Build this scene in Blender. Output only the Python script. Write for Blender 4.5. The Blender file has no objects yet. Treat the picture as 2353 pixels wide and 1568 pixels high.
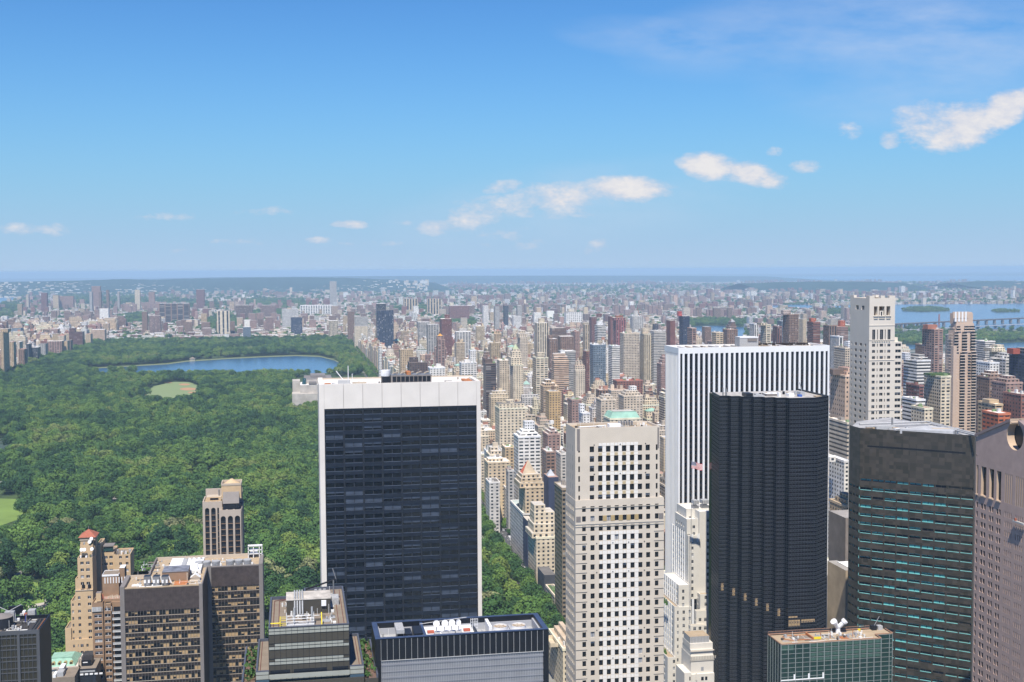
import bpy, math, random
import numpy as np
from mathutils import Vector, Matrix
from mathutils.bvhtree import BVHTree
R = math.radians
rnd = random.Random(7)
sc = bpy.context.scene
col = sc.collection

# ------------------------------------------------------------------ camera
HEAD, PITCH, ROLL, F, CH = R(10.2), R(3.35), -0.0055, 2800.0, 250.0
_f = Vector((math.sin(HEAD)*math.cos(PITCH), math.cos(HEAD)*math.cos(PITCH), -math.sin(PITCH)))
_r0 = Vector((math.cos(HEAD), -math.sin(HEAD), 0)); _u0 = _r0.cross(_f)
_r = _r0*math.cos(ROLL) + _u0*math.sin(ROLL); _u = -_r0*math.sin(ROLL) + _u0*math.cos(ROLL)
cam = bpy.data.cameras.new('camera'); co = bpy.data.objects.new('camera', cam); col.objects.link(co)
m = Matrix((( _r.x,_u.x,-_f.x,0),(_r.y,_u.y,-_f.y,0),(_r.z,_u.z,-_f.z,CH),(0,0,0,1)))
co.matrix_world = m
cam.sensor_width = 36; cam.lens = F/2353*36; cam.clip_start = 1; cam.clip_end = 200000
sc.camera = co
def ray(px, py): return _f + _r*((px-1176.5)/F) - _u*((py-784)/F)
def PY(px, py, Y):
    d = ray(px, py); t = Y/d.y; return Vector((d.x*t, Y, CH+d.z*t))
def PZ(px, py, z=0.0):
    d = ray(px, py); t = (z-CH)/d.z; return Vector((d.x*t, d.y*t, z))
def proj(x, y, z):
    v = Vector((x, y, z-CH)); w = v.dot(_f)
    if w <= 1: return (-9999, -9999)
    return (1176.5+F*v.dot(_r)/w, 784-F*v.dot(_u)/w)

# ------------------------------------------------------------------ light
SUN_EL, SUN_AZ = R(59), R(180+17)      # azimuth: from +Y clockwise (towards +X)
w = bpy.data.worlds.new('World'); sc.world = w; w.use_nodes = True
nt = w.node_tree; nt.nodes.clear()
def N(nt, t, **k):
    n = nt.nodes.new(t)
    for a, b in k.items(): setattr(n, a, b)
    return n
def L(nt, a, b): nt.links.new(a, b)
out = N(nt,'ShaderNodeOutputWorld'); bg = N(nt,'ShaderNodeBackground'); bg.inputs[1].default_value = 0.105
sky = N(nt,'ShaderNodeTexSky', sky_type='NISHITA'); sky.sun_disc = False
sky.sun_elevation = SUN_EL; sky.sun_rotation = SUN_AZ; sky.altitude = 0; sky.air_density = 1.25; sky.dust_density = 0.35; sky.ozone_density = 3.0
tc = N(nt,'ShaderNodeTexCoord')
sxyz = N(nt,'ShaderNodeSeparateXYZ'); nt.links.new(tc.outputs['Generated'],sxyz.inputs[0]); mxz = N(nt,'ShaderNodeMath',operation='MAXIMUM'); nt.links.new(sxyz.outputs[2],mxz.inputs[0]); mxz.inputs[1].default_value=.004
cmb = N(nt,'ShaderNodeCombineXYZ'); nt.links.new(sxyz.outputs[0],cmb.inputs[0]); nt.links.new(sxyz.outputs[1],cmb.inputs[1]); nt.links.new(mxz.outputs[0],cmb.inputs[2]); nt.links.new(cmb.outputs[0],sky.inputs['Vector'])
def mth(nt, op, a, b=None, c=None, clamp=False):
    n = N(nt,'ShaderNodeMath', operation=op); n.use_clamp = clamp
    for i, v in enumerate((a,b,c)):
        if v is None: continue
        if isinstance(v,(int,float)): n.inputs[i].default_value = v
        else: L(nt, v, n.inputs[i])
    return n.outputs[0]
# clouds: direction space. each patch = (px, py, rx, ry, tilt, strength)
CL = [(1440,434,92,27,2,1.05),(1160,430,50,16,-4,.72),(1290,452,120,34,0,.8),(1370,440,120,24,0,.75),(1160,475,110,30,-6,.68),(1080,505,80,26,-8,.66),(1005,522,46,18,0,.74),(1280,490,110,16,0,.5),(1150,540,90,20,-4,.46),
      (1195,525,48,12,-10,.42),(1380,562,52,16,-22,.5),(1720,398,85,26,14,1.0),(1625,382,58,30,5,1.1),(1850,383,34,17,0,.72),(1780,352,22,14,-20,.5),
      (2215,290,85,52,-18,1.05),(2310,250,58,36,-30,1.25),(2130,285,80,50,0,.78),(2048,320,24,20,0,.8),(1955,300,34,24,0,.42),
      (800,516,46,10,0,.8),(728,553,30,9,0,.62),(630,484,85,13,-3,.5),(385,500,90,14,-2,.5),(70,528,110,17,0,.5),(545,556,60,10,0,.42),(400,576,40,8,0,.45),(850,560,70,9,0,.5),(930,512,30,9,0,.5),(1090,560,60,12,0,.45),(1230,560,60,12,-12,.5),(235,540,30,8,0,.42),(980,300,8,3,0,0.0)]
CI = [(1850,60,300,80,-8,.5),(2150,160,300,100,-6,.4),(1480,85,150,36,5,.4),(2280,60,220,80,0,.35),(1340,470,330,75,-6,.42)]
dirv = N(nt,'ShaderNodeVectorMath', operation='NORMALIZE'); L(nt, tc.outputs['Generated'], dirv.inputs[0])
def dots(v):
    n = N(nt,'ShaderNodeVectorMath', operation='DOT_PRODUCT'); L(nt, dirv.outputs[0], n.inputs[0]); n.inputs[1].default_value = v; return n.outputs['Value']
az0 = Vector((_f.x,_f.y,0)).normalized()
yv = dots(tuple(az0)); xv = dots(tuple(_r0)); zv = dots((0,0,1))
sx = mth(nt,'DIVIDE',xv,yv); sz = mth(nt,'DIVIDE',zv,yv)      # tangent-plane coordinates round the northern horizon
def sph(px, py):
    d = ray(px,py); y = d.dot(az0); return d.dot(_r0)/y, d.z/y
cv = N(nt,'ShaderNodeCombineXYZ'); L(nt,sx,cv.inputs[0]); L(nt,sz,cv.inputs[1])
nz = N(nt,'ShaderNodeTexNoise'); nz.inputs['Scale'].default_value = 34; nz.inputs['Detail'].default_value = 12; nz.inputs['Roughness'].default_value = .68
mp = N(nt,'ShaderNodeMapping'); mp.inputs['Scale'].default_value = (1,1.9,1); L(nt,cv.outputs[0],mp.inputs[0]); L(nt,mp.outputs[0],nz.inputs['Vector'])
nz2 = N(nt,'ShaderNodeTexNoise'); nz2.inputs['Scale'].default_value = 7; nz2.inputs['Detail'].default_value = 8; nz2.inputs['Roughness'].default_value = .6
mp2 = N(nt,'ShaderNodeMapping'); mp2.inputs['Scale'].default_value = (1,3.2,1); mp2.inputs['Rotation'].default_value = (0,0,.25); L(nt,cv.outputs[0],mp2.inputs[0]); L(nt,mp2.outputs[0],nz2.inputs['Vector'])
def patches(lst, mx):
    acc = None
    for (px,py,rx,ry,tl,s) in lst:
        cx, cy = sph(px,py); a = R(tl)
        dx = mth(nt,'SUBTRACT',sx,cx); dy = mth(nt,'SUBTRACT',sz,cy)
        # tilt>0: lower towards the right
        u = mth(nt,'SUBTRACT',mth(nt,'MULTIPLY',dx,math.cos(a)),mth(nt,'MULTIPLY',dy,math.sin(a)))
        v = mth(nt,'ADD',mth(nt,'MULTIPLY',dx,math.sin(a)),mth(nt,'MULTIPLY',dy,math.cos(a)))
        u = mth(nt,'DIVIDE',u,rx/F*1.5); v = mth(nt,'DIVIDE',v,ry/F*1.45)
        q = mth(nt,'ADD',mth(nt,'MULTIPLY',u,u),mth(nt,'MULTIPLY',v,v))
        g = mth(nt,'MULTIPLY',mth(nt,'SUBTRACT',1.0,q,clamp=True),s)
        acc = g if acc is None else mth(nt,'MAXIMUM' if mx else 'ADD',acc,g)
    return acc
e1 = patches(CL, True)
m1 = mth(nt,'MULTIPLY_ADD',mth(nt,'SUBTRACT',nz.outputs[0],.50),2.7,mth(nt,'MULTIPLY_ADD',e1,1.6,-.55))
m1 = mth(nt,'MULTIPLY',m1,mth(nt,'MULTIPLY',e1,4.0,clamp=True),clamp=True)
m1 = mth(nt,'MULTIPLY',mth(nt,'SMOOTH_MIN',m1,.9,.2),1.0,clamp=True)
e2 = patches(CI, False)
m2 = mth(nt,'MULTIPLY',mth(nt,'MULTIPLY',mth(nt,'SUBTRACT',nz2.outputs[0],.34,clamp=True),2.6),e2,clamp=True)
mix2 = N(nt,'ShaderNodeMix',data_type='RGBA'); mix1 = N(nt,'ShaderNodeMix',data_type='RGBA')
gam = N(nt,'ShaderNodeGamma'); gam.inputs[1].default_value = 1.9; L(nt,sky.outputs[0],gam.inputs[0])
tnt = N(nt,'ShaderNodeMix',data_type='RGBA',blend_type='MULTIPLY'); tnt.inputs[0].default_value = 1
L(nt,gam.outputs[0],tnt.inputs[6]); tnt.inputs[7].default_value = (.050,.116,.172,1)
tint = N(nt,'ShaderNodeMix',data_type='RGBA')      # air light thickening towards the horizon
hz_ = mth(nt,'EXPONENT',mth(nt,'MULTIPLY',mth(nt,'MAXIMUM',zv,0.0),-14.0)); L(nt,hz_,tint.inputs[0])
mid = N(nt,'ShaderNodeMix',data_type='RGBA'); L(nt,mth(nt,'MULTIPLY',mth(nt,'EXPONENT',mth(nt,'MULTIPLY',mth(nt,'MAXIMUM',zv,0.0),-5.5)),.9),mid.inputs[0]); L(nt,tnt.outputs[2],mid.inputs[6]); mid.inputs[7].default_value = (1.55,3.7,6.3,1)
L(nt,mid.outputs[2],tint.inputs[6]); tint.inputs[7].default_value = (3.2,4.3,5.7,1)
L(nt,m2,mix2.inputs[0]); L(nt,tint.outputs[2],mix2.inputs[6]); mix2.inputs[7].default_value = (4.2,4.9,6.2,1)
L(nt,m1,mix1.inputs[0]); L(nt,mix2.outputs[2],mix1.inputs[6])
crk = N(nt,'ShaderNodeValToRGB'); L(nt,mth(nt,'MULTIPLY_ADD',mth(nt,'SUBTRACT',nz.outputs[0],.5),2.0,mth(nt,'MULTIPLY',e1,.6)),crk.inputs[0])
crk.color_ramp.elements[0].position=.2; crk.color_ramp.elements[0].color=(.70,.73,.86,1); crk.color_ramp.elements[1].position=.8; crk.color_ramp.elements[1].color=(1,.95,.93,1)
sc_ = N(nt,'ShaderNodeVectorMath',operation='SCALE'); L(nt,crk.outputs[0],sc_.inputs[0]); sc_.inputs['Scale'].default_value = 6.3
L(nt,sc_.outputs[0],mix1.inputs[7])
L(nt,mix1.outputs[2],bg.inputs[0]); L(nt,bg.outputs[0],out.inputs[0])
sl = bpy.data.lights.new('sun','SUN'); sl.energy = 4.8; sl.angle = R(.55); sl.color = (1,.925,.80)
so = bpy.data.objects.new('sun', sl); col.objects.link(so)
sd = Vector((math.sin(SUN_AZ)*math.cos(SUN_EL), math.cos(SUN_AZ)*math.cos(SUN_EL), math.sin(SUN_EL)))
so.rotation_euler = sd.to_track_quat('Z','Y').to_euler(); so.location = sd*600
vs = sc.view_settings; vs.view_transform='Standard'; vs.look='None'; vs.gamma=1; vs.exposure = 0.42
sc.cycles.use_denoising = True; sc.cycles.max_bounces = 5; sc.cycles.diffuse_bounces = 2; sc.cycles.glossy_bounces = 2; sc.cycles.volume_bounces = 0
HAZE = 5.6e-5
sc.cycles.transparent_max_bounces = 4; sc.cycles.caustics_reflective=False

# ------------------------------------------------------------------ materials
def newmat(name):
    mt = bpy.data.materials.new(name); mt.use_nodes = True
    t = mt.node_tree; return mt, t, t.nodes['Principled BSDF']
def mat(name, c, rough=.8, metal=0, var=.12, scale=.3, spec=.3):
    mt, t, b = newmat(name)
    b.inputs['Roughness'].default_value = rough; b.inputs['Metallic'].default_value = metal; b.inputs['Specular IOR Level'].default_value = spec
    tcd = N(t,'ShaderNodeTexCoord'); g = N(t,'ShaderNodeNewGeometry')
    n = N(t,'ShaderNodeTexNoise'); n.inputs['Scale'].default_value = scale; n.inputs['Detail'].default_value = 5; L(t,g.outputs['Position'],n.inputs['Vector'])
    mr = N(t,'ShaderNodeMapRange'); L(t,n.outputs[0],mr.inputs[0]); mr.inputs[1].default_value=.25; mr.inputs[2].default_value=.75; mr.inputs[3].default_value=1-var; mr.inputs[4].default_value=1+var
    s = N(t,'ShaderNodeVectorMath',operation='SCALE'); s.inputs[0].default_value = c[:3]; L(t,mr.outputs[0],s.inputs['Scale']); L(t,s.outputs[0],b.inputs['Base Color'])
    return mt
def glass(name, c, rough=.12, spec=.5):
    mt, t, b = newmat(name); b.inputs['Base Color'].default_value = (*c,1); b.inputs['Roughness'].default_value = rough; b.inputs['Specular IOR Level'].default_value = spec
    return mt
# attribute driven facade for ordinary buildings
def facade_material():
    mt, t, b = newmat('facade')
    at = {k: N(t,'ShaderNodeAttribute',attribute_name=k) for k in ('wall','pa','pb')}
    uv = N(t,'ShaderNodeUVMap',uv_map='UVMap'); s = N(t,'ShaderNodeSeparateXYZ'); L(t,uv.outputs[0],s.inputs[0])
    a = N(t,'ShaderNodeSeparateXYZ'); L(t,at['pa'].outputs['Vector'],a.inputs[0]); p = N(t,'ShaderNodeSeparateXYZ'); L(t,at['pb'].outputs['Vector'],p.inputs[0])
    u = mth(t,'DIVIDE',s.outputs[0],a.outputs[0]); v = mth(t,'DIVIDE',s.outputs[1],a.outputs[1])
    fu = mth(t,'ABSOLUTE',mth(t,'SUBTRACT',mth(t,'FRACT',u),.5)); fv = mth(t,'ABSOLUTE',mth(t,'SUBTRACT',mth(t,'FRACT',v),.5))
    mu = mth(t,'LESS_THAN',fu,mth(t,'MULTIPLY',a.outputs[2],.5)); mv = mth(t,'LESS_THAN',fv,mth(t,'MULTIPLY',p.outputs[0],.5))
    mk = mth(t,'MULTIPLY',mu,mv)
    cx = N(t,'ShaderNodeCombineXYZ'); L(t,mth(t,'FLOOR',u),cx.inputs[0]); L(t,mth(t,'FLOOR',v),cx.inputs[1]); L(t,p.outputs[1],cx.inputs[2])
    wn = N(t,'ShaderNodeTexWhiteNoise',noise_dimensions='3D'); L(t,cx.outputs[0],wn.inputs['Vector'])
    cr = N(t,'ShaderNodeValToRGB'); cr.color_ramp.interpolation='CONSTANT'; L(t,wn.outputs[0],cr.inputs[0])
    e = cr.color_ramp.elements; e[0].color=(.02,.024,.03,1); e[1].position=.55; e[1].color=(.045,.055,.07,1)
    x = e.new(.82); x.color=(.13,.13,.13,1); x = e.new(.93); x.color=(.3,.29,.27,1)
    g = N(t,'ShaderNodeNewGeometry'); nz = N(t,'ShaderNodeTexNoise'); nz.inputs['Scale'].default_value=.13; nz.inputs['Detail'].default_value=6; L(t,g.outputs['Position'],nz.inputs['Vector'])
    mr = N(t,'ShaderNodeMapRange'); L(t,nz.outputs[0],mr.inputs[0]); mr.inputs[1].default_value=.3; mr.inputs[2].default_value=.7; mr.inputs[3].default_value=.78; mr.inputs[4].default_value=1.15
    # thin paler belt every few floors
    bl = mth(t,'LESS_THAN',mth(t,'FRACT',mth(t,'DIVIDE',v,4.0)),.04)
    sca = N(t,'ShaderNodeVectorMath',operation='SCALE'); L(t,at['wall'].outputs['Color'],sca.inputs[0]); L(t,mth(t,'MULTIPLY_ADD',bl,.12,mr.outputs[0]),sca.inputs['Scale'])
    mx = N(t,'ShaderNodeMix',data_type='RGBA'); L(t,mk,mx.inputs[0]); L(t,sca.outputs[0],mx.inputs[6]); L(t,cr.outputs[0],mx.inputs[7])
    L(t,mx.outputs[2],b.inputs['Base Color'])
    L(t,mth(t,'MULTIPLY_ADD',mk,-.6,.85),b.inputs['Roughness']); b.inputs['Specular IOR Level'].default_value=.35
    return mt
M_FAC = facade_material()
def foliage(name, mode):
    mt, t, b = newmat(name); b.inputs['Roughness'].default_value=.75; b.inputs['Specular IOR Level'].default_value=.15
    oi = N(t,'ShaderNodeObjectInfo'); g = N(t,'ShaderNodeNewGeometry')
    n = N(t,'ShaderNodeTexNoise'); n.inputs['Scale'].default_value=.55; n.inputs['Detail'].default_value=3; L(t,g.outputs['Position'],n.inputs['Vector'])
    mr = N(t,'ShaderNodeMapRange'); L(t,n.outputs[0],mr.inputs[0]); mr.inputs[1].default_value=.3; mr.inputs[2].default_value=.7; mr.inputs[3].default_value=.7; mr.inputs[4].default_value=1.35
    s = N(t,'ShaderNodeVectorMath',operation='SCALE'); L(t,mr.outputs[0],s.inputs['Scale'])
    if mode: L(t,oi.outputs['Color'],s.inputs[0])
    else:
        n2 = N(t,'ShaderNodeTexNoise'); n2.inputs['Scale'].default_value=.0045; n2.inputs['Detail'].default_value=3; L(t,g.outputs['Position'],n2.inputs['Vector'])
        n3 = N(t,'ShaderNodeTexNoise'); n3.inputs['Scale'].default_value=.021; n3.inputs['Detail'].default_value=1; L(t,g.outputs['Position'],n3.inputs['Vector'])
        f = mth(t,'MULTIPLY_ADD',oi.outputs['Random'],.6,mth(t,'MULTIPLY_ADD',mth(t,'SUBTRACT',n2.outputs[0],.5),1.7,mth(t,'MULTIPLY_ADD',mth(t,'SUBTRACT',n3.outputs[0],.5),1.3,.17)))
        cr = N(t,'ShaderNodeValToRGB'); L(t,f,cr.inputs[0]); e = cr.color_ramp.elements
        e[0].color=(.026,.066,.026,1); e[1].color=(.165,.21,.065,1); e[1].position=1
        for p_,c_ in ((.3,(.046,.105,.030)),(.55,(.088,.165,.037)),(.78,(.115,.19,.038)),(.9,(.15,.215,.045))):
            x = e.new(p_); x.color=(*c_,1)
        L(t,cr.outputs[0],s.inputs[0])
    L(t,s.outputs[0],b.inputs['Base Color'])
    return mt
M_LEAF1 = foliage('leaves', True); M_LEAF2 = foliage('leaves_mixed', False)
M_BARK = mat('bark',(.09,.065,.045))

# ------------------------------------------------------------------ helpers
def tag(o, label=None, cat=None, group=None, kind=None):
    if label: o['label'] = label
    if cat: o['category'] = cat
    if group: o['group'] = group
    if kind: o['kind'] = kind
    return o
def empty(name, loc=(0,0,0), label=None, cat=None, group=None):
    o = bpy.data.objects.new(name, None); o.location = loc; col.objects.link(o); o.empty_display_size = 5
    return tag(o, label, cat, group)
class MB:
    """collects quads/polys in world coordinates, builds ONE mesh object"""
    def __init__(s): s.v=[]; s.f=[]; s.m=[]; s.mats=[]; s.sm=False
    def mi(s, mt):
        if mt not in s.mats: s.mats.append(mt)
        return s.mats.index(mt)
    def poly(s, pts, mt):
        b = len(s.v); s.v += [tuple(p) for p in pts]; s.f.append(tuple(range(b,b+len(pts)))); s.m.append(s.mi(mt)); return s
    def box(s, x0,x1,y0,y1,z0,z1, mt, top=None, bottom=True):
        b = len(s.v); s.v += [(x0,y0,z0),(x1,y0,z0),(x1,y1,z0),(x0,y1,z0),(x0,y0,z1),(x1,y0,z1),(x1,y1,z1),(x0,y1,z1)]
        i = s.mi(mt)
        for q in ((0,1,5,4),(1,2,6,5),(2,3,7,6),(3,0,4,7)): s.f.append(tuple(b+k for k in q)); s.m.append(i)
        s.f.append((b+4,b+5,b+6,b+7)); s.m.append(s.mi(top) if top else i)
        if bottom: s.f.append((b+3,b+2,b+1,b)); s.m.append(i)
        return s
    def prism(s, pts, z0, z1, mt, top=None):
        n = len(pts); b = len(s.v)
        a = sum(pts[i][0]*pts[(i+1)%n][1]-pts[(i+1)%n][0]*pts[i][1] for i in range(n))
        if a < 0: pts = pts[::-1]
        s.v += [(p[0],p[1],z0) for p in pts]+[(p[0],p[1],z1) for p in pts]; i = s.mi(mt)
        for k in range(n): s.f.append((b+k,b+(k+1)%n,b+n+(k+1)%n,b+n+k)); s.m.append(i)
        s.f.append(tuple(b+n+k for k in range(n))); s.m.append(s.mi(top) if top else i)
        s.f.append(tuple(b+k for k in reversed(range(n)))); s.m.append(i)
        return s
    def cyl(s, c, r0, r1, z0, z1, mt, n=12, cap=True):
        b = len(s.v); i = s.mi(mt)
        for k in range(n):
            a = 2*math.pi*k/n; s.v.append((c[0]+r0*math.cos(a),c[1]+r0*math.sin(a),z0))
        for k in range(n):
            a = 2*math.pi*k/n; s.v.append((c[0]+r1*math.cos(a),c[1]+r1*math.sin(a),z1))
        for k in range(n): s.f.append((b+k,b+(k+1)%n,b+n+(k+1)%n,b+n+k)); s.m.append(i)
        if cap: s.f.append(tuple(b+n+k for k in range(n))); s.m.append(i)
        return s
    def tube(s, p, q, r, mt, n=6):
        p=Vector(p); q=Vector(q); d=(q-p).normalized(); a=d.orthogonal().normalized(); c=d.cross(a); b=len(s.v); i=s.mi(mt)
        for o in (p,q):
            for k in range(n):
                t=2*math.pi*k/n; s.v.append(tuple(o+a*(r*math.cos(t))+c*(r*math.sin(t))))
        for k in range(n): s.f.append((b+k,b+(k+1)%n,b+n+(k+1)%n,b+n+k)); s.m.append(i)
        s.f.append(tuple(b+k for k in reversed(range(n)))); s.m.append(i); s.f.append(tuple(b+n+k for k in range(n))); s.m.append(i)
        return s
    def obar(s, p, u, n_, w0, w1, d0, d1, z0, z1, mt):
        """box in a facade frame: p origin, u along, n_ outward; u-range, out-range, z-range"""
        b=len(s.v); i=s.mi(mt)
        for z in (z0,z1):
            for (a,c) in ((w0,d1),(w1,d1),(w1,d0),(w0,d0)):
                q = p+u*a+n_*c; s.v.append((q.x,q.y,z))
        for q in ((0,1,5,4),(1,2,6,5),(2,3,7,6),(3,0,4,7),(4,5,6,7),(3,2,1,0)): s.f.append(tuple(b+k for k in q)); s.m.append(i)
        return s
    def build(s, name, parent=None, loc=None):
        me = bpy.data.meshes.new(name)
        if loc is not None: off = Vector(loc)
        else:
            a = np.array(s.v); lo = a.min(0); hi = a.max(0); off = Vector(((lo[0]+hi[0])/2,(lo[1]+hi[1])/2,lo[2]))
        me.from_pydata([(v[0]-off.x,v[1]-off.y,v[2]-off.z) for v in s.v],[],s.f)
        for mt in s.mats: me.materials.append(mt)
        me.polygons.foreach_set('material_index', s.m); me.update()
        o = bpy.data.objects.new(name, me); col.objects.link(o)
        if parent is not None: o.parent = parent; o.location = off - ABS[parent.name]
        else: o.location = off
        ABS[o.name] = off
        return o
ABS = {}
def root(name, loc, label, cat, group=None):
    o = empty(name, loc, label, cat, group); ABS[o.name] = Vector(loc); return o

def wall_face(mb, O, u, n, W, z0, z1, cols, rows, depth, mt, reveal=None, skip=None):
    """a wall in plane (O,u) from z0 to z1 with real openings; cols=[(u0,u1)], rows=[(v0,v1)] absolute z. returns openings"""
    rv = reveal or mt; wins=[]
    def q(a,b,c,d,mm): # a..b along u, c..d in z on the plane
        if b-a<1e-4 or d-c<1e-4: return
        p=O+u*a; r=O+u*b; mb.poly([(p.x,p.y,c),(r.x,r.y,c),(r.x,r.y,d),(p.x,p.y,d)],mm)
    rows = sorted(rows); zc = z0
    for (v0,v1) in rows:
        q(0,W,zc,v0,mt); uc=0
        for (a,b) in cols:
            if skip and skip(a,v0): continue
            q(uc,a,v0,v1,mt); uc=b
            A=O+u*a; B=O+u*b; A2=A-n*depth; B2=B-n*depth
            mb.poly([(A.x,A.y,v0),(B.x,B.y,v0),(B2.x,B2.y,v0),(A2.x,A2.y,v0)],rv)
            mb.poly([(A2.x,A2.y,v1),(B2.x,B2.y,v1),(B.x,B.y,v1),(A.x,A.y,v1)],rv)
            mb.poly([(A.x,A.y,v0),(A2.x,A2.y,v0),(A2.x,A2.y,v1),(A.x,A.y,v1)],rv)
            mb.poly([(B2.x,B2.y,v0),(B.x,B.y,v0),(B.x,B.y,v1),(B2.x,B2.y,v1)],rv)
            wins.append((A2,u,n,b-a,v0,v1-v0))
        q(uc,W,v0,v1,mt); zc=v1
    q(0,W,zc,z1,mt)
    return wins
_wm = {}
def win_mesh(key, mats, split):
    """unit window: glass with a mullion; optional blinds over the upper part"""
    k=(key,split)
    if k in _wm: return _wm[k]
    g,bl,fr = mats; b = MB()
    if split>0: b.poly([(0,0,1-split),(1,0,1-split),(1,0,1),(0,0,1)],bl)
    if split<1: b.poly([(0,0,0),(1,0,0),(1,0,1-split),(0,0,1-split)],g)
    b.box(.47,.53,-.03,0.0,0,1,fr); b.box(0,1,-.04,0.0,-.0,.06,fr)
    me = bpy.data.meshes.new('window'); me.from_pydata(b.v,[],b.f)
    for mt in b.mats: me.materials.append(mt)
    me.polygons.foreach_set('material_index', b.m); me.update(); _wm[k]=me; return me
def add_windows(parent, wins, key, mats, splits, limit=100, mull=True, name='window'):
    """up to limit windows as parts of their own (the highest, which show), the rest as one stuff part"""
    wins = sorted(wins, key=lambda w_: -w_[4]); P = ABS[parent.name]
    rest = MB(); g,bl,fr = mats
    for i,(A,u,n,wd,z,h) in enumerate(wins):
        sp = rnd.choices([x[0] for x in splits],[x[1] for x in splits])[0]
        if i < limit:
            o = bpy.data.objects.new(name, win_mesh(key,mats,sp)); col.objects.link(o); o.parent = parent
            o.location = (A.x-P.x, A.y-P.y, z-P.z); o.scale=(wd,1,h); o.rotation_euler=(0,0,math.atan2(u.y,u.x))
        else:
            B=A+u*wd
            def q(c,d,mm): rest.poly([(A.x,A.y,c),(B.x,B.y,c),(B.x,B.y,d),(A.x,A.y,d)],mm)
            if sp>0: q(z+h*(1-sp),z+h,bl)
            if sp<1: q(z,z+h*(1-sp),g)
            if mull: rest.obar(A,u,n,wd*.47,wd*.53,0,.03,z,z+h,fr)
    if rest.f:
        o = rest.build(name, parent); tag(o, kind='stuff')
def spans(start, pitch, width, n, off=0): return [(start+off+i*pitch, start+off+i*pitch+width) for i in range(n)]
VX, VY = Vector((1,0,0)), Vector((0,1,0))

def roof_clutter(parent, x0, x1, y0, y1, z, n, seed=1, name='roof_clutter'):
    """vents, ducts, conduits, hatches, tar patches and stains on a near roof"""
    r=random.Random(seed); m=MB(); G1,G2,G3,G4=CLUT
    for i in range(n):
        x=r.uniform(x0,x1-1.5); y=r.uniform(y0,y1-1.5); k=r.random()
        if k<.30: s_=r.uniform(.3,1.0); m.box(x,x+s_,y,y+s_*r.uniform(.7,1.6),z,z+r.uniform(.3,1.2),r.choice([G1,G2,G3]))
        elif k<.45: m.cyl((x,y),.28,.28,z,z+r.uniform(.5,1.3),r.choice([G1,G3]),8)
        elif k<.62: e=min(x+r.uniform(2,8),x1); m.tube((x,y,z+.22),(e,y,z+.22),.11,r.choice([G1,G3]),5)
        elif k<.76: e=min(y+r.uniform(2,8),y1); m.tube((x,y,z+.22),(x,e,z+.22),.11,r.choice([G1,G3]),5)
        elif k<.93: a=r.uniform(1,4); b=r.uniform(.6,2.5); h=.012+.002*i; m.box(x,min(x+a,x1),y,min(y+b,y1),z+.004,z+h,r.choice([G2,G4,G4,G1]))
        else: m.tube((x,y,z),(x,y,z+r.uniform(2,3.6)),.06,G3,5)
    return m.build(name,parent)
CLUT=(mat('clutter_grey',(.40,.41,.42),.6,.3,var=.3,scale=1.),mat('clutter_dark',(.07,.065,.06),.8,var=.3,scale=1.),mat('clutter_white',(.72,.72,.70),.6,var=.15,scale=1.),mat('tar_patch',(.15,.125,.10),.9,var=.4,scale=.7))
# ------------------------------------------------------------------ shared materials
TRAV = mat('white_travertine',(.72,.675,.62),.6,var=.07,scale=.12); LIME = mat('limestone',(.60,.53,.44),.8,var=.07,scale=.15)
LIMED = mat('grey_limestone',(.42,.39,.34),.85,var=.12,scale=.2); WTILE = mat('white_tile',(.77,.735,.685),.4,var=.03)
GRANW = mat('white_marble',(.80,.80,.80),.5,var=.04,scale=.1); BRZ = mat('bronze_metal',(.036,.028,.027),.5,.3,var=.25,scale=.6)
BRZR = mat('ribbed_bronze',(.085,.066,.062),.55,.2,var=.3,scale=.5); GRYCOL = mat('grey_concrete_pier',(.21,.19,.18),.7,var=.1)
BLKM = mat('black_metal',(.014,.016,.022),.4,.2,var=.15); BLUEM = mat('blue_coping',(.045,.07,.14),.5,.1,var=.2)
DKMUL = mat('dark_mullion',(.034,.038,.048),.45,.3,var=.1); GRILL = mat('grey_grille',(.24,.25,.28),.6,.1,var=.05)
SOLB = mat('dark_spandrel',(.015,.020,.033),.35,.1,var=.25,scale=.4); SOLM = mat('blue_grey_mullion',(.09,.115,.165),.4,.2,var=.1)
TAN = mat('tan_brick',(.56,.41,.25),.85,var=.08,scale=.4); TANB = mat('brown_brick',(.29,.19,.12),.85,var=.1,scale=.5)
BUFF = mat('buff_stone',(.50,.42,.33),.8,var=.06); PINK = mat('pink_granite',(.47,.345,.295),.7,var=.10,scale=.35); PINKD = mat('pink_granite_trim',(.27,.21,.20),.7,var=.1)
PINKL = mat('pale_granite_edge',(.50,.38,.28),.7,var=.05)
IBMG = None
ROOFT = mat('tan_gravel_roof',(.40,.31,.21),.9,var=.14,scale=.25); ROOFG = mat('grey_gravel_roof',(.23,.19,.15),.95,var=.12,scale=.3)
ROOFW = mat('white_roof',(.72,.70,.68),.8,var=.14,scale=.15); ROOFB = mat('black_roof',(.045,.043,.045),.9,var=.3,scale=.2)
WHT = mat('white_paint',(.8,.8,.8),.5,var=.05); GALV = mat('galvanised_metal',(.42,.425,.43),.55,.12,var=.2,scale=2.); REDT = mat('red_tiles',(.35,.12,.075),.8,var=.2,scale=1.2)
COPG = mat('green_copper',(.27,.45,.35),.7,var=.18,scale=.5); YEL = mat('yellow_paint',(.75,.6,.03),.5,var=.05); STEEL = mat('steel',(.26,.26,.265),.45,.35,var=.2)
DGL = glass('dark_glass',(.012,.016,.025)); DGL2 = glass('black_glass',(.006,.008,.012),.1); TEALG = glass('teal_glass',(.02,.06,.06),.1)
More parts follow.
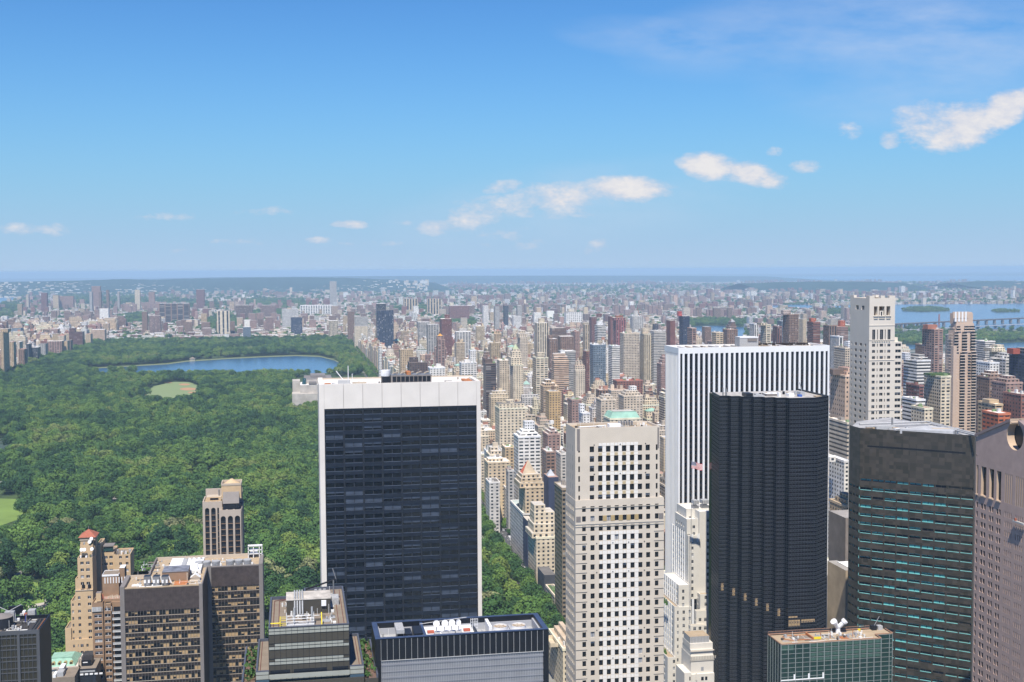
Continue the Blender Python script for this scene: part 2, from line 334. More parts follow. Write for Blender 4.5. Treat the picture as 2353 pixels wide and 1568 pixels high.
BLIND = mat('pale_blind',(.32,.33,.35),.8,var=.2); BLIND_REFL = mat('tan_blind_and_reflection',(.42,.295,.16),.8,var=.2,scale=.8); BLUEB = mat('blue_grey_blind',(.052,.068,.10),.5,var=.3,scale=.3)  # the tan blind colour also serves for painted reflections
PLANT = mat('shrub_leaves',(.05,.11,.025),.8,var=.4,scale=1.5); ORNG = mat('rust_paint',(.42,.16,.06),.8,var=.3,scale=1.)
FLR_ = Vector

def Xat(px, py, Y): return PY(px,py,Y).x

# ================= white framed dark glass slab
def slab_white_frame():
    Y0, Y1 = 600.0, 629.0
    A = PY(732.4,884.3,Y0); B = PY(1104,875.7,Y0); z = (A.z+B.z)/2; x0,x1 = A.x,B.x; W = x1-x0
    t = root('office_tower',((x0+x1)/2,(Y0+Y1)/2,0),'tall dark glass office slab framed by white stone piers and a white top band','office tower')
    lw = Xat(744.5,900,Y0)-x0; rw = x1-Xat(1095,900,Y0); band = 9.9*.6/.6; band = z-PY(920,936,Y0).z
    mb = MB(); gw = W-lw-rw; bay = gw/8
    mb.box(x0,x0+lw,Y0,Y1,0,z,TRAV); mb.box(x1-rw,x1,Y0,Y1,0,z,TRAV)
    for i in range(8): mb.box(x0+lw+i*bay+.07,x0+lw+(i+1)*bay-.07,Y0,Y0+1.2,z-band,z,TRAV)
    mb.box(x0+lw,x1-rw,Y1-1,Y1,0,z-.05,TRAV); mb.box(x0+lw,x1-rw,Y0+1.2,Y0+1.6,z-band-.2,z-.1,LIMED)
    mb.build('frame',t)
    mb = MB(); mb.box(x0+lw,x1-rw,Y0+1.6,Y1-1,0,z-1.3,SOLB,top=ROOFW); mb.build('roof_deck',t)
    # glazed face: bands of windows between spandrels
    pitch = (PY(920,936,Y0).z-PY(920,936+18.3*26,Y0).z)/26; yf = Y0+.55; zt = z-band; n = int(zt/pitch)
    sp = MB(); wins=[]; ml = MB()
    for k in range(n):
        zt_k = zt-.9-k*pitch; h = pitch*.52
        sp.box(x0+lw,x1-rw,yf-.25,Y0+1.6,zt_k-pitch+.0,zt_k-h,SOLB)
        for i in range(8):
            u0 = x0+lw+i*bay+.55; u1 = x0+lw+(i+1)*bay-.55
            wins.append((Vector((u0,yf,0)),VX,-VY,u1-u0,zt_k-h,h))
            if rnd.random()<.72 and zt_k>20: ml.box(u0,u1,yf-.42,yf-.1,zt_k-h-.22,zt_k-h,SOLM)
            ml.box(u0-.95,u0-.15,yf-.3,yf+.02,zt_k-h,zt_k,DKMUL)
    sp.box(x0+lw,x1-rw,yf-.25,Y0+1.6,zt-.9,zt-.02,SOLB); sp.build('spandrel',t)
    for i in range(9): ml.box(x0+lw+i*bay-.12,x0+lw+i*bay+.12,yf-.5,yf-.1,0,zt,DKMUL)
    ml.build('mullion',t)
    add_windows(t,[w_ for w_ in wins if w_[4]>0],'solow',(DGL2,BLUEB,DKMUL),[(0,.56),(.3,.13),(.5,.12),(1,.12),(.15,.07)],limit=100)
    # roof gear
    ct = MB(); a,b,c,d = [Xat(p,870,615) for p in (876,895,896,988)]
    ct.box(a,b,609,617,z-1.3,z+2.4,BLKM); ct.cyl(((a+b)/2,613),2.3,2.5,z+2.4,z+5.4,WHT,16); ct.build('tank',t)
    ct = MB(); ct.box(c,d,608,618,z-1.3,z+3.1,GRYCOL,top=STEEL)
    for i in range(9): u=c+.8+i*(d-c-1)/9; ct.box(u,u+(d-c)/9-.5,607.8,608,z-.2,z+2.4,BLKM)
    for i in range(5): ct.tube((c+1+i*4,609,z+3.9),(c+4+i*4,617,z+3.9),.35,BUFF)
    ct.box(c+8,c+10,609,617,z+3.1,z+4.6,ORNG); ct.build('cooling_tower',t)
    ant = MB(); ax = Xat(800,860,612); ant.tube((ax,612,z-1),(ax,612,z+8),.18,WHT); ant.tube((ax+2,612,z-1),(ax+2,612,z+4),.15,WHT)
    ant.tube((ax-2.5,612,z+1),(ax-6,612,z+5.5),.22,WHT); ant.box(ax-5,ax+1,611,614,z-1.3,z+.6,GALV); ant.box(ax+2,ax+9,611,613,z-1.3,z-.2,BUFF); ant.build('antenna',t)
    rl = MB(); rl.box(x0+.2,x0+lw,Y1-.8,Y1,z,z+.9,TRAV); rl.box(x0,x1,Y1-.5,Y1,z,z+.6,BUFF); rl.box(x0+3,x0+6,605,610,z-1.2,z-.2,ORNG); rl.box(x1-7,x1-3,607,620,z-1.2,z-.3,ORNG); rl.build('parapet',t); roof_clutter(t,x0+3,x1-3,Y0+3,Y1-2,z-1.3,60,3)
slab_white_frame()

# ================= pale checkered tower (right of centre)
def checker_tower():
    Y0 = 480.0; c3 = lambda x,y: (1206.4+x*.4139, 919.2+y*.4139)
    A = PY(*c3(278,153),Y0); B = PY(*c3(748,150),Y0); x0,x1 = A.x,B.x; z=(A.z+B.z)/2; Y1 = Y0+17
    L0 = Xat(*c3(280,900),Y0-.6); L1 = Xat(*c3(770,900),Y0-.6); zl = PY(*c3(520,548),Y0).z; floor = (PY(*c3(500,750),Y0).z-PY(*c3(500,750+53.2*14),Y0).z)/14
    cp = (Xat(*c3(638,600),Y0)-Xat(*c3(418,600),Y0))/5
    t = root('office_tower',((x0+x1)/2,Y0+8,0),'slender pale limestone tower with six white tiled window columns','office tower')
    mb = MB(); d=.45; ww=1.72; wh=2.3; wu=1.85; hu=2.45
    ucol = lambda c: Xat(*c3(c,600),Y0)
    cols_u = [ucol(372)]+[ucol(418)+i*cp for i in range(6)]+[ucol(681)]
    zrow0 = PY(*c3(500,271),Y0).z
    # upper block
    rows = [(zrow0-k*floor-hu/2, zrow0-k*floor+hu/2) for k in range(6)]
    cols = [(ucol(301)-x0-.35,ucol(301)-x0+.35)]+[(c-x0-wu/2,c-x0+wu/2) for c in cols_u]+[(ucol(731)-x0-.4,ucol(731)-x0+.4)]
    wins = wall_face(mb,Vector((x0,Y0,0)),VX,-VY,x1-x0,zl,z,cols,rows,d,LIME)
    mb.box(x0+.02,x1-.02,Y0+1.2,Y1,zl-.3,z-1.0,LIMED,top=ROOFT)
    for (a,b,c_,e) in ((x0,x1,Y0+.001,Y0+.6),(x0,x1,Y1-.6,Y1),(x1-.6,x1,Y0+.6,Y1-.6)): mb.box(a,b,c_,e,z-1.2,z-.01 if c_<Y0+.1 else z,LIME)
    W_rows=[(zrow0-k*floor-1.2, zrow0-k*floor+1.2) for k in range(6)]
    w2 = wall_face(mb,Vector((x0,Y1,0)),-VY,-VX,Y1-Y0,zl,z,[(3.,4.2),(7.2,8.4),(11.4,12.6)],W_rows,d,LIME)
    mb.box(x1-.4,x1,Y0+.6,Y1-.6,zl,z-1.2,LIME)
    # lower block
    zrow1 = PY(*c3(500,599),Y0).z; nrow = int((zrow1-3)/floor)
    lrows = [(zrow1-k*floor-wh/2, zrow1-k*floor+wh/2) for k in range(nrow)]
    wl = Xat(*c3(315,800),Y0)-L0; wr = Xat(*c3(718,800),Y0)-L0
    lcols = [(wl,wl+1.55)]+[(c-L0-ww/2,c-L0+ww/2) for c in cols_u]+[(wr,wr+1.55)]
    wins3 = wall_face(mb,Vector((L0,Y0-.8,0)),VX,-VY,L1-L0,0,zl,lcols,lrows,d,LIME)
    w4 = wall_face(mb,Vector((L0,Y1+.8,0)),-VY,-VX,Y1-Y0+1.6,0,zl,[(1.5+i*2.6,2.7+i*2.6) for i in range(6)],lrows,d,LIME)
    mb.box(L1-.4,L1,Y0+.2,Y1+.8,0,zl-.02,LIME); mb.box(L0+.02,L1-.42,Y0-.3,Y1+.8,zl-.5,zl,LIME)
    mb.box(L0+.5,L1-.5,Y0+1,Y1+.2,0,zl-.6,DKMUL)
    mb.build('wall',t)
    # white tile panels
    tl = MB(); mat_gold = mat('pale_gold_tile',(.50,.40,.24),.6)
    for blk,(zr,n_) in enumerate(((zrow0,6),(zrow1-3*floor,nrow-3))):
        yy = Y0-.06 if blk==0 else Y0-.86
        for k in range(n_):
            for i in range(5):
                q_=wu if blk==0 else ww; hq=hu if blk==0 else wh; a = cols_u[1+i]+q_/2+.06; b = cols_u[2+i]-q_/2-.06; zz = zr-k*floor
                if blk==0 and k>=6: continue
                tl.box(a,b,yy,yy+.05,zz-hq/2-.1,zz+hq/2-.1,WTILE)
                tl.box(a-.15,b+.15,yy+.005,yy+.05,zz+hq/2+.08,zz+floor-hq/2-.25,WTILE)
                if i<5: tl.box(cols_u[1+i]-q_/2+.3,cols_u[1+i]+q_/2-.3,yy+.01,yy+.05,zz+hq/2+.1,zz+floor-hq/2-.3,mat_gold if blk==0 and k in (1,2,4,5) else WTILE)
    tl.build('tile_panel',t)
    tr = MB()
    for zz in (zl-floor*.82, zl-floor*2.5, zl-floor*2.75): tr.box(L0-.08,L1+.1,Y0-1.0,Y0-.72,zz,zz+.25,LIMED)
    for k in range(nrow-3):
        zz = zrow1-(3+k)*floor+wh/2+.5
        tr.box(L0,L0+wl+2.0,Y0-.87,Y0-.8,zz,zz+.2,DKMUL); tr.box(L0+wr-.4,L1,Y0-.87,Y0-.8,zz,zz+.2,DKMUL)
    tr.box(x0+.75,x0+2.0,Y0-.05,Y0+.3,zrow0-.4,z-.3,GRYCOL); tr.box(x1-1.0,x1-.3,Y0-.05,Y0+.3,zrow0-.4,z-.6,GRYCOL)
    for k in (0,3,6): 
        for c_ in (cols_u[0]+.95,(cols_u[3]+cols_u[4])/2,cols_u[7]-.95): tr.box(c_-.22,c_+.22,Y0-.1,Y0,zrow0-k*floor+hu/2+.3,zrow0-k*floor+hu/2+.75,DKMUL)
    for k in range(4,nrow,3):
        for i in range(0,8,2):
            c_=(cols_u[min(i,6)]+cols_u[min(i,6)+1])/2; tr.box(c_-.2,c_+.2,Y0-.95,Y0-.8,zrow1-k*floor+wh/2+.4,zrow1-k*floor+wh/2+.8,DKMUL)
    gold = mat('gold_panel',(.42,.31,.15),.6)
    for i in range(5):
        a=cols_u[1+i]+ww/2; b=cols_u[2+i]-ww/2; tr.box(a,b,Y0-.9,Y0-.8,zrow1-1*floor-wh/2,zrow1-1*floor+wh/2,gold)
    tr.box(L0+.3,L0+2.2,Y0-.9,Y0-.8,zrow1-1*floor-wh/2,zrow1-floor+wh/2,GRYCOL); tr.box(L1-2.2,L1-.3,Y0-.9,Y0-.8,zrow1-floor-wh/2,zrow1-floor+wh/2,GRYCOL)
    tr.build('trim',t)
    rf = MB(); rf.box(x0+4,x1-6,Y1-4,Y1-3.5,z-1,z+.3,BUFF); rf.tube((x0+3,Y0+5,z-.2),(x0+14,Y0+7,z-.2),.3,WHT); rf.box(x0+16,x0+21,Y0+6,Y0+10,z-1,z+.4,WHT)
    for i in range(6): rf.box(x0+21+i*1.1,x0+21.1+i*1.1,Y0+8,Y0+11,z-1,z+1.2,GALV)
    rf.box(x0+3,x0+12,Y0+9,Y0+9.3,z-1,z+.2,ROOFT); rf.build('roof_gear',t); roof_clutter(t,x0+1.5,x1-1.5,Y0+2,Y1-1,z-1.0,60,4)
    add_windows(t,wins+w2+wins3+w4,'chk',(DGL2,BLIND,DKMUL),[(0,.9),(.35,.06),(1,.02)],limit=100)
checker_tower()

# ================= white ribbed tower with dark stripes
def ribbed_tower():
    Y0=680.0; A=PY(1559,801,Y0); B=PY(1906.5,793,Y0); z=(A.z+B.z)/2; x0,x1=A.x,B.x; Y1=Y0+27
    t = root('office_tower',((x0+x1)/2,Y0+13,0),'broad white marble tower with narrow dark vertical window stripes','office tower')
    mb=MB(); zc=z-3.4
    mb.box(x0,x1,Y0,Y0+1.2,zc,z,GRANW); mb.box(x0,x0+1.2,Y0+1.2,Y1-1.2,zc,z,GRANW); mb.box(x1-1.2,x1,Y0+1.2,Y1-1.2,zc,z,GRANW); mb.box(x0,x1,Y1-1.2,Y1,zc,z,GRANW)
    mb.box(x0+1.2,x1-1.2,Y0+1.2,Y1-1.2,zc-1,z-1.2,BLKM,top=ROOFT); mb.build('parapet',t)
    mb=MB(); mb.box(x0+.9,x1-.9,Y0+.9,Y1-.9,0,zc-1,DGL2); 
    mb.box(x0+.45,x1-.45,Y0+.45,Y0+.8,zc-11.2,zc-9.6,DKMUL); mb.build('core',t)
    n=30; p=(x1-x0)/n; 
    base=MB(); base.box(-.62,.62,-1.05,0,0,zc,GRANW)
    me=base.build('pier',t); me0=me.data; bpy.data.objects.remove(me)
    fl=3.55; P=ABS[t.name]
    me0.transform(Matrix.Translation((0,-.0,0)))
    def pier(x,y,rot,w=1.):
        o=bpy.data.objects.new('pier',me0); col.objects.link(o); o.parent=t; o.location=(x-P.x,y-P.y,0); o.rotation_euler=(0,0,rot); o.scale=(w,1,1)
    for i in range(1,n): pier(x0+i*p,Y0+1.05*.5-.0+.0,0, 1.25 if i in(10,22) else 1)
    pier(x0+.55,Y0+.52,0,.9); pier(x1-.55,Y0+.52,0,.9)
    m=11; q=(Y1-Y0)/m
    for i in range(1,m): pier(x0+.52,Y0+i*q,-math.pi/2,.95)
    sp=MB(); k=0; zz=zc-11-fl
    while zz>40:
        for i in range(n): 
            xa=x0+i*p+.62; sp.box(xa,xa+p-1.24,Y0+.72,Y0+.9,zz,zz+1.25,BRZ,bottom=False)
        zz-=fl
    sp.build('spandrel',t)
    c4=lambda x,y:(1493.7+x*.3114,660.7+y*.3114)
    rb=MB(); a=Xat(*c4(652,420),Y0+12); b=Xat(*c4(790,420),Y0+12); rb.box(a,b,Y0+10,Y0+18,z-1.2,z+5.2,GALV,top=WHT); rb.box(a+5,b-1,Y0+9.6,Y0+10,z+2.6,z+4.2,GRYCOL)
    rb.box(a,b,Y0+9.8,Y0+10,z+4.6,z+5.4,WHT); rb.build('roof_cabin',t)
    rg=MB(); rg.tube((x0+5,Y0+6,z-.6),(a-2,Y0+7,z-.6),.3,BUFF); rg.box(b+2,x1-4,Y1-5,Y1-4.4,z-1,z+.5,BRZ)
    for i in range(14): rg.box(x0+6+i*4.8,x0+6.9+i*4.8,Y0+rnd.uniform(4,20),Y0+21,z-1.2,z-.2,rnd.choice([BUFF,GALV,WHT]))
    rg.cyl((x0+27,Y0+5),.8,.5,z-.8,z+.6,WHT); rg.tube((x0+31,Y0+8,z-1),(x0+31,Y0+8,z+4),.08,STEEL); rg.build('roof_gear',t); roof_clutter(t,x0+2,x1-2,Y0+2,Y1-2,z-1.2,110,5)
ribbed_tower()

# ================= dark pleated glass tower
def pleated_tower():
    Y0=545.0; c4=lambda x,y:(1493.7+x*.3114,660.7+y*.3114)
    # roof outline, from the back left corner, stepping towards the viewer to the right
    z = PY(*c4(512,800),Y0).z; pts=[]; xs=[(512,575),(597,655),(683,745),(766,828),(850,912),(935,1000)]
    back=PY(*c4(458,792),Y0+19); pts=[(back.x,back.y)]; y=Y0
    for (a,b) in xs:
        xa=Xat(*c4(a,800),y); xb=Xat(*c4(b,800),y); pts+= [(xa,y),(xb,y)]; y-=2.9
    xa=Xat(*c4(1030,830),y); xb=Xat(*c4(1245,826),y); pts+=[(xa,y),(xb,y)]
    q=y; xr=xb
    for i in range(4):
        q+=1.6; pts.append((xr,q)); xr=Xat(*c4(1245+18*(i+1),815),q); pts.append((xr,q))
    ybk=back.y+4; pts+=[(xr,ybk),(back.x,ybk)]
    cx=sum(p_[0] for p_ in pts)/len(pts); cy=sum(p_[1] for p_ in pts)/len(pts)
    t=root('skyscraper',(cx,cy,0),'black glass skyscraper with sawtooth pleated front and thin metal gridlines','skyscraper')
    mb=MB(); mb.prism(pts,0,z-.8,DGL2,top=mat('speckled_roof',(.42,.40,.38),.85,var=.35,scale=.4)); mb.build('glass_body',t)
    g=MB(); fl=3.62; NN=len(pts)
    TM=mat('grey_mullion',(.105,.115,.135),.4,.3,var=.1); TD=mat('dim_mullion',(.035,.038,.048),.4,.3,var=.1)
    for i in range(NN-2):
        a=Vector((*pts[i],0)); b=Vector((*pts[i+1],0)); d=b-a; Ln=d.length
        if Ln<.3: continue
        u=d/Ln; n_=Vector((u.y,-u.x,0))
        south = abs(u.x)>.9; mm = TM if south else TD  # south faces get lighter bars, others dim ones: shading put into the colour
        zz=z-1.2
        while zz>5:
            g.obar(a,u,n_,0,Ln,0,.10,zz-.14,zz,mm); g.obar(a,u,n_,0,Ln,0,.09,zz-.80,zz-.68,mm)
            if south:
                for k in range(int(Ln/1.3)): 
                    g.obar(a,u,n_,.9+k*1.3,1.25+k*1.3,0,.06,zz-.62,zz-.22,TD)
            zz-=fl/2 if False else fl*.52
        k=0; step=1.55
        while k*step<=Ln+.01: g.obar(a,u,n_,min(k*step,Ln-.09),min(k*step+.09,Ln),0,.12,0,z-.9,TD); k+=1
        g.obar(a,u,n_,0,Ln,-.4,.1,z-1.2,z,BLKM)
    g.build('mullion',t)
    bl=MB()   # reflections of warm interiors, painted on as tan panels
    for i,(fx) in enumerate(xs):
        yy=Y0-2.9*i; xa=Xat(*c4(fx[0]+18,800),yy); bl.box(xa,xa+1.3,yy-.03,yy,z-93-i*1.9,z-89.5-i*1.9,BLIND_REFL)
    bl.box(Xat(*c4(1035,830),y),Xat(*c4(1120,830),y),y-.03,y,z-107,z-104,BLIND_REFL); bl.box(Xat(*c4(1130,830),y),Xat(*c4(1230,830),y),y-.03,y,z-105.5,z-104,BLIND_REFL)
    bl.box(Xat(*c4(1035,830),y),Xat(*c4(1100,830),y),y-.03,y,z-103,z-102.2,BLIND_REFL)
    bl.build('painted_reflection',t)
    rg=MB(); X=lambda c: Xat(*c4(c,795),Y0)
    rg.tube((X(560),Y0+4,z-1),(X(560),Y0+4,z+3.4),.3,STEEL); rg.tube((X(580),Y0+4,z-1),(X(580),Y0+4,z+3.2),.3,STEEL); rg.tube((X(592),Y0+5,z-1),(X(592),Y0+5,z+2.5),.25,STEEL)
    rg.box(X(705),X(755),Y0-1,Y0+5,z-1,z+.9,BLKM); rg.box(X(760),X(840),Y0-1,Y0+8,z-.8,z-.1,GALV); rg.box(X(860),X(960),Y0+0,Y0+6,z-1,z+.3,GRYCOL,top=WHT)
    rg.box(X(925),X(940),Y0-4,Y0-2,z-1,z+1.2,WHT); rg.box(X(1000),X(1040),Y0-4,Y0,z-1,z+.6,WHT); rg.box(X(1090),X(1125),Y0-3,Y0+1,z-1,z+1.2,GALV)
    rg.box(X(1060),X(1085),Y0-6,Y0-4,z-1,z+.2,mat('blue_plastic',(.06,.13,.4))); rg.tube((X(1140),Y0+2,z-1),(X(1128),Y0+4,z+5),.2,STEEL); rg.box(X(1160),X(1200),Y0-10,Y0-7,z-1,z-.2,ROOFT)
    for i in range(12): xx=rnd.uniform(X(620),X(1220)); yy=rnd.uniform(Y0-1,Y0+8); rg.box(xx,xx+.9,yy,yy+.9,z-.8,z+rnd.uniform(0,.8),rnd.choice([WHT,GALV,ROOFT,BLKM]))
    rg.build('roof_gear',t)
pleated_tower()

# ================= green granite prism with ribbon windows
def ribbon_tower():
    zz=None; f1=590.0; z=250-(984-612)/F*f1
    P1=PZ(1977,984,z); P2=PZ(2240,1001,z); P0=PZ(1952,977,z)
    u=(P2-P1); u.z=0; Ln=u.length; u/=Ln; n_=Vector((u.y,-u.x,0)); P1.z=P2.z=P0.z=0
    u0=(P1-P0); u0.z=0; L0=u0.length; u0/=L0; n0=Vector((u0.y,-u0.x,0))
    bl_=P0+Vector((16,24,0)); br=P2+Vector((8,34,0)); pts=[(P0.x,P0.y),(P1.x,P1.y),(P2.x,P2.y),(P2.x+8,P2.y+10),(br.x,br.y),(bl_.x+24,bl_.y+12),(bl_.x,bl_.y)]
    t=root('office_tower',(P1.x+15,P1.y+12,0),'dark grey-green granite prism tower with thin turquoise ribbon windows','office tower')
    global IBMG
    IBMG,tt,b=newmat('green_granite_panels'); b.inputs['Roughness'].default_value=.45
    g=N(tt,'ShaderNodeNewGeometry'); vm=N(tt,'ShaderNodeVectorMath',operation='MULTIPLY'); L(tt,g.outputs['Position'],vm.inputs[0]); vm.inputs[1].default_value=(.42,.42,.55)
    fl=N(tt,'ShaderNodeVectorMath',operation='FLOOR'); L(tt,vm.outputs[0],fl.inputs[0]); wn=N(tt,'ShaderNodeTexWhiteNoise'); L(tt,fl.outputs[0],wn.inputs['Vector'])
    cr=N(tt,'ShaderNodeValToRGB'); L(tt,wn.outputs[0],cr.inputs[0]); cr.color_ramp.elements[0].color=(.030,.028,.021,1); cr.color_ramp.elements[1].color=(.068,.058,.047,1)
    L(tt,cr.outputs[0],b.inputs['Base Color'])
    core=MB(); inn=[(P0.x+.7,P0.y+.5),(P1.x+.3,P1.y+.9),(P2.x-.4,P2.y+.9)]+[(p_[0]-.5,p_[1]-.5) for p_ in pts[3:]]
    core.prism(inn,0,z-1.5,IBMG,top=mat('grey_membrane_roof',(.36,.36,.37),.8,var=.3,scale=.25)); core.build('core',t)
    mb=MB(); fh=(PY(2100,1127,580).z-PY(2100,1127+18.6*20,580).z)/20; ztop=z-PY(0,0,1).z*0
    zw0=z-(z-PY(1990,1076,585).z); wh=1.25
    rows=[(zw0-k*fh-wh/2,zw0-k*fh+wh/2) for k in range(int(zw0/fh))]
    slot=(z-9.0,z-8.2)
    nb=9; bay=Ln/nb
    cols=[(i*bay+.35,(i+1)*bay-.35) for i in range(nb)]
    w1=wall_face(mb,P1,u,n_,Ln,0,z,cols,rows,.5,IBMG,reveal=IBMG)
    c0=[(i*L0/3+.3,(i+1)*L0/3-.3) for i in range(3)]
    w0=wall_face(mb,P0,u0,n0,L0,0,z,c0,rows[1:],.5,IBMG)
    mb.poly([(P2.x,P2.y,0),(pts[3][0],pts[3][1],0),(pts[3][0],pts[3][1],z),(P2.x,P2.y,z)],IBMG)
    mb.build('granite_wall',t)
    sl=MB(); 
    sl.obar(P1,u,n_,3.5,Ln-4,-.02,.05,slot[0],slot[1],BLKM); sl.build('vent_slot',t)
    TB=mat('turquoise_panel',(.12,.44,.44),.5,var=.25,scale=.5); fr=mat('turquoise_frame',(.20,.52,.53),.4,var=.2)
    pm=MB()
    for k,(a,b_) in enumerate(rows[1:]):
        for i in range(nb):
            pm.obar(P1,u,n_,i*bay-.28,i*bay+.28,-.3,-.02,a,b_,fr)
            if rnd.random()<.95: pm.obar(P1,u,n_,i*bay+.3,(i+1)*bay-.3,-.45,.01,a-.16,a+.02,fr)
    pm.build('window_pier',t)['kind']='stuff'
    add_windows(t,w1+w0,'ibm',(DGL,TB,DKMUL),[(0,.34),(.35,.26),(1,.24),(.6,.16)],limit=100)
    # roof: low skylight ridges, pipes, cooling cell
    rg=MB(); C=lambda px,py,h=0: PZ(px,py,z+h); PALEG=mat('pale_grey_membrane',(.45,.46,.48),.7,var=.2,scale=.3)
    def slabq(a,b,c,d,h0,h1,mt):
        p_=[C(*a),C(*b),C(*c),C(*d)]; rg.prism([(q.x,q.y) for q in p_],z+h0,z+h1,mt)
    slabq((2068,990),(2125,982),(2205,987),(2190,995),-1.4,.7,PALEG); slabq((2010,981),(2055,979),(2058,983),(2014,984),-1.4,.4,GALV)
    slabq((2140,987),(2190,988),(2192,990),(2142,989),-1.4,.8,BUFF)
    for (a,b,r_) in (((1975,978),(2130,972),.5),((2130,972),(2240,1000),.6),((1990,984),(2140,977),.4),((2140,977),(2245,1005),.5),((2060,990),(2150,983),.35)):
        p_=C(*a); q_=C(*b); rg.tube((p_.x,p_.y,z+.6),(q_.x,q_.y,z+.6),r_,GALV)
    s_=C(2050,981); rg.tube((s_.x,s_.y,z-1),(s_.x,s_.y,z+4.6),.45,STEEL)
    for i in range(26):
        px=rnd.uniform(1985,2235); p_=C(px,rnd.uniform(978,982)+(px-1985)*.06); s2=rnd.uniform(.4,1.3); rg.box(p_.x-s2,p_.x+s2,p_.y-s2,p_.y+s2,z-1.5,z+rnd.uniform(-.6,.9),rnd.choice([WHT,GALV,GALV,ROOFT,STEEL]))
    rg.build('roof_gear',t)
ribbon_tower()

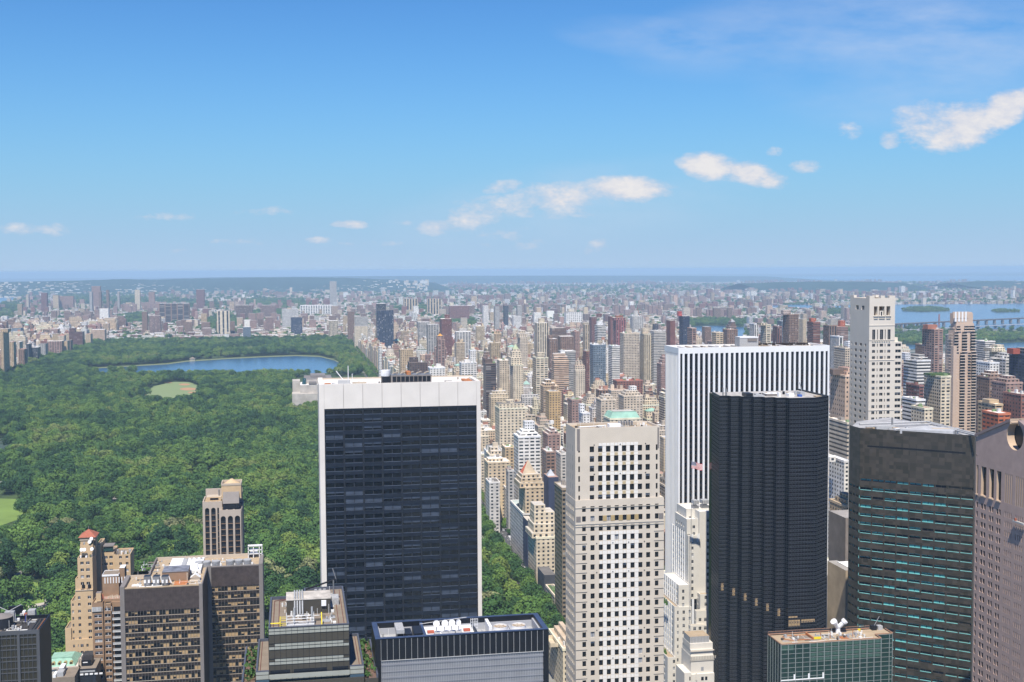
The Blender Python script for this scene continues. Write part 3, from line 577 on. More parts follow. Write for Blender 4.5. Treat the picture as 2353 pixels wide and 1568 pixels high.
# ================= pink granite tower with the open round pediment (seen from its gable side)
def pediment_tower():
    X=270.0; far=Vector((X,0,0)); d=ray(2243,1003); k=X/d.x; Yf=d.y*k; ze=250+d.z*k
    d=ray(2333,965); k=X/d.x; Ya=d.y*k; za=250+d.z*k
    half=Yf-Ya; Yn=Ya-half
    t=root('skyscraper',(X+30,Ya,0),'pink granite skyscraper with broken gable and round opening at its peak','skyscraper')
    n_=Vector((-1,0,0)); u=Vector((0,-1,0)); O=Vector((X,Yf,0)); W=2*half
    def ay(px,py): d_=ray(px,py); k_=X/d_.x; return Yf-d_.y*k_, 250+d_.z*k_
    r=(ay(2333,965)[1]-ay(2333,1034)[1])*.5; 
    cu,cz=ay(2334,1003); R_=5.4; cu=half
    mb=MB(); zb=min(ze,cz-R_)-6
    # gable face around a circular notch, fan of quads
    n=48; notch=2.6
    def top(uu): return ze+(za-ze)*(1-abs(uu-half)/half)
    pts=[]
    for i in range(n+1):
        a=math.radians(90+26)+i*math.radians(360-52)/n; pts.append((cu+R_*math.cos(a),cz+R_*math.sin(a)))
    pts=pts   # from upper left round the bottom to upper right
    outer=[]
    m=n//2
    for i,(a,z_) in enumerate(pts):
        if i<=m:
            f=i/m
            # walk: from top edge (left of notch) down the left side to the bottom middle
            if f<.35: g=f/.35; uu=(half-notch)*(1-g); outer.append((uu,top(uu)))
            elif f<.6: g=(f-.35)/.25; outer.append((0,ze+(zb-ze)*g))
            else: g=(f-.6)/.4; outer.append((half*g,zb))
        else:
            f=(n-i)/m
            if f<.35: g=f/.35; uu=half+notch+(half-notch)*g; outer.append((uu,top(uu)))
            elif f<.6: g=(f-.35)/.25; outer.append((W,ze+(zb-ze)*g))
            else: g=(f-.6)/.4; outer.append((W-half*g,zb))
    P3=lambda a,z_,dd=0: (X+dd, Yf-a, z_)
    dp=3.2
    for i in range(n):
        (a,b),(c,d_)=pts[i],pts[i+1]; (e,f),(g,h)=outer[i],outer[i+1]
        mb.poly([P3(e,f),P3(g,h),P3(c,d_),P3(a,b)],PINK)
        mb.poly([P3(a,b),P3(c,d_),P3(c,d_,dp),P3(a,b,dp)],PINKL)
    # notch cheeks
    for s_ in (-1,1):
        uu=half+s_*notch; a,b=pts[0] if s_<0 else pts[-1]
        mb.poly([P3(uu,top(uu)),P3(a,b),P3(a,b,dp),P3(uu,top(uu),dp)],PINKL)
    # windows rows below
    z1=zb
    tall0,_z=ay(2262,1078); c6=lambda x,y:(2217.4+x*.1283,948+y*.1283)
    def U(x,y): return ay(*c6(x,y))[0]
    ztop=ay(*c6(230,945))[1]; zbot=ay(*c6(215,1450))[1]
    cols=[(U(210,1000),U(240,1000)),(U(292,1000),U(385,1000)),(U(440,1050),U(522,1050)),(U(570,1080),U(652,1080))]
    fine=[(U(722+i*37,1150),U(722+i*37+20,1150)) for i in range(7)]
    fine=[(a,a+.55) for a,b in fine]
    allc=cols+fine; mir=[(W-b,W-a) for a,b in allc[::-1]]; allc=[c_ for c_ in allc if c_[1]<half]; mir=[(W-b,W-a) for a,b in allc[::-1]]
    # far side columns as narrow piers between thin windows
    w1=wall_face(mb,O,u,n_,W,zbot-.6,z1,allc+mir,[(zbot,ztop)],1.2,PINK,reveal=PINKL)
    fl=3.75; rows=[]; zz=zbot-3.2-2.4
    while zz>3: rows.append((zz,zz+2.2)); zz-=fl
    sub=[]
    for (a,b) in cols:
        if b-a>1.6: s3=(b-a)/2; sub+=[(a+.1,a+s3-.25),(a+s3+.25,b-.1)]
        else: sub.append((a,b))
    sub+= [(a,a+.55) for a,b in fine]; sub=[c_ for c_ in sub if c_[1]<half]; sub=sub+[(W-b,W-a) for a,b in sub[::-1]]
    w2=wall_face(mb,O,u,n_,W,0,zbot-.6,sub,rows,.5,PINK)
    mb.poly([(X,Yn,0),(X+60,Yn,0),(X+60,Yn,ze),(X,Yn,ze)],PINK); mb.poly([(X+60,Yf,0),(X,Yf,0),(X,Yf,ze),(X+60,Yf,ze)],PINK); mb.poly([(X+60,Yn,0),(X+60,Yf,0),(X+60,Yf,ze),(X+60,Yn,ze)],PINK)
    mb.build('wall',t)
    rf=MB()
    for s_ in (-1,1):
        a=half+s_*(half+.4); b=half+s_*notch; za_=top(0)-.1; zb_=top(half-notch)
        rf.poly([P3(a,za_,-.5),P3(b,zb_,-.5),P3(b,zb_+1.1,-.5),P3(a,za_+1.1,-.5)],PINKD)
        rf.poly([P3(a,za_+1.1,-.5),P3(b,zb_+1.1,-.5),P3(b,zb_+1.1,60),P3(a,za_+1.1,60)],PINKD)
        rf.poly([P3(a,za_,-.5),P3(b,zb_,-.5),P3(b,zb_,0),P3(a,za_,0)],PINKD)
        rf.poly([P3(b,zb_+1.1,-.5),P3(b,zb_+1.1,60),P3(b,zb_-1,60),P3(b,zb_-1,-.5)],PINKL)
    rf.poly([P3(half-notch,cz-R_,dp),P3(half+notch,cz-R_,dp),P3(half+notch,cz+2,dp),P3(half-notch,cz+2,dp)],BLKM)  # black sheets stand in for the shade inside the round opening
    rf.box(X+dp,X+59,Yn+1,Yf-1,ze-4,ze-.2,BLKM); rf.poly([P3(half-7,cz-7,dp+.2),P3(half+7,cz-7,dp+.2),P3(half+7,cz+6,dp+.2),P3(half-7,cz+6,dp+.2)],BLKM)
    rf.build('roof',t)
    lv=MB()
    for (a,b) in cols: lv.obar(O,u,n_,a,b,.0,.6,zbot-.5,zbot-.1,PINKL)
    lv.obar(O,u,n_,.5,3.4,.01,.06,zbot-2.6,zbot-.9,GRYCOL); lv.build('sill',t)
    add_windows(t,w1+w2,'att',(DGL2,BLIND,DKMUL),[(0,.9),(.3,.1)],limit=100)
    sc2=root('window_cleaning_rig',(X-1.5,Yf-24,ay(2340,1200)[1]),'small red and grey cleaning platform hanging on the pink granite face','cleaning rig')
    q=MB(); a,zq=ay(2338,1196); yy=Yf-a; q.box(X-1.6,X-.5,yy-6,yy+1,zq-.6,zq,GALV); q.tube((X-1,yy+.6,zq),(X-1,yy+.6,zq+1.2),.1,STEEL); q.build('platform',sc2)
    q=MB(); q.box(X-1.5,X-.9,yy-.9,yy-.2,zq,zq+1,REDT); q.build('motor',sc2)
pediment_tower()
def tier(mb, wl, x0,x1,y0,y1,z0,z1,mt,top,colsS,colsW,rows,depth=.3,east=True,back=True):
    """one setback block: south and west faces get openings"""
    rs=[r for r in rows if r[0]>z0+.3 and r[1]<z1-.6]
    wl += wall_face(mb,Vector((x0,y0,0)),VX,-VY,x1-x0,z0,z1,[c for c in colsS if c[1]<x1-x0-.2],rs,depth,mt)
    wl += wall_face(mb,Vector((x0,y1,0)),-VY,-VX,y1-y0,z0,z1,[c for c in colsW if c[1]<y1-y0-.2],rs,depth,mt)
    mb.poly([(x1,y0,z0),(x1,y1,z0),(x1,y1,z1),(x1,y0,z1)],mt); mb.poly([(x1,y1,z0),(x0,y1,z0),(x0,y1,z1),(x1,y1,z1)],mt)
    mb.poly([(x0,y0,z1-.7),(x1,y0,z1-.7),(x1,y1,z1-.7),(x0,y1,z1-.7)],top)
    for (a,b,c,d) in ((x0+.01,x1-.01,y0+.01,y0+.35),(x0+.01,x1-.01,y1-.35,y1-.01),(x0+.01,x0+.35,y0+.36,y1-.36),(x1-.35,x1-.01,y0+.36,y1-.36)): mb.box(a,b,c,d,z1-.8,z1+.003,mt)

# ================= white stepped tower in front of the ribbed tower
def stepped_tower():
    c=lambda x,y:(1493.7+x*.2676,1149+y*.2676); Y=600.0
    X=lambda v,yy=Y: Xat(*c(v,600),yy); Z=lambda v,yy=Y: PY(*c(400,v),yy).z
    t=root('setback_tower',(X(330),Y+15,0),'cream white stepped art deco tower with planted terraces and rooftop tanks','apartment tower')
    mb=MB(); wl=[]; fl=Z(400)-Z(458); rows=[(Z(935)-.9+k*fl,Z(935)+.9+k*fl) for k in range(-32,18)]
    g=lambda n,s,p,w_: [(s+i*p,s+i*p+w_) for i in range(n)]
    xr=X(640)
    WH=mat('cream_white_brick',(.66,.63,.57),.75,var=.05)
    tier(mb,wl,X(352),xr,Y+8,Y+24,Z(820),Z(75,Y+8)-0,WH,ROOFW,[(X(375)-X(352),X(395)-X(352))],g(3,2,4,1),rows)
    tier(mb,wl,X(425),xr-2,Y+.5,Y+7.9,Z(850),Z(105),WH,ROOFW,[(X(490)-X(425),X(510)-X(425))],[],rows)
    tier(mb,wl,X(325),X(424),Y+2,Y+22,Z(850),Z(180)+.6,WH,ROOFW,[(X(375)-X(325),X(396)-X(325))],g(4,2,4,1.6),rows)
    tier(mb,wl,X(328),X(424.5),Y,Y+1.9,Z(850),Z(305),WH,ROOFW,g(2,X(356)-X(328),X(404)-X(354),X(372)-X(355)),[],rows)
    tier(mb,wl,X(328)-.1,X(328)+2,Y+2.0,Y+27,Z(850),Z(300),WH,ROOFW,[],g(7,1.2,3.5,1.7),rows)
    tier(mb,wl,X(225),X(327),Y-4,Y+22,Z(1300),Z(708),WH,ROOFW,g(2,X(255)-X(225),X(306)-X(255),X(274)-X(255)),g(7,1.2,3.5,1.7),rows)
    tier(mb,wl,X(185),X(224.7),Y-5,Y+22,0,Z(882),WH,ROOFT,g(1,X(208)-X(185),4,X(225)-X(208)-.3),g(7,1.2,3.5,1.7),rows)
    tier(mb,wl,X(225),X(330),Y-5,Y-4.01,0,Z(890),WH,ROOFT,g(2,X(255)-X(225),X(306)-X(255),X(274)-X(255)),[],rows)
    tier(mb,wl,X(118),X(184.6),Y-7,Y+18,0,Z(1300),WH,ROOFT,g(2,X(118+45)-X(118),X(212)-X(163),X(181)-X(163)),g(6,1.2,3.5,1.7),rows)
    tier(mb,wl,X(185),X(285),Y-7,Y-5.01,0,Z(1300)-6,WH,ROOFT,g(2,X(210)-X(185),X(255)-X(210),X(228)-X(210)),[],rows)
    # projecting wings on the front, stepping down towards the viewer
    for (a,top_,yy,c_) in ((432,815,5,[(470,492)]),(398,955,8,[(420,442),(466,488)]),(346,1078,11,[(374,396),(420,442),(466,488)]),(300,1197,14,[(330,350),(374,396),(420,442)])):
        q=Y-yy; x0=X(a,q); tier(mb,wl,x0,xr-1,q,Y-.01 if yy==5 else q+2.99,0,Z(top_,q),WH,ROOFT,[(X(s,q)-x0,X(e,q)-x0) for s,e in c_],g(1,.6,2,1.2),rows)
    mb.build('wall',t)
    # fluted crown ornaments and pilasters
    o=MB()
    for xx in (X(344),X(400)): o.box(xx,xx+1.6,Y-.25,Y,Z(360),Z(300)+.5,GRANW)
    for i in range(7): o.box(X(328)-.5,X(328)-.1,Y+26-i*3.5,Y+26.9-i*3.5,Z(850),Z(290),GRANW)
    for i in range(7): o.box(X(225)-.4,X(225),Y+21-i*3.5,Y+21.9-i*3.5,Z(880),Z(700),GRANW)
    for i in range(7): o.box(X(185)-.4,X(185),Y+21-i*3.5,Y+21.9-i*3.5,30,Z(875),GRANW)
    o.build('pilaster',t)
    add_windows(t,wl,'stp',(DGL,BLIND,WHT),[(0,.55),(.4,.3),(1,.15)],limit=100)
    for (xx,w_) in ((X(430),X(470)-X(430)),(X(505),X(560)-X(505))):
        k=MB(); zt=Z(60,Y+10); k.box(xx,xx+w_,Y+10,Y+15,zt-1,zt+.4,STEEL)
        for i in range(4): k.tube((xx+i*w_/3,Y+10,zt-3),(xx+i*w_/3,Y+10,zt+3.4),.14,STEEL)
        k.box(xx,xx+w_,Y+10.5,Y+15,zt+1.2,zt+3.2,GALV); k.build('roof_tank',t)
    pl=root('terrace_planting',(X(165),Y+3,Z(880)),'row of slim green shrubs on the upper terrace of the stepped white tower','shrubs')
    k=MB()
    for i in range(6): k.cyl((X(125)+1.5,Y+1+i*3.3),.7,.15,Z(882)-.6,Z(882)+2.6,PLANT,6)
    k.build('foliage',pl)
    pl=root('terrace_planting',(X(140),Y+1,Z(1300)),'row of green shrubs on the lower terrace of the stepped white tower','shrubs')
    k=MB()
    for i in range(5): k.cyl((X(120)+1.2,Y+1+i*3.3),.9,.2,Z(1300)-.6,Z(1300)+2.0,PLANT,6)
    k.build('foliage',pl)
stepped_tower()

def ornate_top():
    c=lambda x,y:(1493.7+x*.2676,1149+y*.2676); Y=540.0
    X=lambda v: Xat(*c(v,1400),Y); Z=lambda v: PY(*c(400,v),Y).z
    t=root('stone_building',(X(440),Y+7,0),'cream stone building top with carved frieze and grey rooftop screen','office building')
    CR=mat('cream_stone',(.68,.64,.57),.75,var=.05); mb=MB()
    mb.box(X(350),X(545),Y,Y+14,0,Z(1340),CR); mb.box(X(352),X(543),Y+.5,Y+13,Z(1340),Z(1290),CR); mb.box(X(350),X(545),Y+1.2,Y+12,Z(1290),Z(1240),CR)
    mb.box(X(290),X(349.5),Y-1,Y+12,0,Z(1475),CR); mb.box(X(350),X(545),Y-1.2,Y-.01,0,Z(1490),CR); mb.build('wall',t)
    k=MB(); k.box(X(352),X(520),Y+2,Y+11,Z(1240),Z(1185),GALV,top=ROOFT)
    for i in range(14): k.box(X(352)+i*.72,X(352)+i*.72+.1,Y+1.9,Y+2,Z(1240),Z(1185),GRYCOL)
    k.build('roof_screen',t)
    k=MB(); k.box(X(346),X(550),Y-.25,Y,Z(1385),Z(1372),LIMED)
    for i in range(16): k.box(X(352)+i*.78,X(352)+i*.78+.45,Y-.2,Y,Z(1368),Z(1345),LIMED)
    k.box(X(346),X(550),Y-.3,Y,Z(1300),Z(1292),LIME); k.box(X(385),X(395),Y-1.6,Y-1.2,Z(1540),Z(1478),CR); k.build('frieze',t)
    for (a,b,s,e) in ((438,460,1470,1438),(432,454,1545,1515),(466,485,1545,1515),(332,342,1540,1508)):
        k=MB(); y=Y-.02 if s==1470 else (Y-1.22 if a>400 else Y-1.02); k.box(X(a),X(b),y-.03,y,Z(s),Z(e),BLIND if s==1470 else DGL); k.build('window',t)
ornate_top()

# ================= green glass block with tan roof (lower right)
def green_glass():
    c=lambda x,y:(1746.4+x*.14649,1407.5+y*.14649); Y=430.0
    A=PY(*c(330,500),Y); B=PY(*c(1900,400),Y); z=(A.z+B.z)/2; x0,x1=A.x,B.x
    x2=Xat(*c(2080,350),Y+5); Y1=PZ(*c(130,345),z).y; Yb=Y1
    t=root('office_tower',((x0+x1)/2,Y+9,0),'green glass office block with flat tan roof and white funnel vents','office tower')
    GG=glass('green_glass',(.016,.045,.040),.15,.45); GG2=glass('pale_green_panel',(.055,.115,.09),.3); mb=MB()
    mb.prism([(x0,Y),(x1,Y),(x1,Y+5),(x2,Y+5),(x2,Y1),(x0,Y1)],0,z-.5,GG,top=ROOFT); mb.build('glass_body',t)
    mu=MB(); MU=mat('aluminium_mullion',(.28,.31,.30),.45,.2); p=(x1-x0)/14; fh=(PY(*c(500,640),Y).z-PY(*c(500,930),Y).z)/4
    for i in range(15): mu.box(x0+i*p-.12,x0+i*p+.12,Y-.22,Y,0,z,MU)
    for i in range(28): mu.box(x0+(i+.5)*p/2*1-.03+0,x0+(i+.5)*p/2+.03,Y-.1,Y,0,z,DKMUL) 
    k=0; zz=z-.3
    while zz>3: mu.box(x0,x1,Y-.13,Y-.002,zz-.13,zz,MU); mu.box(x1,x2,Y+4.87,Y+4.998,zz-.13,zz,MU); mu.box(x0-.1,x0-.002,Y,Y1,zz-.13,zz,DKMUL); zz-=fh
    for i in range(6): mu.box(x0-.18,x0,Y+i*(Y1-Y)/5-.08,Y+i*(Y1-Y)/5+.08,0,z,MU)
    mu.box(x2-1.5,x2-1.3,Y+4.8,Y+5,0,z,MU); mu.box(x2-.2,x2,Y+4.8,Y+5,0,z,MU); mu.build('mullion',t)
    pn=MB(); 
    for k in range(8):
        zt=z-.6-k*fh*.5*2
        if k<4: pn.box(x0+4*p+.13,x1-.13,Y-.05,Y-.003,zt-fh*.62,zt-.1,GG2)
    pn.box(x0+.15,x0+2*p-.8,Y-.05,Y-.003,z-2.6,z-.7,GG2); pn.build('spandrel_panel',t)
    lw=MB(); zl=PY(*c(345,1075),Y).z
    for i in range(3):
        lw.box(x0+i*2*p,x0+(i+1)*2*p-.1,Y-.3,Y-.02,zl,zl+.35,WHT); lw.box(x0+(i+1)*2*p-.75,x0+(i+1)*2*p-.1,Y-.28,Y-.02,zl,zl+2.2,WHT)
    lw.build('white_sill',t)  # white sill and upright strips in front of the glass
    rl=MB(); CP=mat('copper_edge',(.35,.2,.13),.6,.2)
    for (a,b) in (((x0,Y,z),(x1,Y,z)),((x0,Y1,z),(x2-6,Y1,z)),((x1,Y,z),(x1,Y+5,z)),((x1,Y+5,z),(x2,Y+5,z)),((x2,Y+5,z),(x2,Y1-1.5,z)),((x0,Y,z),(x0,Y1,z))):
        rl.tube(a,b,.22,CP)
    nb=26
    for i in range(nb+1): xx=x0+(x2-6-x0)*i/nb; rl.tube((xx,Y1,z-.5),(xx,Y1,z+1.0),.06,CP)
    rl.tube((x0,Y1,z+1.0),(x2-6,Y1,z+1.0),.09,CP); rl.box(x0,x2-6,Y1-.05,Y1,z-.4,z+.8,DKMUL); rl.build('railing',t)
    tr=MB(); cx_,cy_=Xat(*c(430,430),Y+6),Y+7.5
    for r_ in (3.4,2.7):
        for i in range(20):
            a=math.pi/2+i*math.pi/20; b=a+math.pi/20
            tr.tube((cx_+2+r_*math.cos(a),cy_+r_*math.sin(a)*.9,z-.25),(cx_+2+r_*math.cos(b),cy_+r_*math.sin(b)*.9,z-.25),.1,ORNG)
        for s_ in (-1,1): tr.tube((cx_+2,cy_+s_*r_*.9,z-.25),(cx_+10,cy_+s_*r_*.9,z-.25),.1,ORNG)
    tr.box(cx_+2,cx_+9,cy_-1.8,cy_+1.8,z-.5,z-.2,ROOFG); tr.box(cx_+3.5,cx_+4.1,cy_-3,cy_+3,z-.3,z+.1,STEEL); tr.box(cx_+9.5,cx_+10,cy_-3.5,cy_+3.5,z-.3,z+.5,ORNG); tr.box(cx_+10,cx_+13,cy_-3.4,cy_-3.1,z-.3,z+.6,YEL)
    tr.build('cleaning_track',t)
    vt=MB(); vx=Xat(*c(1205,300),Y+12)
    vt.cyl((vx,Y+11),.95,.8,z-.5,z+2.2,WHT,14)
    vt.tube((vx,Y+11,z+1.6),(vx-2.0,Y+10,z+4.0),.85,WHT,14); vt.tube((vx,Y+11,z+1.6),(vx+2.0,Y+10,z+4.0),.85,WHT,14)
    vt.tube((vx-1.9,Y+10.1,z+3.9),(vx-2.5,Y+9.8,z+4.6),1.25,WHT,14); vt.tube((vx+1.9,Y+10.1,z+3.9),(vx+2.5,Y+9.8,z+4.6),1.25,WHT,14); vt.build('funnel_vent',t)
    g=MB()
    for u_,h in ((950,1.9),(1100,1.8),(1455,2.4)): xx=Xat(*c(u_,400),Y+5); g.tube((xx,Y+5,z-.5),(xx,Y+5,z+h),.13,ORNG)
    for i in range(2): xx=Xat(*c(1240,400),Y+4); g.box(xx,xx+3.5,Y+3+i*1.6,Y+3.7+i*1.6,z-.5,z-.2,ORNG)
    xx=Xat(*c(1740,320),Y+12); g.box(xx,xx+2,Y+11,Y+13,z-.5,z+1.2,BLKM); g.tube((xx+1,Y+12,z+.5),(xx+4,Y+13,z+4.5),.15,STEEL); g.box(xx+2.6,xx+4.5,Y+11,Y+13,z-.5,z+1.1,GALV)
    xx=Xat(*c(1540,320),Y+12); g.box(xx,xx+1,Y+12,Y+13,z-.5,z+.1,YEL)
    g.build('roof_gear',t); roof_clutter(t,x0+2,x1-1,Y+1.5,Y1-1.5,z-.5,70,6)
green_glass()

# ================= black rimmed block with satellite dishes (lower middle)
def dish_block():
    c=lambda x,y:(833+x*.19533,1390.2+y*.19533); Y=350.0
    A=PY(*c(150,425),Y); B=PY(*c(2190,300),Y); z=(A.z+B.z)/2+.4; x0,x1=A.x,B.x; Y1=PZ(*c(105,210),z).y
    t=root('office_tower',((x0+x1)/2,Y+9,0),'black office block with blue roof rim, open plant deck and grey screened front','office tower')
    W=x1-x0; lw=W*65/2040; rim=1.1; mb=MB(); zb=PY(*c(1200,600),Y).z
    mb.box(x0,x0+lw,Y,Y1,0,z,BLKM); mb.box(x1-lw,x1,Y,Y1,0,z,BLKM); mb.box(x0+lw,x1-lw,Y1-1,Y1,0,z,BLKM); mb.box(x0+lw,x1-lw,Y+.25,Y+1.2,zb,z,BLKM); mb.build('wall',t)
    cp=MB()
    for (a,b,c_,d) in ((x0,x1,Y-.05,Y+1.2),(x0,x1,Y1-1.0,Y1),(x0,x0+1.5,Y+1.2,Y1-1.0),(x1-1.5,x1,Y+1.2,Y1-1.0)): cp.box(a,b,c_,d,z,z+.14,BLUEM)
    cp.build('coping',t)
    fn=MB(); n=27
    for i in range(n+1): xx=x0+lw+i*(W-2*lw)/n; fn.box(xx-.045,xx+.045,Y-.02,Y+.25,zb,z-.3,GALV)
    fn.box(x0+lw,x1-lw,Y-.05,Y+.3,zb-.15,zb,GALV); fn.build('fin',t)
    gr=MB(); gr.box(x0+lw,x1-lw,Y+.35,Y+.6,0,zb-.15,GRILL); n=96; gx=(W-2*lw)/n
    LG=mat('pale_grille',(.33,.345,.37),.5,.1)
    for i in range(n): xx=x0+lw+i*gx; gr.box(xx,xx+gx*.4,Y+.12,Y+.36,0,zb-.2-(i%2)*.25,LG,bottom=False)
    k=0; zz=zb-1.6
    while zz>40: gr.box(x0+lw,x1-lw,Y+.10,Y+.36,zz,zz+(.16 if k%2 else .45),GRILL,bottom=False); zz-=1.9; k+=1
    gr.build('screen',t)
    dk=MB(); zd=z-3.6; dk.box(x0+lw,x1-lw,Y+1.2,Y1-1,zd-1,zd,GALV)
    LGW=mat('pale_grey_wall',(.38,.39,.42),.7,var=.06); dk.box(x0+lw,x1-lw,Y1-1.4,Y1-1.02,zd,z-1.6,LGW); dk.box(x1-lw-.5,x1-lw,Y+1.2,Y1-1.4,zd,z-.9,LGW); dk.box(x0+lw,x0+lw+.4,Y+1.2,Y1-1.4,zd,z-.9,LGW)
    X=lambda v: Xat(*c(v,300),Y+9)
    dk.box(X(730),X(1290),Y+1.3,Y1-4,zd,z-1.1,WHT); dk.box(X(695),X(725),Y+1.3,Y1-1.4,zd,z-.2,BLUEM); dk.box(X(1290),X(1320),Y+1.3,Y1-5,zd,z-.4,DKMUL); dk.box(X(1475),X(1510),Y+7,Y1-2,zd,z-.2,WHT)
    dk.build('plant_deck',t)
    md=MB(); md.box(X(400),X(470),Y+6,Y+12,zd,z+.2,BLKM); md.box(X(385),X(480),Y+5,Y+13,z-.3,z+.8,GALV)
    md.box(X(490),X(570),Y+5,Y+11,zd,z-.5,BLKM); md.box(X(590),X(690),Y+4,Y+12,zd,z-.2,BLKM); md.box(X(545),X(575),Y+3,Y+4,zd,z-1,WHT)
    for i in range(16): xx=rnd.uniform(X(480),X(690)); yy=Y+rnd.uniform(2,8); md.tube((xx,yy,zd),(xx,yy,z-rnd.uniform(.2,1.8)),.12,STEEL)
    for i in range(5): md.tube((X(360),Y+3+i*.4,zd+1+i*.4),(X(500),Y+3,zd+1+i*.4),.08,GALV)
    md.build('machinery',t)
    for i,(u_) in enumerate((1615,1830)):
        f=MB(); cx=X(u_); cyy=Y+8.5; r=(X(1700)-X(1530))/2
        f.box(cx-r-.5,cx+r+.5,cyy-r-1.2,cyy+r+1.2,zd,z-1.5,LGW); f.cyl((cx,cyy),r,r*1.02,z-1.5,z-.6,WHT,28,cap=False); f.cyl((cx,cyy),r*.93,r*.93,z-1.5,z-1.0,ROOFT,28)
        fo=f.build('fan_housing',t); f=MB()
        for k in range(8): a=k*math.pi/4; f.tube((cx,cyy,z-.8),(cx+r*.9*math.cos(a),cyy+r*.9*math.sin(a),z-.85),.13,BUFF)
        f.build('fan_blades',fo)
    # cage ladder
    la=MB(); a=X(1268); b=X(1350)
    for i in range(5): xx=a+i*(b-a)/4; la.tube((xx,Y+8,zd),(xx,Y+8,z+2.2),.07,WHT)
    for k in range(5): la.tube((a,Y+8,z-1.6+k*.9),(b,Y+8,z-1.6+k*.9),.06,WHT)
    la.build('ladder_cage',t)
    rt=MB(); rt.tube((X(690),Y+13.5,z-.2),(X(1250),Y+13.5,z+1.4-.3),.1,GALV); rt.build('pipe',t); roof_clutter(t,x0+lw+1,x1-lw-1,Y+2,Y1-2.5,zd,70,7)
    for i,(u_,w_) in enumerate(((857,1.0),(955,1.0),(1037,1.0),(1113,.75))):
        d=root('satellite_dish',(X(u_),Y+6,z-1.1),['white round satellite dish, leftmost of four on the black block','white satellite dish, second from left of four on the black block','white satellite dish, third from left of four on the black block','narrower turned white satellite dish, rightmost of four on the black block'][i],'satellite dish','satellite dishes on the black block')
        q=MB(); cx=X(u_); cyy=Y+6; cz=z+1.9; nrm=Vector((-.1+(.75 if i==3 else 0),-1,.35)).normalized(); a=nrm.orthogonal().normalized(); b_=nrm.cross(a); rr=.98
        C0=Vector((cx,cyy,cz)); rings=[[C0-nrm*.35]]
        for r_ in (.5,.85,1.): rings.append([C0-nrm*(.35*(1-r_*r_))+a*(rr*r_*math.cos(k*math.pi/10))+b_*(rr*r_*math.sin(k*math.pi/10)) for k in range(20)])
        for k in range(20): q.poly([rings[0][0],rings[1][k],rings[1][(k+1)%20]],WHT)
        for j in (1,2):
            for k in range(20): q.poly([rings[j][k],rings[j+1][k],rings[j+1][(k+1)%20],rings[j][(k+1)%20]],WHT)
        q.build('reflector',d)
        q=MB(); q.tube((cx,cyy+.4,z-1.1),(cx,cyy+.35,cz-.3),.14,GALV); q.build('mast',d)
        q=MB(); q.box(cx-1.1,cx+1.1,cyy-1.2,cyy+1.2,z-1.1,z-.9,GALV); q.build('base',d)
    for u_ in (785,1205):
        d=root('roof_unit',(X(u_),Y+5,z-1.1),'small red topped box on the white deck, '+('left' if u_<1000 else 'right')+' of the satellite dishes','ventilation unit'); q=MB(); q.box(X(u_)-.9,X(u_)+.9,Y+4.4,Y+5.6,z-1.1,z-.5,WHT); q.build('housing',d)
        q=MB(); q.box(X(u_)-1,X(u_)+1,Y+4.3,Y+5.7,z-.5,z+.1,mat('red_cover',(.45,.12,.07))); q.build('cover',d)
dish_block()

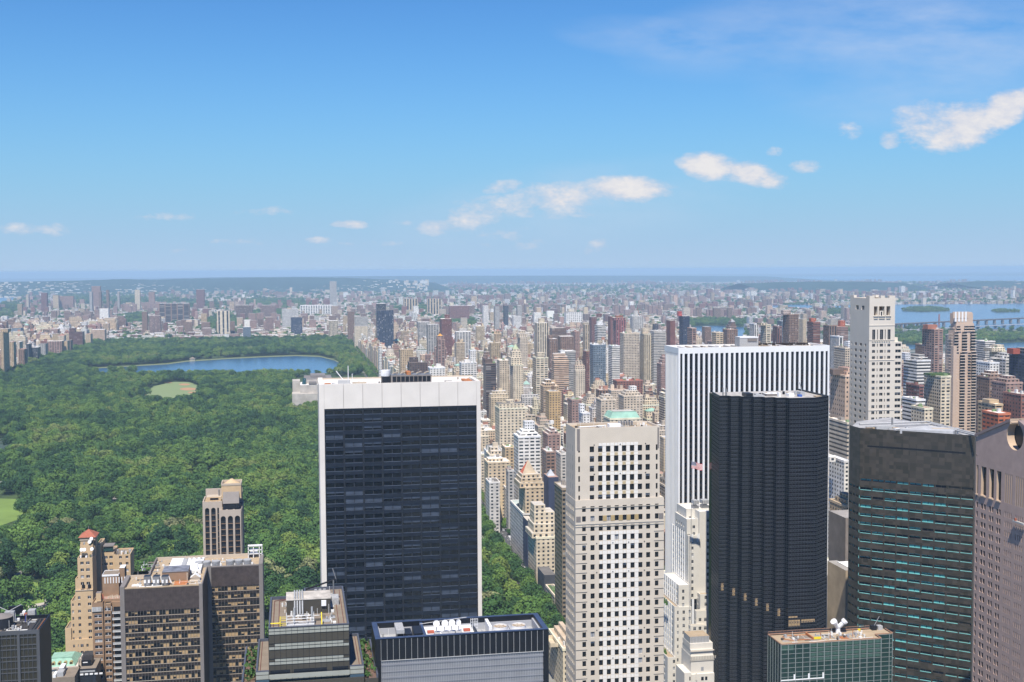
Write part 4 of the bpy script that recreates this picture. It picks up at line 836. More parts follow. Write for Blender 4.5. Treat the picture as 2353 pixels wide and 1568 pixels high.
# ================= stepped block with glass bands and pipework (lower left of centre)
def banded_block():
    c=lambda x,y:(563+x*.16487,1309.8+y*.16487); Y=345.0
    A=PY(*c(325,805),Y); B=PY(*c(1450,750),Y); z=(A.z+B.z)/2; x0,x1=A.x,B.x
    Ya=PZ(*c(380,375),z).y; Yb=PZ(*c(1380,220),z).y; xm=PZ(*c(820,250),z).x
    t=root('office_block',((x0+x1)/2,Y+10,0),'stepped dark block with pale glass bands, brown gravel roof and yellow railings','office building')
    OL=mat('olive_panel',(.075,.068,.055),.5,.1,var=.1,scale=.2); PG=mat('pale_glass_band',(.36,.37,.33),.3,.1,var=.08,scale=.4)
    mb=MB(); mb.prism([(x0,Y),(x1,Y),(x1,Yb),(xm,Yb),(xm,Ya),(x0,Ya)],0,z-.9,OL,top=ROOFG); 
    SL=mat('slate_coping',(.09,.10,.13),.5,.1)
    for (a,b,c_,d) in ((x0,x1,Y,Y+.5),(x0,x0+.5,Y+.5,Ya-.5),(x1-.5,x1,Y+.5,Yb-.5),(x0,xm,Ya-.5,Ya),(xm,x1,Yb-.5,Yb),(xm,xm+.5,Ya,Yb-.5)): mb.box(a,b,c_,d,z-1.2,z,SL)
    mb.build('wall',t)
    fl=(PY(*c(800,830),Y).z-PY(*c(800,1250),Y).z)/2; gl=MB(); W=x1-x0; n=14; p=W/n
    fr=MB(); zz=z-.35
    for k in range(5):
        zt=z-.3-k*fl; h=fl*.18
        gl.box(x0+.1+(p if k else 0),x1-.1-(p if k in(1,2) else 0),Y-.06,Y-.003,zt-h,zt,PG); gl.box(x0+.1,x1-.1,Y-.06,Y-.003,zt-2*h-.15,zt-h-.15,PG)
    gl.box(x0+.3,x0+4*p-.6,Y-.04,Y-.003,z-3*fl-.6,z-2*fl-3.6,DGL); gl.box(x0+4*p+.4,x0+10*p,Y-.04,Y-.003,z-3*fl-.6,z-2*fl-3.6,DGL); gl.box(x0+11*p,x1-.3,Y-.04,Y-.003,z-3*fl-.6,z-2*fl-3.6,DGL)
    gl.build('glass_band',t)
    for i in range(n+1): fr.box(x0+i*p-.04,x0+i*p+.04,Y-.1,Y-.002,0,z-.2,BLKM,bottom=False)
    for k in range(6):
        for q in (0,fl*.18+.07,fl*.36+.2): fr.box(x0,x1,Y-.11,Y-.003,z-.35-k*fl-q,z-.25-k*fl-q,BLKM)
    fr.build('mullion',t)
    # side wings, one storey group lower
    zw=z-fl*2.75; wl=PZ(*c(145,1440),zw); wr=PZ(*c(1665,1355),zw); wlb=PZ(*c(215,960),zw).y; 
    for (a,b,nm) in ((wl.x,x0-.01,'l'),(x1+.01,wr.x,'r')):
        k=MB(); k.box(a,b,Y-1.0,wlb,0,zw-.8,OL,top=ROOFG)
        for (e,f,g_,h) in ((a,b,Y-1.0,Y-.5),(a,b,wlb-.5,wlb),(a,a+.5,Y-.5,wlb-.5) if nm=='l' else (b-.5,b,Y-.5,wlb-.5)): k.box(e,f,g_,h,zw-1,zw,SL)
        k.box(a+.1,b-.1,Y-1.06,Y-1.003,zw-1.1,zw-.3,PG); k.box(a+.1,b-.1,Y-1.06,Y-1.003,zw-2.4,zw-1.3,PG); k.box(a,b,Y-1.05,Y-1.003,zw-9,zw-2.6,glass('blue_pane'+nm,(.05,.09,.13)))
        k.build('wing',t)
    cx=MB(); cx.box(wl.x,wr.x,Y-1.4,Y-1.08,0,zw-3.4,OL); cx.box(x0,x1,Y-1.45,Y-1.09,zw-2.3,zw-1.2,PG); cx.build('lower_wall',t)
    # penthouse
    X=lambda u_,v: PZ(*c(u_,v),z).x
    ph=MB(); ya=PZ(*c(780,620),z-.9).y; yb=ya+9; xa=PZ(*c(580,620),z-.9).x; xb=PZ(*c(1190,600),z-.9).x
    ph.box(xa,xb,ya,yb,z-.9,z+3.4,OL); ph.box(xa-.1,xb+.2,ya-.15,yb,z+3.4,z+3.6,mat('pale_concrete_roof',(.47,.44,.40),.9,var=.3,scale=.5)); pho=ph.build('penthouse',t); vb=MB(); vb.box(xb-2.6,xb-1.2,ya-.6,ya,z+1.4,z+3.0,WHT); vb.build('vent_box',pho)
    pp=MB()
    for i in range(4): xx=xa+2.4+i*.75; pp.tube((xx,ya-1.5,z-.6),(xx,ya+.5,z+4.0),.24,GALV,8); pp.tube((xx,ya+.5,z+4.0),(xx,yb-1,z+4.2),.24,GALV,8)
    for i in range(3): pp.cyl((xb-4+i*1.3,yb+3),.5,.5,z-.9,z+3.2,GALV,12)
    for i in range(2): pp.cyl((xb-6.4+i*.9,yb+2.5),.32,.32,z-.9,z+2.6,STEEL,10)
    pp.build('duct',pho)
    rk=MB(); ra=Y+1.2; rx0=PZ(*c(580,740),z-.5).x; rx1=PZ(*c(960,740),z-.5).x
    for k in range(4): rk.tube((rx0,ra+k*1.1,z+.1+k*.55),(rx1,ra+k*1.1,z+.1+k*.55),.1,WHT)
    for xx in (rx0,rx0+(rx1-rx0)*.25,rx0+(rx1-rx0)*.75,rx1): rk.tube((xx,ra,z-.8),(xx,ra+4,z+2.6),.12,GALV)
    rk.cyl((rx0+2.2,ra+3),.28,.28,z-.8,z+4.2,GALV,10); rk.cyl((rx0+7.2,ra+3),.28,.28,z-.8,z+4.2,GALV,10); rk.box(rx0,rx1,ra,ra+4,z-.9,z-.5,GALV); rk.build('pipe_rack',t)
    yl=MB(); yx=PZ(*c(490,760),z).x
    for k in range(3): yl.tube((yx,ra,z-.3+k*.5),(rx0,ra,z-.3+k*.5),.07,YEL); yl.tube((yx,ra+4.6,z+.2+k*.5),(rx0,ra+4.6,z+.2+k*.5),.07,YEL)
    yl.tube((yx,ra,z-.8),(yx,ra,z+.9),.12,YEL); yl.tube((yx,ra+4.6,z-.8),(yx,ra+4.6,z+1.4),.12,YEL); yl.tube((yx,ra,z+.6),(yx,ra+4.6,z+1.1),.12,YEL); yl.tube((rx1+2.2,ra-.4,z-.4),(rx1+2.2,ra+3.2,z+2.4),.16,YEL); yl.tube((yx-3.3,ra+3.5,z-.2),(yx,ra+3.5,z-.2),.2,YEL)
    yl.build('safety_rail',t)
    tr=MB()
    RR=mat('rail_rust',(.16,.06,.045),.7)
    for o_ in (1.3,2.8): tr.tube((x0+o_,Y+1.2,z-.75),(x0+o_,Ya-2-o_*.3,z-.75),.1,RR); tr.tube((x1-o_,Y+1.2,z-.75),(x1-o_,Yb-2,z-.75),.1,RR); tr.tube((x0+o_,Ya-2-o_*.3,z-.75),(x0+o_+2,Ya-.9-o_*.2,z-.75),.1,RR); tr.tube((x0+o_+2,Ya-.9-o_*.2,z-.75),(xm,Ya-.9-o_*.2,z-.75),.1,RR)
    for o_ in (1.2,):
        tr.tube((wl.x+o_,Y-.2,zw-.7),(wl.x+o_,wlb-1,zw-.7),.1,RR); tr.tube((wr.x-o_,Y-.2,zw-.7),(wr.x-o_,wlb-1,zw-.7),.1,RR)
    tr.build('cleaning_rail',t); roof_clutter(t,x0+3.6,x1-3.6,Y+5.5,Ya-3,z-.9,80,8); roof_clutter(t,xb+.5,x1-3.5,Y+2,Yb-3,z-.9,30,9)
    d=root('roof_crane',(xb-1,yb+3,z-.9),'dark cleaning crane with raised jib on the gravel roof','crane'); k=MB(); k.tube((xb-7,yb+6,z+2.6),(xb+2.2,yb+4,z+5.8),.3,BLKM); k.tube((xb+2.2,yb+4,z+5.8),(xb+1.2,yb+4,z+9.2),.16,STEEL); k.build('jib',d)
    k=MB(); k.tube((xb+1.4,yb+4,z-.9),(xb+1.4,yb+4,z+5.6),.22,STEEL); k.box(xb+.7,xb+2.8,yb-1,yb+4,z-.9,z+1.2,GALV); k.build('base',d)
    for i,(sx_,lab) in enumerate(((wl.x-4,'left'),(wr.x+.3,'right'))):
        zt=zw-4; tt=root('roof_terrace',(sx_+2,Y+6,0),'brick paved lower terrace with potted greenery on the '+lab+' side of the stepped block','roof terrace'); k=MB(); k.box(sx_,sx_+3.7,Y-1,wlb+3,0,zt,OL,top=mat('terrace_brick',(.15,.10,.08),.9,var=.3,scale=1.5)); k.box(sx_+(3.2 if i else 0),sx_+(3.7 if i else .5),Y-1,wlb+3,zt,zt+1,SL); k.build('deck',tt)
        k=MB()
        for j in range(60):
            yy=rnd.uniform(Y-.6,wlb+2.4); xx=sx_+rnd.uniform(.5,3.1) if rnd.random()<.5 else sx_+(rnd.uniform(.4,1.1) if i else rnd.uniform(2.6,3.4)); q=rnd.uniform(.35,.9); zz=zt+rnd.uniform(.2,1.3)
            for a_ in range(7):
                d=Vector((rnd.gauss(0,1),rnd.gauss(0,1),rnd.gauss(.4,1))).normalized()*q; c_=Vector((xx,yy,zz))+d; e_=d.orthogonal().normalized()*q*.6; g_=d.cross(e_).normalized()*q*.6; k.poly([c_+e_,c_+g_,c_-e_,c_-g_],PLANT)
            k.cyl((xx,yy),.25,.3,zt,zt+.5,TANB,6)
        k.build('potted_shrubs',tt)
banded_block()

# ================= brown bronze twin slab (left)
def bronze_block():
    c=lambda x,y:(270+x*.14893,1235.1+y*.14893); Y=590.0
    A=PY(*c(105,780),Y); B=PY(*c(1255,730),Y); z=(A.z+B.z)/2; pL=PY(*c(35,775),Y).x; pR=PY(*c(1310,720),Y).x
    z0=z; C=PZ(*c(1385,455),z); D=PZ(*c(2240,410),z); Yr=(C.y+D.y)/2; Yb=PZ(*c(650,330),z).y; xl2=PZ(*c(620,325),z).x; Ym=PZ(*c(150,605),z).y
    rp=Xat(*c(1445,460),Yr); rq=Xat(*c(2180,425),Yr); rr=Xat(*c(2240,410),Yr)
    t=root('office_tower',((pL+rr)/2,Y+20,0),'brown bronze office tower with tan blinds, ribbed top band and cluttered tan roof','office tower')
    mb=MB(); PR=GRYCOL
    mb.box(pL,A.x,Y-.4,Ym,0,z+.6,PR); mb.box(B.x,pR,Y-.4,Y+1.2,0,z+.2,PR); mb.box(C.x,rp,Yr-.4,Yr+1.2,0,z+.2,PR); mb.box(rq,rr,Yr-.4,Yb,0,z+.4,PR); mb.build('pier',t)
    cb=MB(); cb.box(A.x+.01,pR,Y+1.0,Yr+1.4,0,z-1,BRZ,top=ROOFT); cb.box(xl2,rq-.01,Yr+1.45,Yb,0,z-1,BRZ,top=ROOFT); cb.box(A.x+.01,xl2-.01,Yr+1.45,Ym,0,z-1,BRZ,top=ROOFT); cb.build('core',t)
    pr=MB(); pr.box(xl2,rq,Yb-.6,Yb,z-1,z+.8,BUFF); pr.box(xl2-.6,xl2,Ym,Yb,z-1,z+.8,GRYCOL); pr.box(A.x,xl2,Ym-.6,Ym,z-1,z+.6,BUFF); pr.box(pR-.5,pR,Y+1.2,Yr,z-1,z+.2,GRYCOL); pr.build('parapet',t)
    fh=(PY(*c(600,1215),Y).z-PY(*c(600,1215+125.0),Y).z)*1.0
    wins=[]; rb=MB(); ml=MB(); sg=MB()
    for (x0,x1,yy,zt) in ((A.x,B.x,Y,PY(*c(600,1120),Y).z),(rp,rq,Yr,PY(*c(1800,745),Yr).z)):
        n=int(round((x1-x0)/.72)); s=(x1-x0)/n
        rb.box(x0,x1,yy+.1,yy+1.0,zt,z-.6,BRZR)
        for i in range(n): rb.box(x0+i*s,x0+i*s+s*.45,yy-.06,yy+.12,zt,z-.62,BRZR,bottom=False)
        m=24 if yy==Y else 15; p=(x1-x0)/m; k=0; zz=zt-.4
        rb.box(x0,x1,yy+.0,yy+1.0,z-.6,z-.1,ROOFT if yy==Y else PR)
        while zz-fh>2:
            sg.box(x0,x1,yy+.05,yy+.95,zz-fh,zz-fh*.56,BRZ); sg.box(x0,x1,yy-.02,yy+.9,zz-fh*.62,zz-fh*.56,BUFF)
            for i in range(m): wins.append((Vector((x0+i*p+.06,yy+.35,0)),VX,-VY,p-.12,zz-fh*.56,fh*.56))
            zz-=fh
        sg.box(x0,x1,yy+.05,yy+.95,zt-.4,zt,BRZ)
        for i in range(m+1): ml.box(x0+i*p-.05,x0+i*p+.05,yy-.08,yy+.1,0,zt,GRYCOL,bottom=False)
    rb.build('ribbed_band',t); sg.build('spandrel',t); ml.build('mullion',t)
    # tan blinds; the many full ones also paint in reflective patches
    order=sorted(wins,key=lambda w_:(-round(w_[4],1),w_[0].x))
    add_windows(t,order,'brz',(DGL2,BLIND_REFL,BRZ),[(0,.34),(1,.30),(.55,.22),(.3,.14)],limit=100,mull=False)
    # roof plant
    X=lambda u_,v: PZ(*c(u_,v),z-1).x; YY=lambda u_,v: PZ(*c(u_,v),z-1).y
    for i,u_ in enumerate((405,545,680)):
        k=MB(); xa=X(u_,760); xb=X(u_+100,760); ya=YY(u_,760)+.5; k.box(xa,xb,ya,ya+4,z-.6,z+3.6,STEEL,top=DKMUL); kk=k.build('cooling_unit',t); k=MB(); k.tube((xa+.6,ya-.1,z+.6),(xa+.6,ya-.1,z+2.0),.55,WHT,10); k.tube((xb-.6,ya-.1,z+.6),(xb-.6,ya-.1,z+2.0),.55,WHT,10)
        k.build('fan_cowl',kk); k=MB(); k.tube((xb,ya+2,z+3.2),(xb+1.2,ya+2,z),.35,WHT,8); k.build('pipe',kk)
    k=MB(); xa=X(690,690); xb=X(1085,690); ya=YY(800,690)+1; yb=ya+12; k.box(xa,xb,ya,yb,z-1,z+3.8,TANB,top=mat('grey_blue_roof',(.17,.18,.22),.7,var=.6,scale=.35)); k.box(xa-.1,xb+.2,ya-.2,ya,z+3.5,z+3.8,GRYCOL); k.build('penthouse',t)
    k=MB(); k.box(xa+1,xb+5,yb+.3,Yb-5,z-.9,z+1.0,WHT); k.box(xa+7,xb-3,yb+3,Yb-7,z+1.0,z+1.6,GALV)
    for i in range(5): k.cyl((xa+8.5+i*2.4,Yb-9),.7,.7,z+1.6,z+2.0,BUFF)
    k.box(xb+.6,xb+3.5,yb+2,yb+4,z+1,z+3.6,WHT); k.build('white_deck',t)
    k=MB(); k.tube((xb-.4,ya-.6,z-1),(xb-.4,ya-.6,z+3),.3,BUFF); k.poly([(xb+1,ya-2,z-.9),(xb+6,ya-2,z-.9),(xb+6,ya+3,z-.9),(xb+1,ya+3,z-.9)],WHT)
    k.box(xb+1.2,xb+5.6,ya-1.5,ya+2.5,z-.9,z+.6,BUFF); hx=(xb+3.4); 
    k.poly([(xb+1,ya-1.7,z+.6),(hx,ya-1.7,z+2.3),(hx,ya+2.7,z+2.3),(xb+1,ya+2.7,z+.6)],WHT); k.poly([(hx,ya-1.7,z+2.3),(xb+5.8,ya-1.7,z+.6),(xb+5.8,ya+2.7,z+.6),(hx,ya+2.7,z+2.3)],WHT); k.poly([(xb+1,ya-1.7,z+.6),(xb+5.8,ya-1.7,z+.6),(hx,ya-1.7,z+2.3)],BUFF); k.build('skylight',t)
    k=MB(); k.box(A.x+6,xa+1,Y+2.5,Y+5,z-.95,z-.8,WHT); k.box(xa+6,xb,Y+3,ya-.5,z-.95,z-.75,ORNG); k.box(A.x+2.5,A.x+7,Y+6,Y+9,z-.95,z-.7,WHT); k.build('roof_patch',t)
    for i in range(14): 
        k=k if i else MB(); xx=rnd.uniform(X(1100,600),X(1240,520)); yy=rnd.uniform(YY(1150,600),YY(1200,500)); k.box(xx,xx+rnd.uniform(.5,1.6),yy,yy+1.2,z-1,z+rnd.uniform(-.4,1.1),rnd.choice([WHT,WHT,GALV,BRZ]))
    k.build('roof_gear',t)
    for i in range(6):
        k=MB(); u_=(1270,1380,1520,1740,1870,2000)[i]; q=PZ(*c(u_,440),z-1); k.cyl((q.x,Yr+4.2),2.1,2.1,z-1,z+1.9,GALV,16)
        for j in range(4): k.cyl((q.x,Yr+4.2),2.2,2.2,z-.6+j*.6,z-.45+j*.6,STEEL,16,cap=False)
        k.tube((q.x+2.5,Yr+3.6,z-1),(q.x+2.5,Yr+3.6,z+.4),.55,WHT,8); k.build('vent_cowl',t)
    roof_clutter(t,A.x+2,rq-2,Yr+2,Yb-1.5,z-1,110,10); roof_clutter(t,A.x+1,pR-1,Y+2,Yr,z-1,90,11)
    k=MB(); xa=rq-6.; 
    for (a,b) in ((xa,xa+.4),(xa+2.6,xa+3.),(xa+5.6,xa+6.),(xa+7,xa+7.4)): k.box(a,b,Yb-4,Yb-1,z-1,z+5.2,WHT); 
    for h in (1,3,5): k.box(xa,xa+7.4,Yb-4,Yb-3.6,z+h,z+h+.35,WHT)
    k.box(xa+1,xa+5,Yb-3,Yb-1,z+1,z+3.6,WHT); k.box(xa,xa+7.4,Yb-4,Yb-1,z+5.2,z+5.5,WHT); k.build('steel_frame',t)
bronze_block()

# ================= black gridded tower, far left
def black_grid():
    c=lambda x,y:(x*.1282,1367.3+y*.1282); Y=430.0
    A=PY(*c(705,625),Y); z=A.z; x1=A.x; x0=Xat(-60,1450,Y); Y1=PZ(*c(885,345),z).y
    t=root('office_tower',((x0+x1)/2,Y+12,0),'black gridded office tower cut off at the left edge, with cluttered black roof','office tower')
    mb=MB(); mb.box(x0,x1-.4,Y+.5,Y1,0,z-1.2,BLKM,top=ROOFB); mb.box(x1-.4,x1,Y+.5,Y1,0,z,BLKM); mb.box(x0,x1-.4,Y1-.4,Y1,z-1.2,z,BLKM); mb.build('core',t)
    DK=mat('charcoal_frame',(.10,.105,.115),.5,.2,var=.1)
    fr=MB(); zt=PY(*c(500,705),Y).z; fr.box(x0,x1,Y-.05,Y+.5,zt,z,DK); p=(Xat(*c(690,800),Y)-Xat(*c(335,800),Y)); fl=26.3/F*427
    for i in range(5): xx=x1-.45-i*p; fr.box(xx-.45,xx+.45,Y-.3,Y+.5,0,zt-.01,DK)
    for i in range(22): xx=x1-.45-i*p/4.6-.6; fr.box(xx-.07,xx+.07,Y-.02,Y+.5,0,zt-.01,DK,bottom=False)
    k=0; zz=zt-1.1
    while zz>3: fr.box(x0,x1-.1,Y+.02,Y+.5,zz-.14,zz+.14,DK); zz-= fl*.64 if k%2==0 else fl*.36; k+=1
    fr.build('grid_frame',t)
    ol=glass('olive_glass',(.035,.033,.024),.2); g=MB(); g.box(x0,x1-.2,Y+.25,Y+.45,0,zt,ol); g.build('glazing',t)
    k=MB(); k.cyl((Xat(*c(20,480),Y+10),Y+10),4.,4.,z-1.2,z+2.6,DKMUL,20); k.cyl((Xat(*c(20,480),Y+10),Y+10),4.,1.,z+2.6,z+3.5,GRYCOL,20); k.build('cooling_tank',t)
    k=MB(); X=lambda u_,v: PZ(*c(u_,v),z-1).x; YY=lambda u_,v: PZ(*c(u_,v),z-1).y
    for (u0,u1,v,d,h,mt) in ((100,190,570,2,2.2,GALV),(495,620,390,3,2.3,GALV),(400,450,390,2,2,WHT),(430,480,400,1.5,1.4,REDT),(355,400,400,1.4,1.3,GALV),(250,345,460,1,.8,WHT),(150,400,350,1,3,BLKM)): k.box(X(u0,v),X(u1,v),YY(u0,v),YY(u0,v)+d,z-1.2,z-1.2+h,mt)
    k.cyl((X(145,560),YY(145,560)+1),.9,.9,z+.8,z+1.6,WHT,12); k.box(X(90,600),X(560,600),Y+1.2,Y+1.7,z-1.2,z-.5,BUFF)
    k.tube((X(450,500),YY(450,500),z-1.2),(X(470,500),YY(470,500),z+2),.15,mat('blue_pipe',(.06,.08,.35))); k.tube((X(490,500),YY(490,500),z-1.2),(X(470,500),YY(470,500),z+2),.15,STEEL)
    for s_ in (-1,1): k.tube((X(320,280),Y1-3,z+2.6),(X(320,280)+s_*4.2,Y1-3,z+4.8),.14,GALV)
    k.box(X(240,300),X(400,300),Y1-4,Y1-2,z-1.2,z+2.6,GALV); k.build('roof_gear',t)
    k=MB()
    for o_ in (1.4,2.4,3.4): k.tube((x1-o_,Y+1,z-1),(x1-o_,Y1-2,z-1),.12,ORNG if o_<2 else DKMUL)
    k.build('cleaning_track',t); roof_clutter(t,x0+1,x1-4,Y+1.5,Y1-1,z-1.2,80,12)
black_grid()

# ================= red roofed apartment tower + brown balcony tower beside it
def red_roof():
    c=lambda x,y:(137.9+x*.2382,1195+y*.2382); Y=660.0
    X=lambda v,yy=Y: Xat(*c(v,700),yy); Z=lambda v,yy=Y: PY(*c(250,v),yy).z
    t=root('apartment_tower',(X(230),Y+12,0),'tan brick apartment tower with stepped terraces and small red tiled pyramid roof','apartment tower')
    mb=MB(); wl=[]; fl=Z(430)-Z(496.5) ; fl=Z(430)-Z(825); fl/=6.6; fl=3.6
    rows=[(Z(548)-.8+k*fl,Z(548)+.8+k*fl) for k in range(-30,12)]
    S=lambda *a: [(X(p_)-X(a[0]),X(q_)-X(a[0])) for p_,q_ in a[1:]]
    tier(mb,wl,X(176),X(320),Y,Y+16,0,Z(366),TAN,ROOFG,S(176,(203,235),(258,292)),[(2,3.4),(6,7.4),(10,11.4)],rows)
    tier(mb,wl,X(192),X(315),Y+4,Y+14,Z(366),Z(240,Y+4),TAN,ROOFG,[],[],rows)
    tier(mb,wl,X(150),X(320),Y-1,Y-.01,0,Z(672),TAN,ROOFG,S(150,(174,199),(269,301)),[],rows)
    tier(mb,wl,X(150),X(175.9),Y+0.01,Y+12,0,Z(565),TAN,ROOFG,[],[(3,4)],rows)
    tier(mb,wl,X(104),X(149.8),Y-1,Y+12,0,Z(770),TAN,ROOFG,S(104,(117,132)),[(3,4)],rows)
    tier(mb,wl,X(104),X(320),Y-2,Y-1.01,0,Z(1140),TAN,ROOFG,S(104,(120,137),(166,174),(192,220),(248,268)),[],rows)
    tier(mb,wl,X(46),X(103.8),Y-2,Y+12,0,Z(1025),TAN,ROOFG,[],[],rows)
    tier(mb,wl,X(360),X(532,Y+18),Y+18,Y+32,0,Z(315,Y+18),TAN,ROOFG,[(X(q,Y+18)-X(360),X(q+32,Y+18)-X(360)) for q in (388,436,484)],[],[(r[0]+2,r[1]+2) for r in rows])
    tier(mb,wl,X(532,Y+17),X(686,Y+17),Y+17,Y+33,0,Z(350,Y+17),TAN,ROOFG,[(X(q,Y+17)-X(532,Y+17),X(q+26,Y+17)-X(532,Y+17)) for q in (578,641)],[],[(r[0]+2,r[1]+2) for r in rows])
    tier(mb,wl,X(320)+.01,X(362),Y+14,Y+30,0,Z(300),TAN,ROOFG,[],[],rows)
    # belvedere
    bx0,bx1=X(216,Y+8),X(350,Y+8); zb=Z(235); zt=Z(160,Y+8); mb.box(bx0,bx1,Y+6,Y+16,zb-8,zt,TAN); mb.box(bx0-.4,bx1+.4,Y+5.6,Y+16.4,zt-1.6,zt-.9,BUFF); mb.build('wall',t)
    rf=MB(); ap=((bx0+bx1)/2,Y+11,zt+3.4); q=[(bx0-1,Y+5,zt),(bx1+1,Y+5,zt),(bx1+1,Y+17,zt),(bx0-1,Y+17,zt)]
    for i in range(4): rf.poly([q[i],q[(i+1)%4],ap],REDT)
    rf.poly(q[::-1],BUFF); rfo=rf.build('roof',t); rf=MB(); rf.tube(ap,(ap[0],ap[1],ap[2]+1.5),.15,STEEL); rf.build('finial',rfo)
    add_windows(t,wl,'red',(DGL,BLIND,WHT),[(0,.5),(.4,.4),(1,.1)],limit=100)
    k=MB()
    for i in range(3): a=bx0+4.3+i*1.3; k.box(a,a+.8,Y+5.9,Y+6,zt-4.6,zt-2.2,BLKM); 
    k.box(X(380),X(525,Y+18),Y+17.6,Y+18,Z(315,Y+18)+.3,Z(265,Y+18),TEALG); k.box(X(378),X(532,Y+18),Y+17,Y+24,Z(265,Y+18),Z(255,Y+18),GRYCOL); 
    for a in (212,270): k.box(X(a),X(a+32),Y-.08,Y,Z(660),Z(625),BLKM); k.cyl((X(a+16),Y-.04),.1,.1,Z(625),Z(624),BLKM)
    k.box(X(152),X(318),Y-1.3,Y-1,Z(676),Z(670),BUFF); k.build('loggia',t)
    k=MB()
    for (u_,v,yy) in ((318,185,Y+5),(220,288,Y+2),(248,288,Y+2),(320,285,Y+2),(300,215,Y+4)):
        zq=Z(v,yy); k.tube((X(u_,yy),yy,zq),(X(u_,yy)-.1,yy-.35,zq+.15),.95,WHT,12); k.tube((X(u_,yy),yy,zq),(X(u_,yy),yy,zq-2),.1,STEEL)
    k.build('rooftop_dish',t)
    k=MB()
    for i in range(46):
        a,b,zz=rnd.choice([(190,312,Z(366)),(220,345,Z(240,Y+4)),(545,680,Z(350,Y+17))]); yy=rnd.uniform(0.6,6)+(Y if a==190 else Y+5 if a==220 else Y+18); xx=X(rnd.uniform(a,b),yy); s=rnd.uniform(.3,1.1)
        k.box(xx,xx+s,yy,yy+s,zz-.7,zz+rnd.uniform(.1,1.6),rnd.choice([WHT,GALV,BLKM,GRYCOL,PLANT,TAN]))
    k.build('terrace_clutter',t)
    # brown balcony tower
    t2=root('apartment_tower',(X(450,620),628,0),'brown brick apartment tower with white edged balconies and a blank brick bulkhead','apartment tower')
    Y2=618.0; X2=lambda v:Xat(*c(v,900),Y2); Z2=lambda v,yy=Y2:PY(*c(420,v),yy).z; mb=MB(); wl=[]; fl2=(Z2(926)-Z2(1460))/9
    rows=[(Z2(926)-.8+k*fl2,Z2(926)+.8+k*fl2) for k in range(-26,2)]
    tier(mb,wl,X2(310),X2(415),Y2,Y2+18,0,Z2(795),TANB,ROOFT,[(X2(330)-X2(310),X2(402)-X2(310))],[],rows)
    tier(mb,wl,X2(423),X2(492),Y2+.4,Y2+18,0,Z2(812),TANB,ROOFT,[(X2(430)-X2(423),X2(487)-X2(423))],[],rows)
    mb.box(X2(492),X2(600),Y2+2.6,Y2+18,0,Z2(812),TANB); mb.box(X2(415),X2(423),Y2+.8,Y2+18,0,Z2(812),BRZ)
    mb.box(X2(400),X2(600),Y2+4,Y2+18,Z2(812),Z2(785),TANB,top=mat('pink_terrace',(.42,.27,.22)))
    mb.build('wall',t2)
    k=MB(); k.box(X2(388),X2(548),Y2+9,Y2+19,Z2(812),Z2(535,Y2+9),TANB,top=ROOFG); zb=Z2(535,Y2+9); k.box(X2(386),X2(550),Y2+8.8,Y2+9.4,zb-.6,zb+.2,WHT); k.box(X2(386),X2(390),Y2+9,Y2+19,zb-.6,zb+.2,WHT); k.box(X2(546),X2(550),Y2+9,Y2+19,zb-.6,zb+.2,WHT); k.box(X2(386),X2(550),Y2+18.6,Y2+19,zb-.6,zb+.2,WHT)
    k.box(X2(548),X2(600),Y2+12,Y2+19,Z2(812),zb+2.6,TANB,top=WHT)
    for i in range(11): k.box(X2(410)+i*1.35,X2(410)+i*1.35+.45,Y2+8.85,Y2+9.02,zb-4.2,zb-1.2,WHT)
    k.build('bulkhead',t2)
    for j in range(26):
        k=MB(); zz=Z2(905)-j*fl2; k.box(X2(505),X2(596),Y2-.4,Y2+2.6,zz-.25,zz,WHT); ko=k.build('balcony',t2); k=MB(); k.box(X2(505),X2(596),Y2-.4,Y2-.3,zz,zz+.9,GALV); k.build('railing',ko); k=MB(); k.box(X2(510),X2(594),Y2+2.5,Y2+2.62,zz+.3,zz+fl2-.6,BLKM); k.build('balcony_door',ko)
    add_windows(t2,wl,'brn',(DGL,BLIND,WHT),[(0,.6),(.4,.3),(1,.1)],limit=100)
    k=MB(); k.box(X2(310),X2(400),Y2-.5,Y2-.3,Z2(880),Z2(835),GALV)
    for i in range(5): k.box(X2(312)+i*2.3,X2(312)+i*2.3+.15,Y2-.6,Y2-.4,Z2(880),Z2(835),WHT)
    k.box(X2(345),X2(392),Y2+2,Y2+6,Z2(795),Z2(715),TAN,top=GRYCOL); k.box(X2(392),X2(412),Y2+3.9,Y2+3.98,Z2(785),Z2(735),REDT)
    for i in range(7): k.cyl((X2(455+i*16),Y2+5+i%3),.5,.3,Z2(785),Z2(785)+1.1,BUFF,8)
    k.build('terrace_furniture',t2)
red_roof()

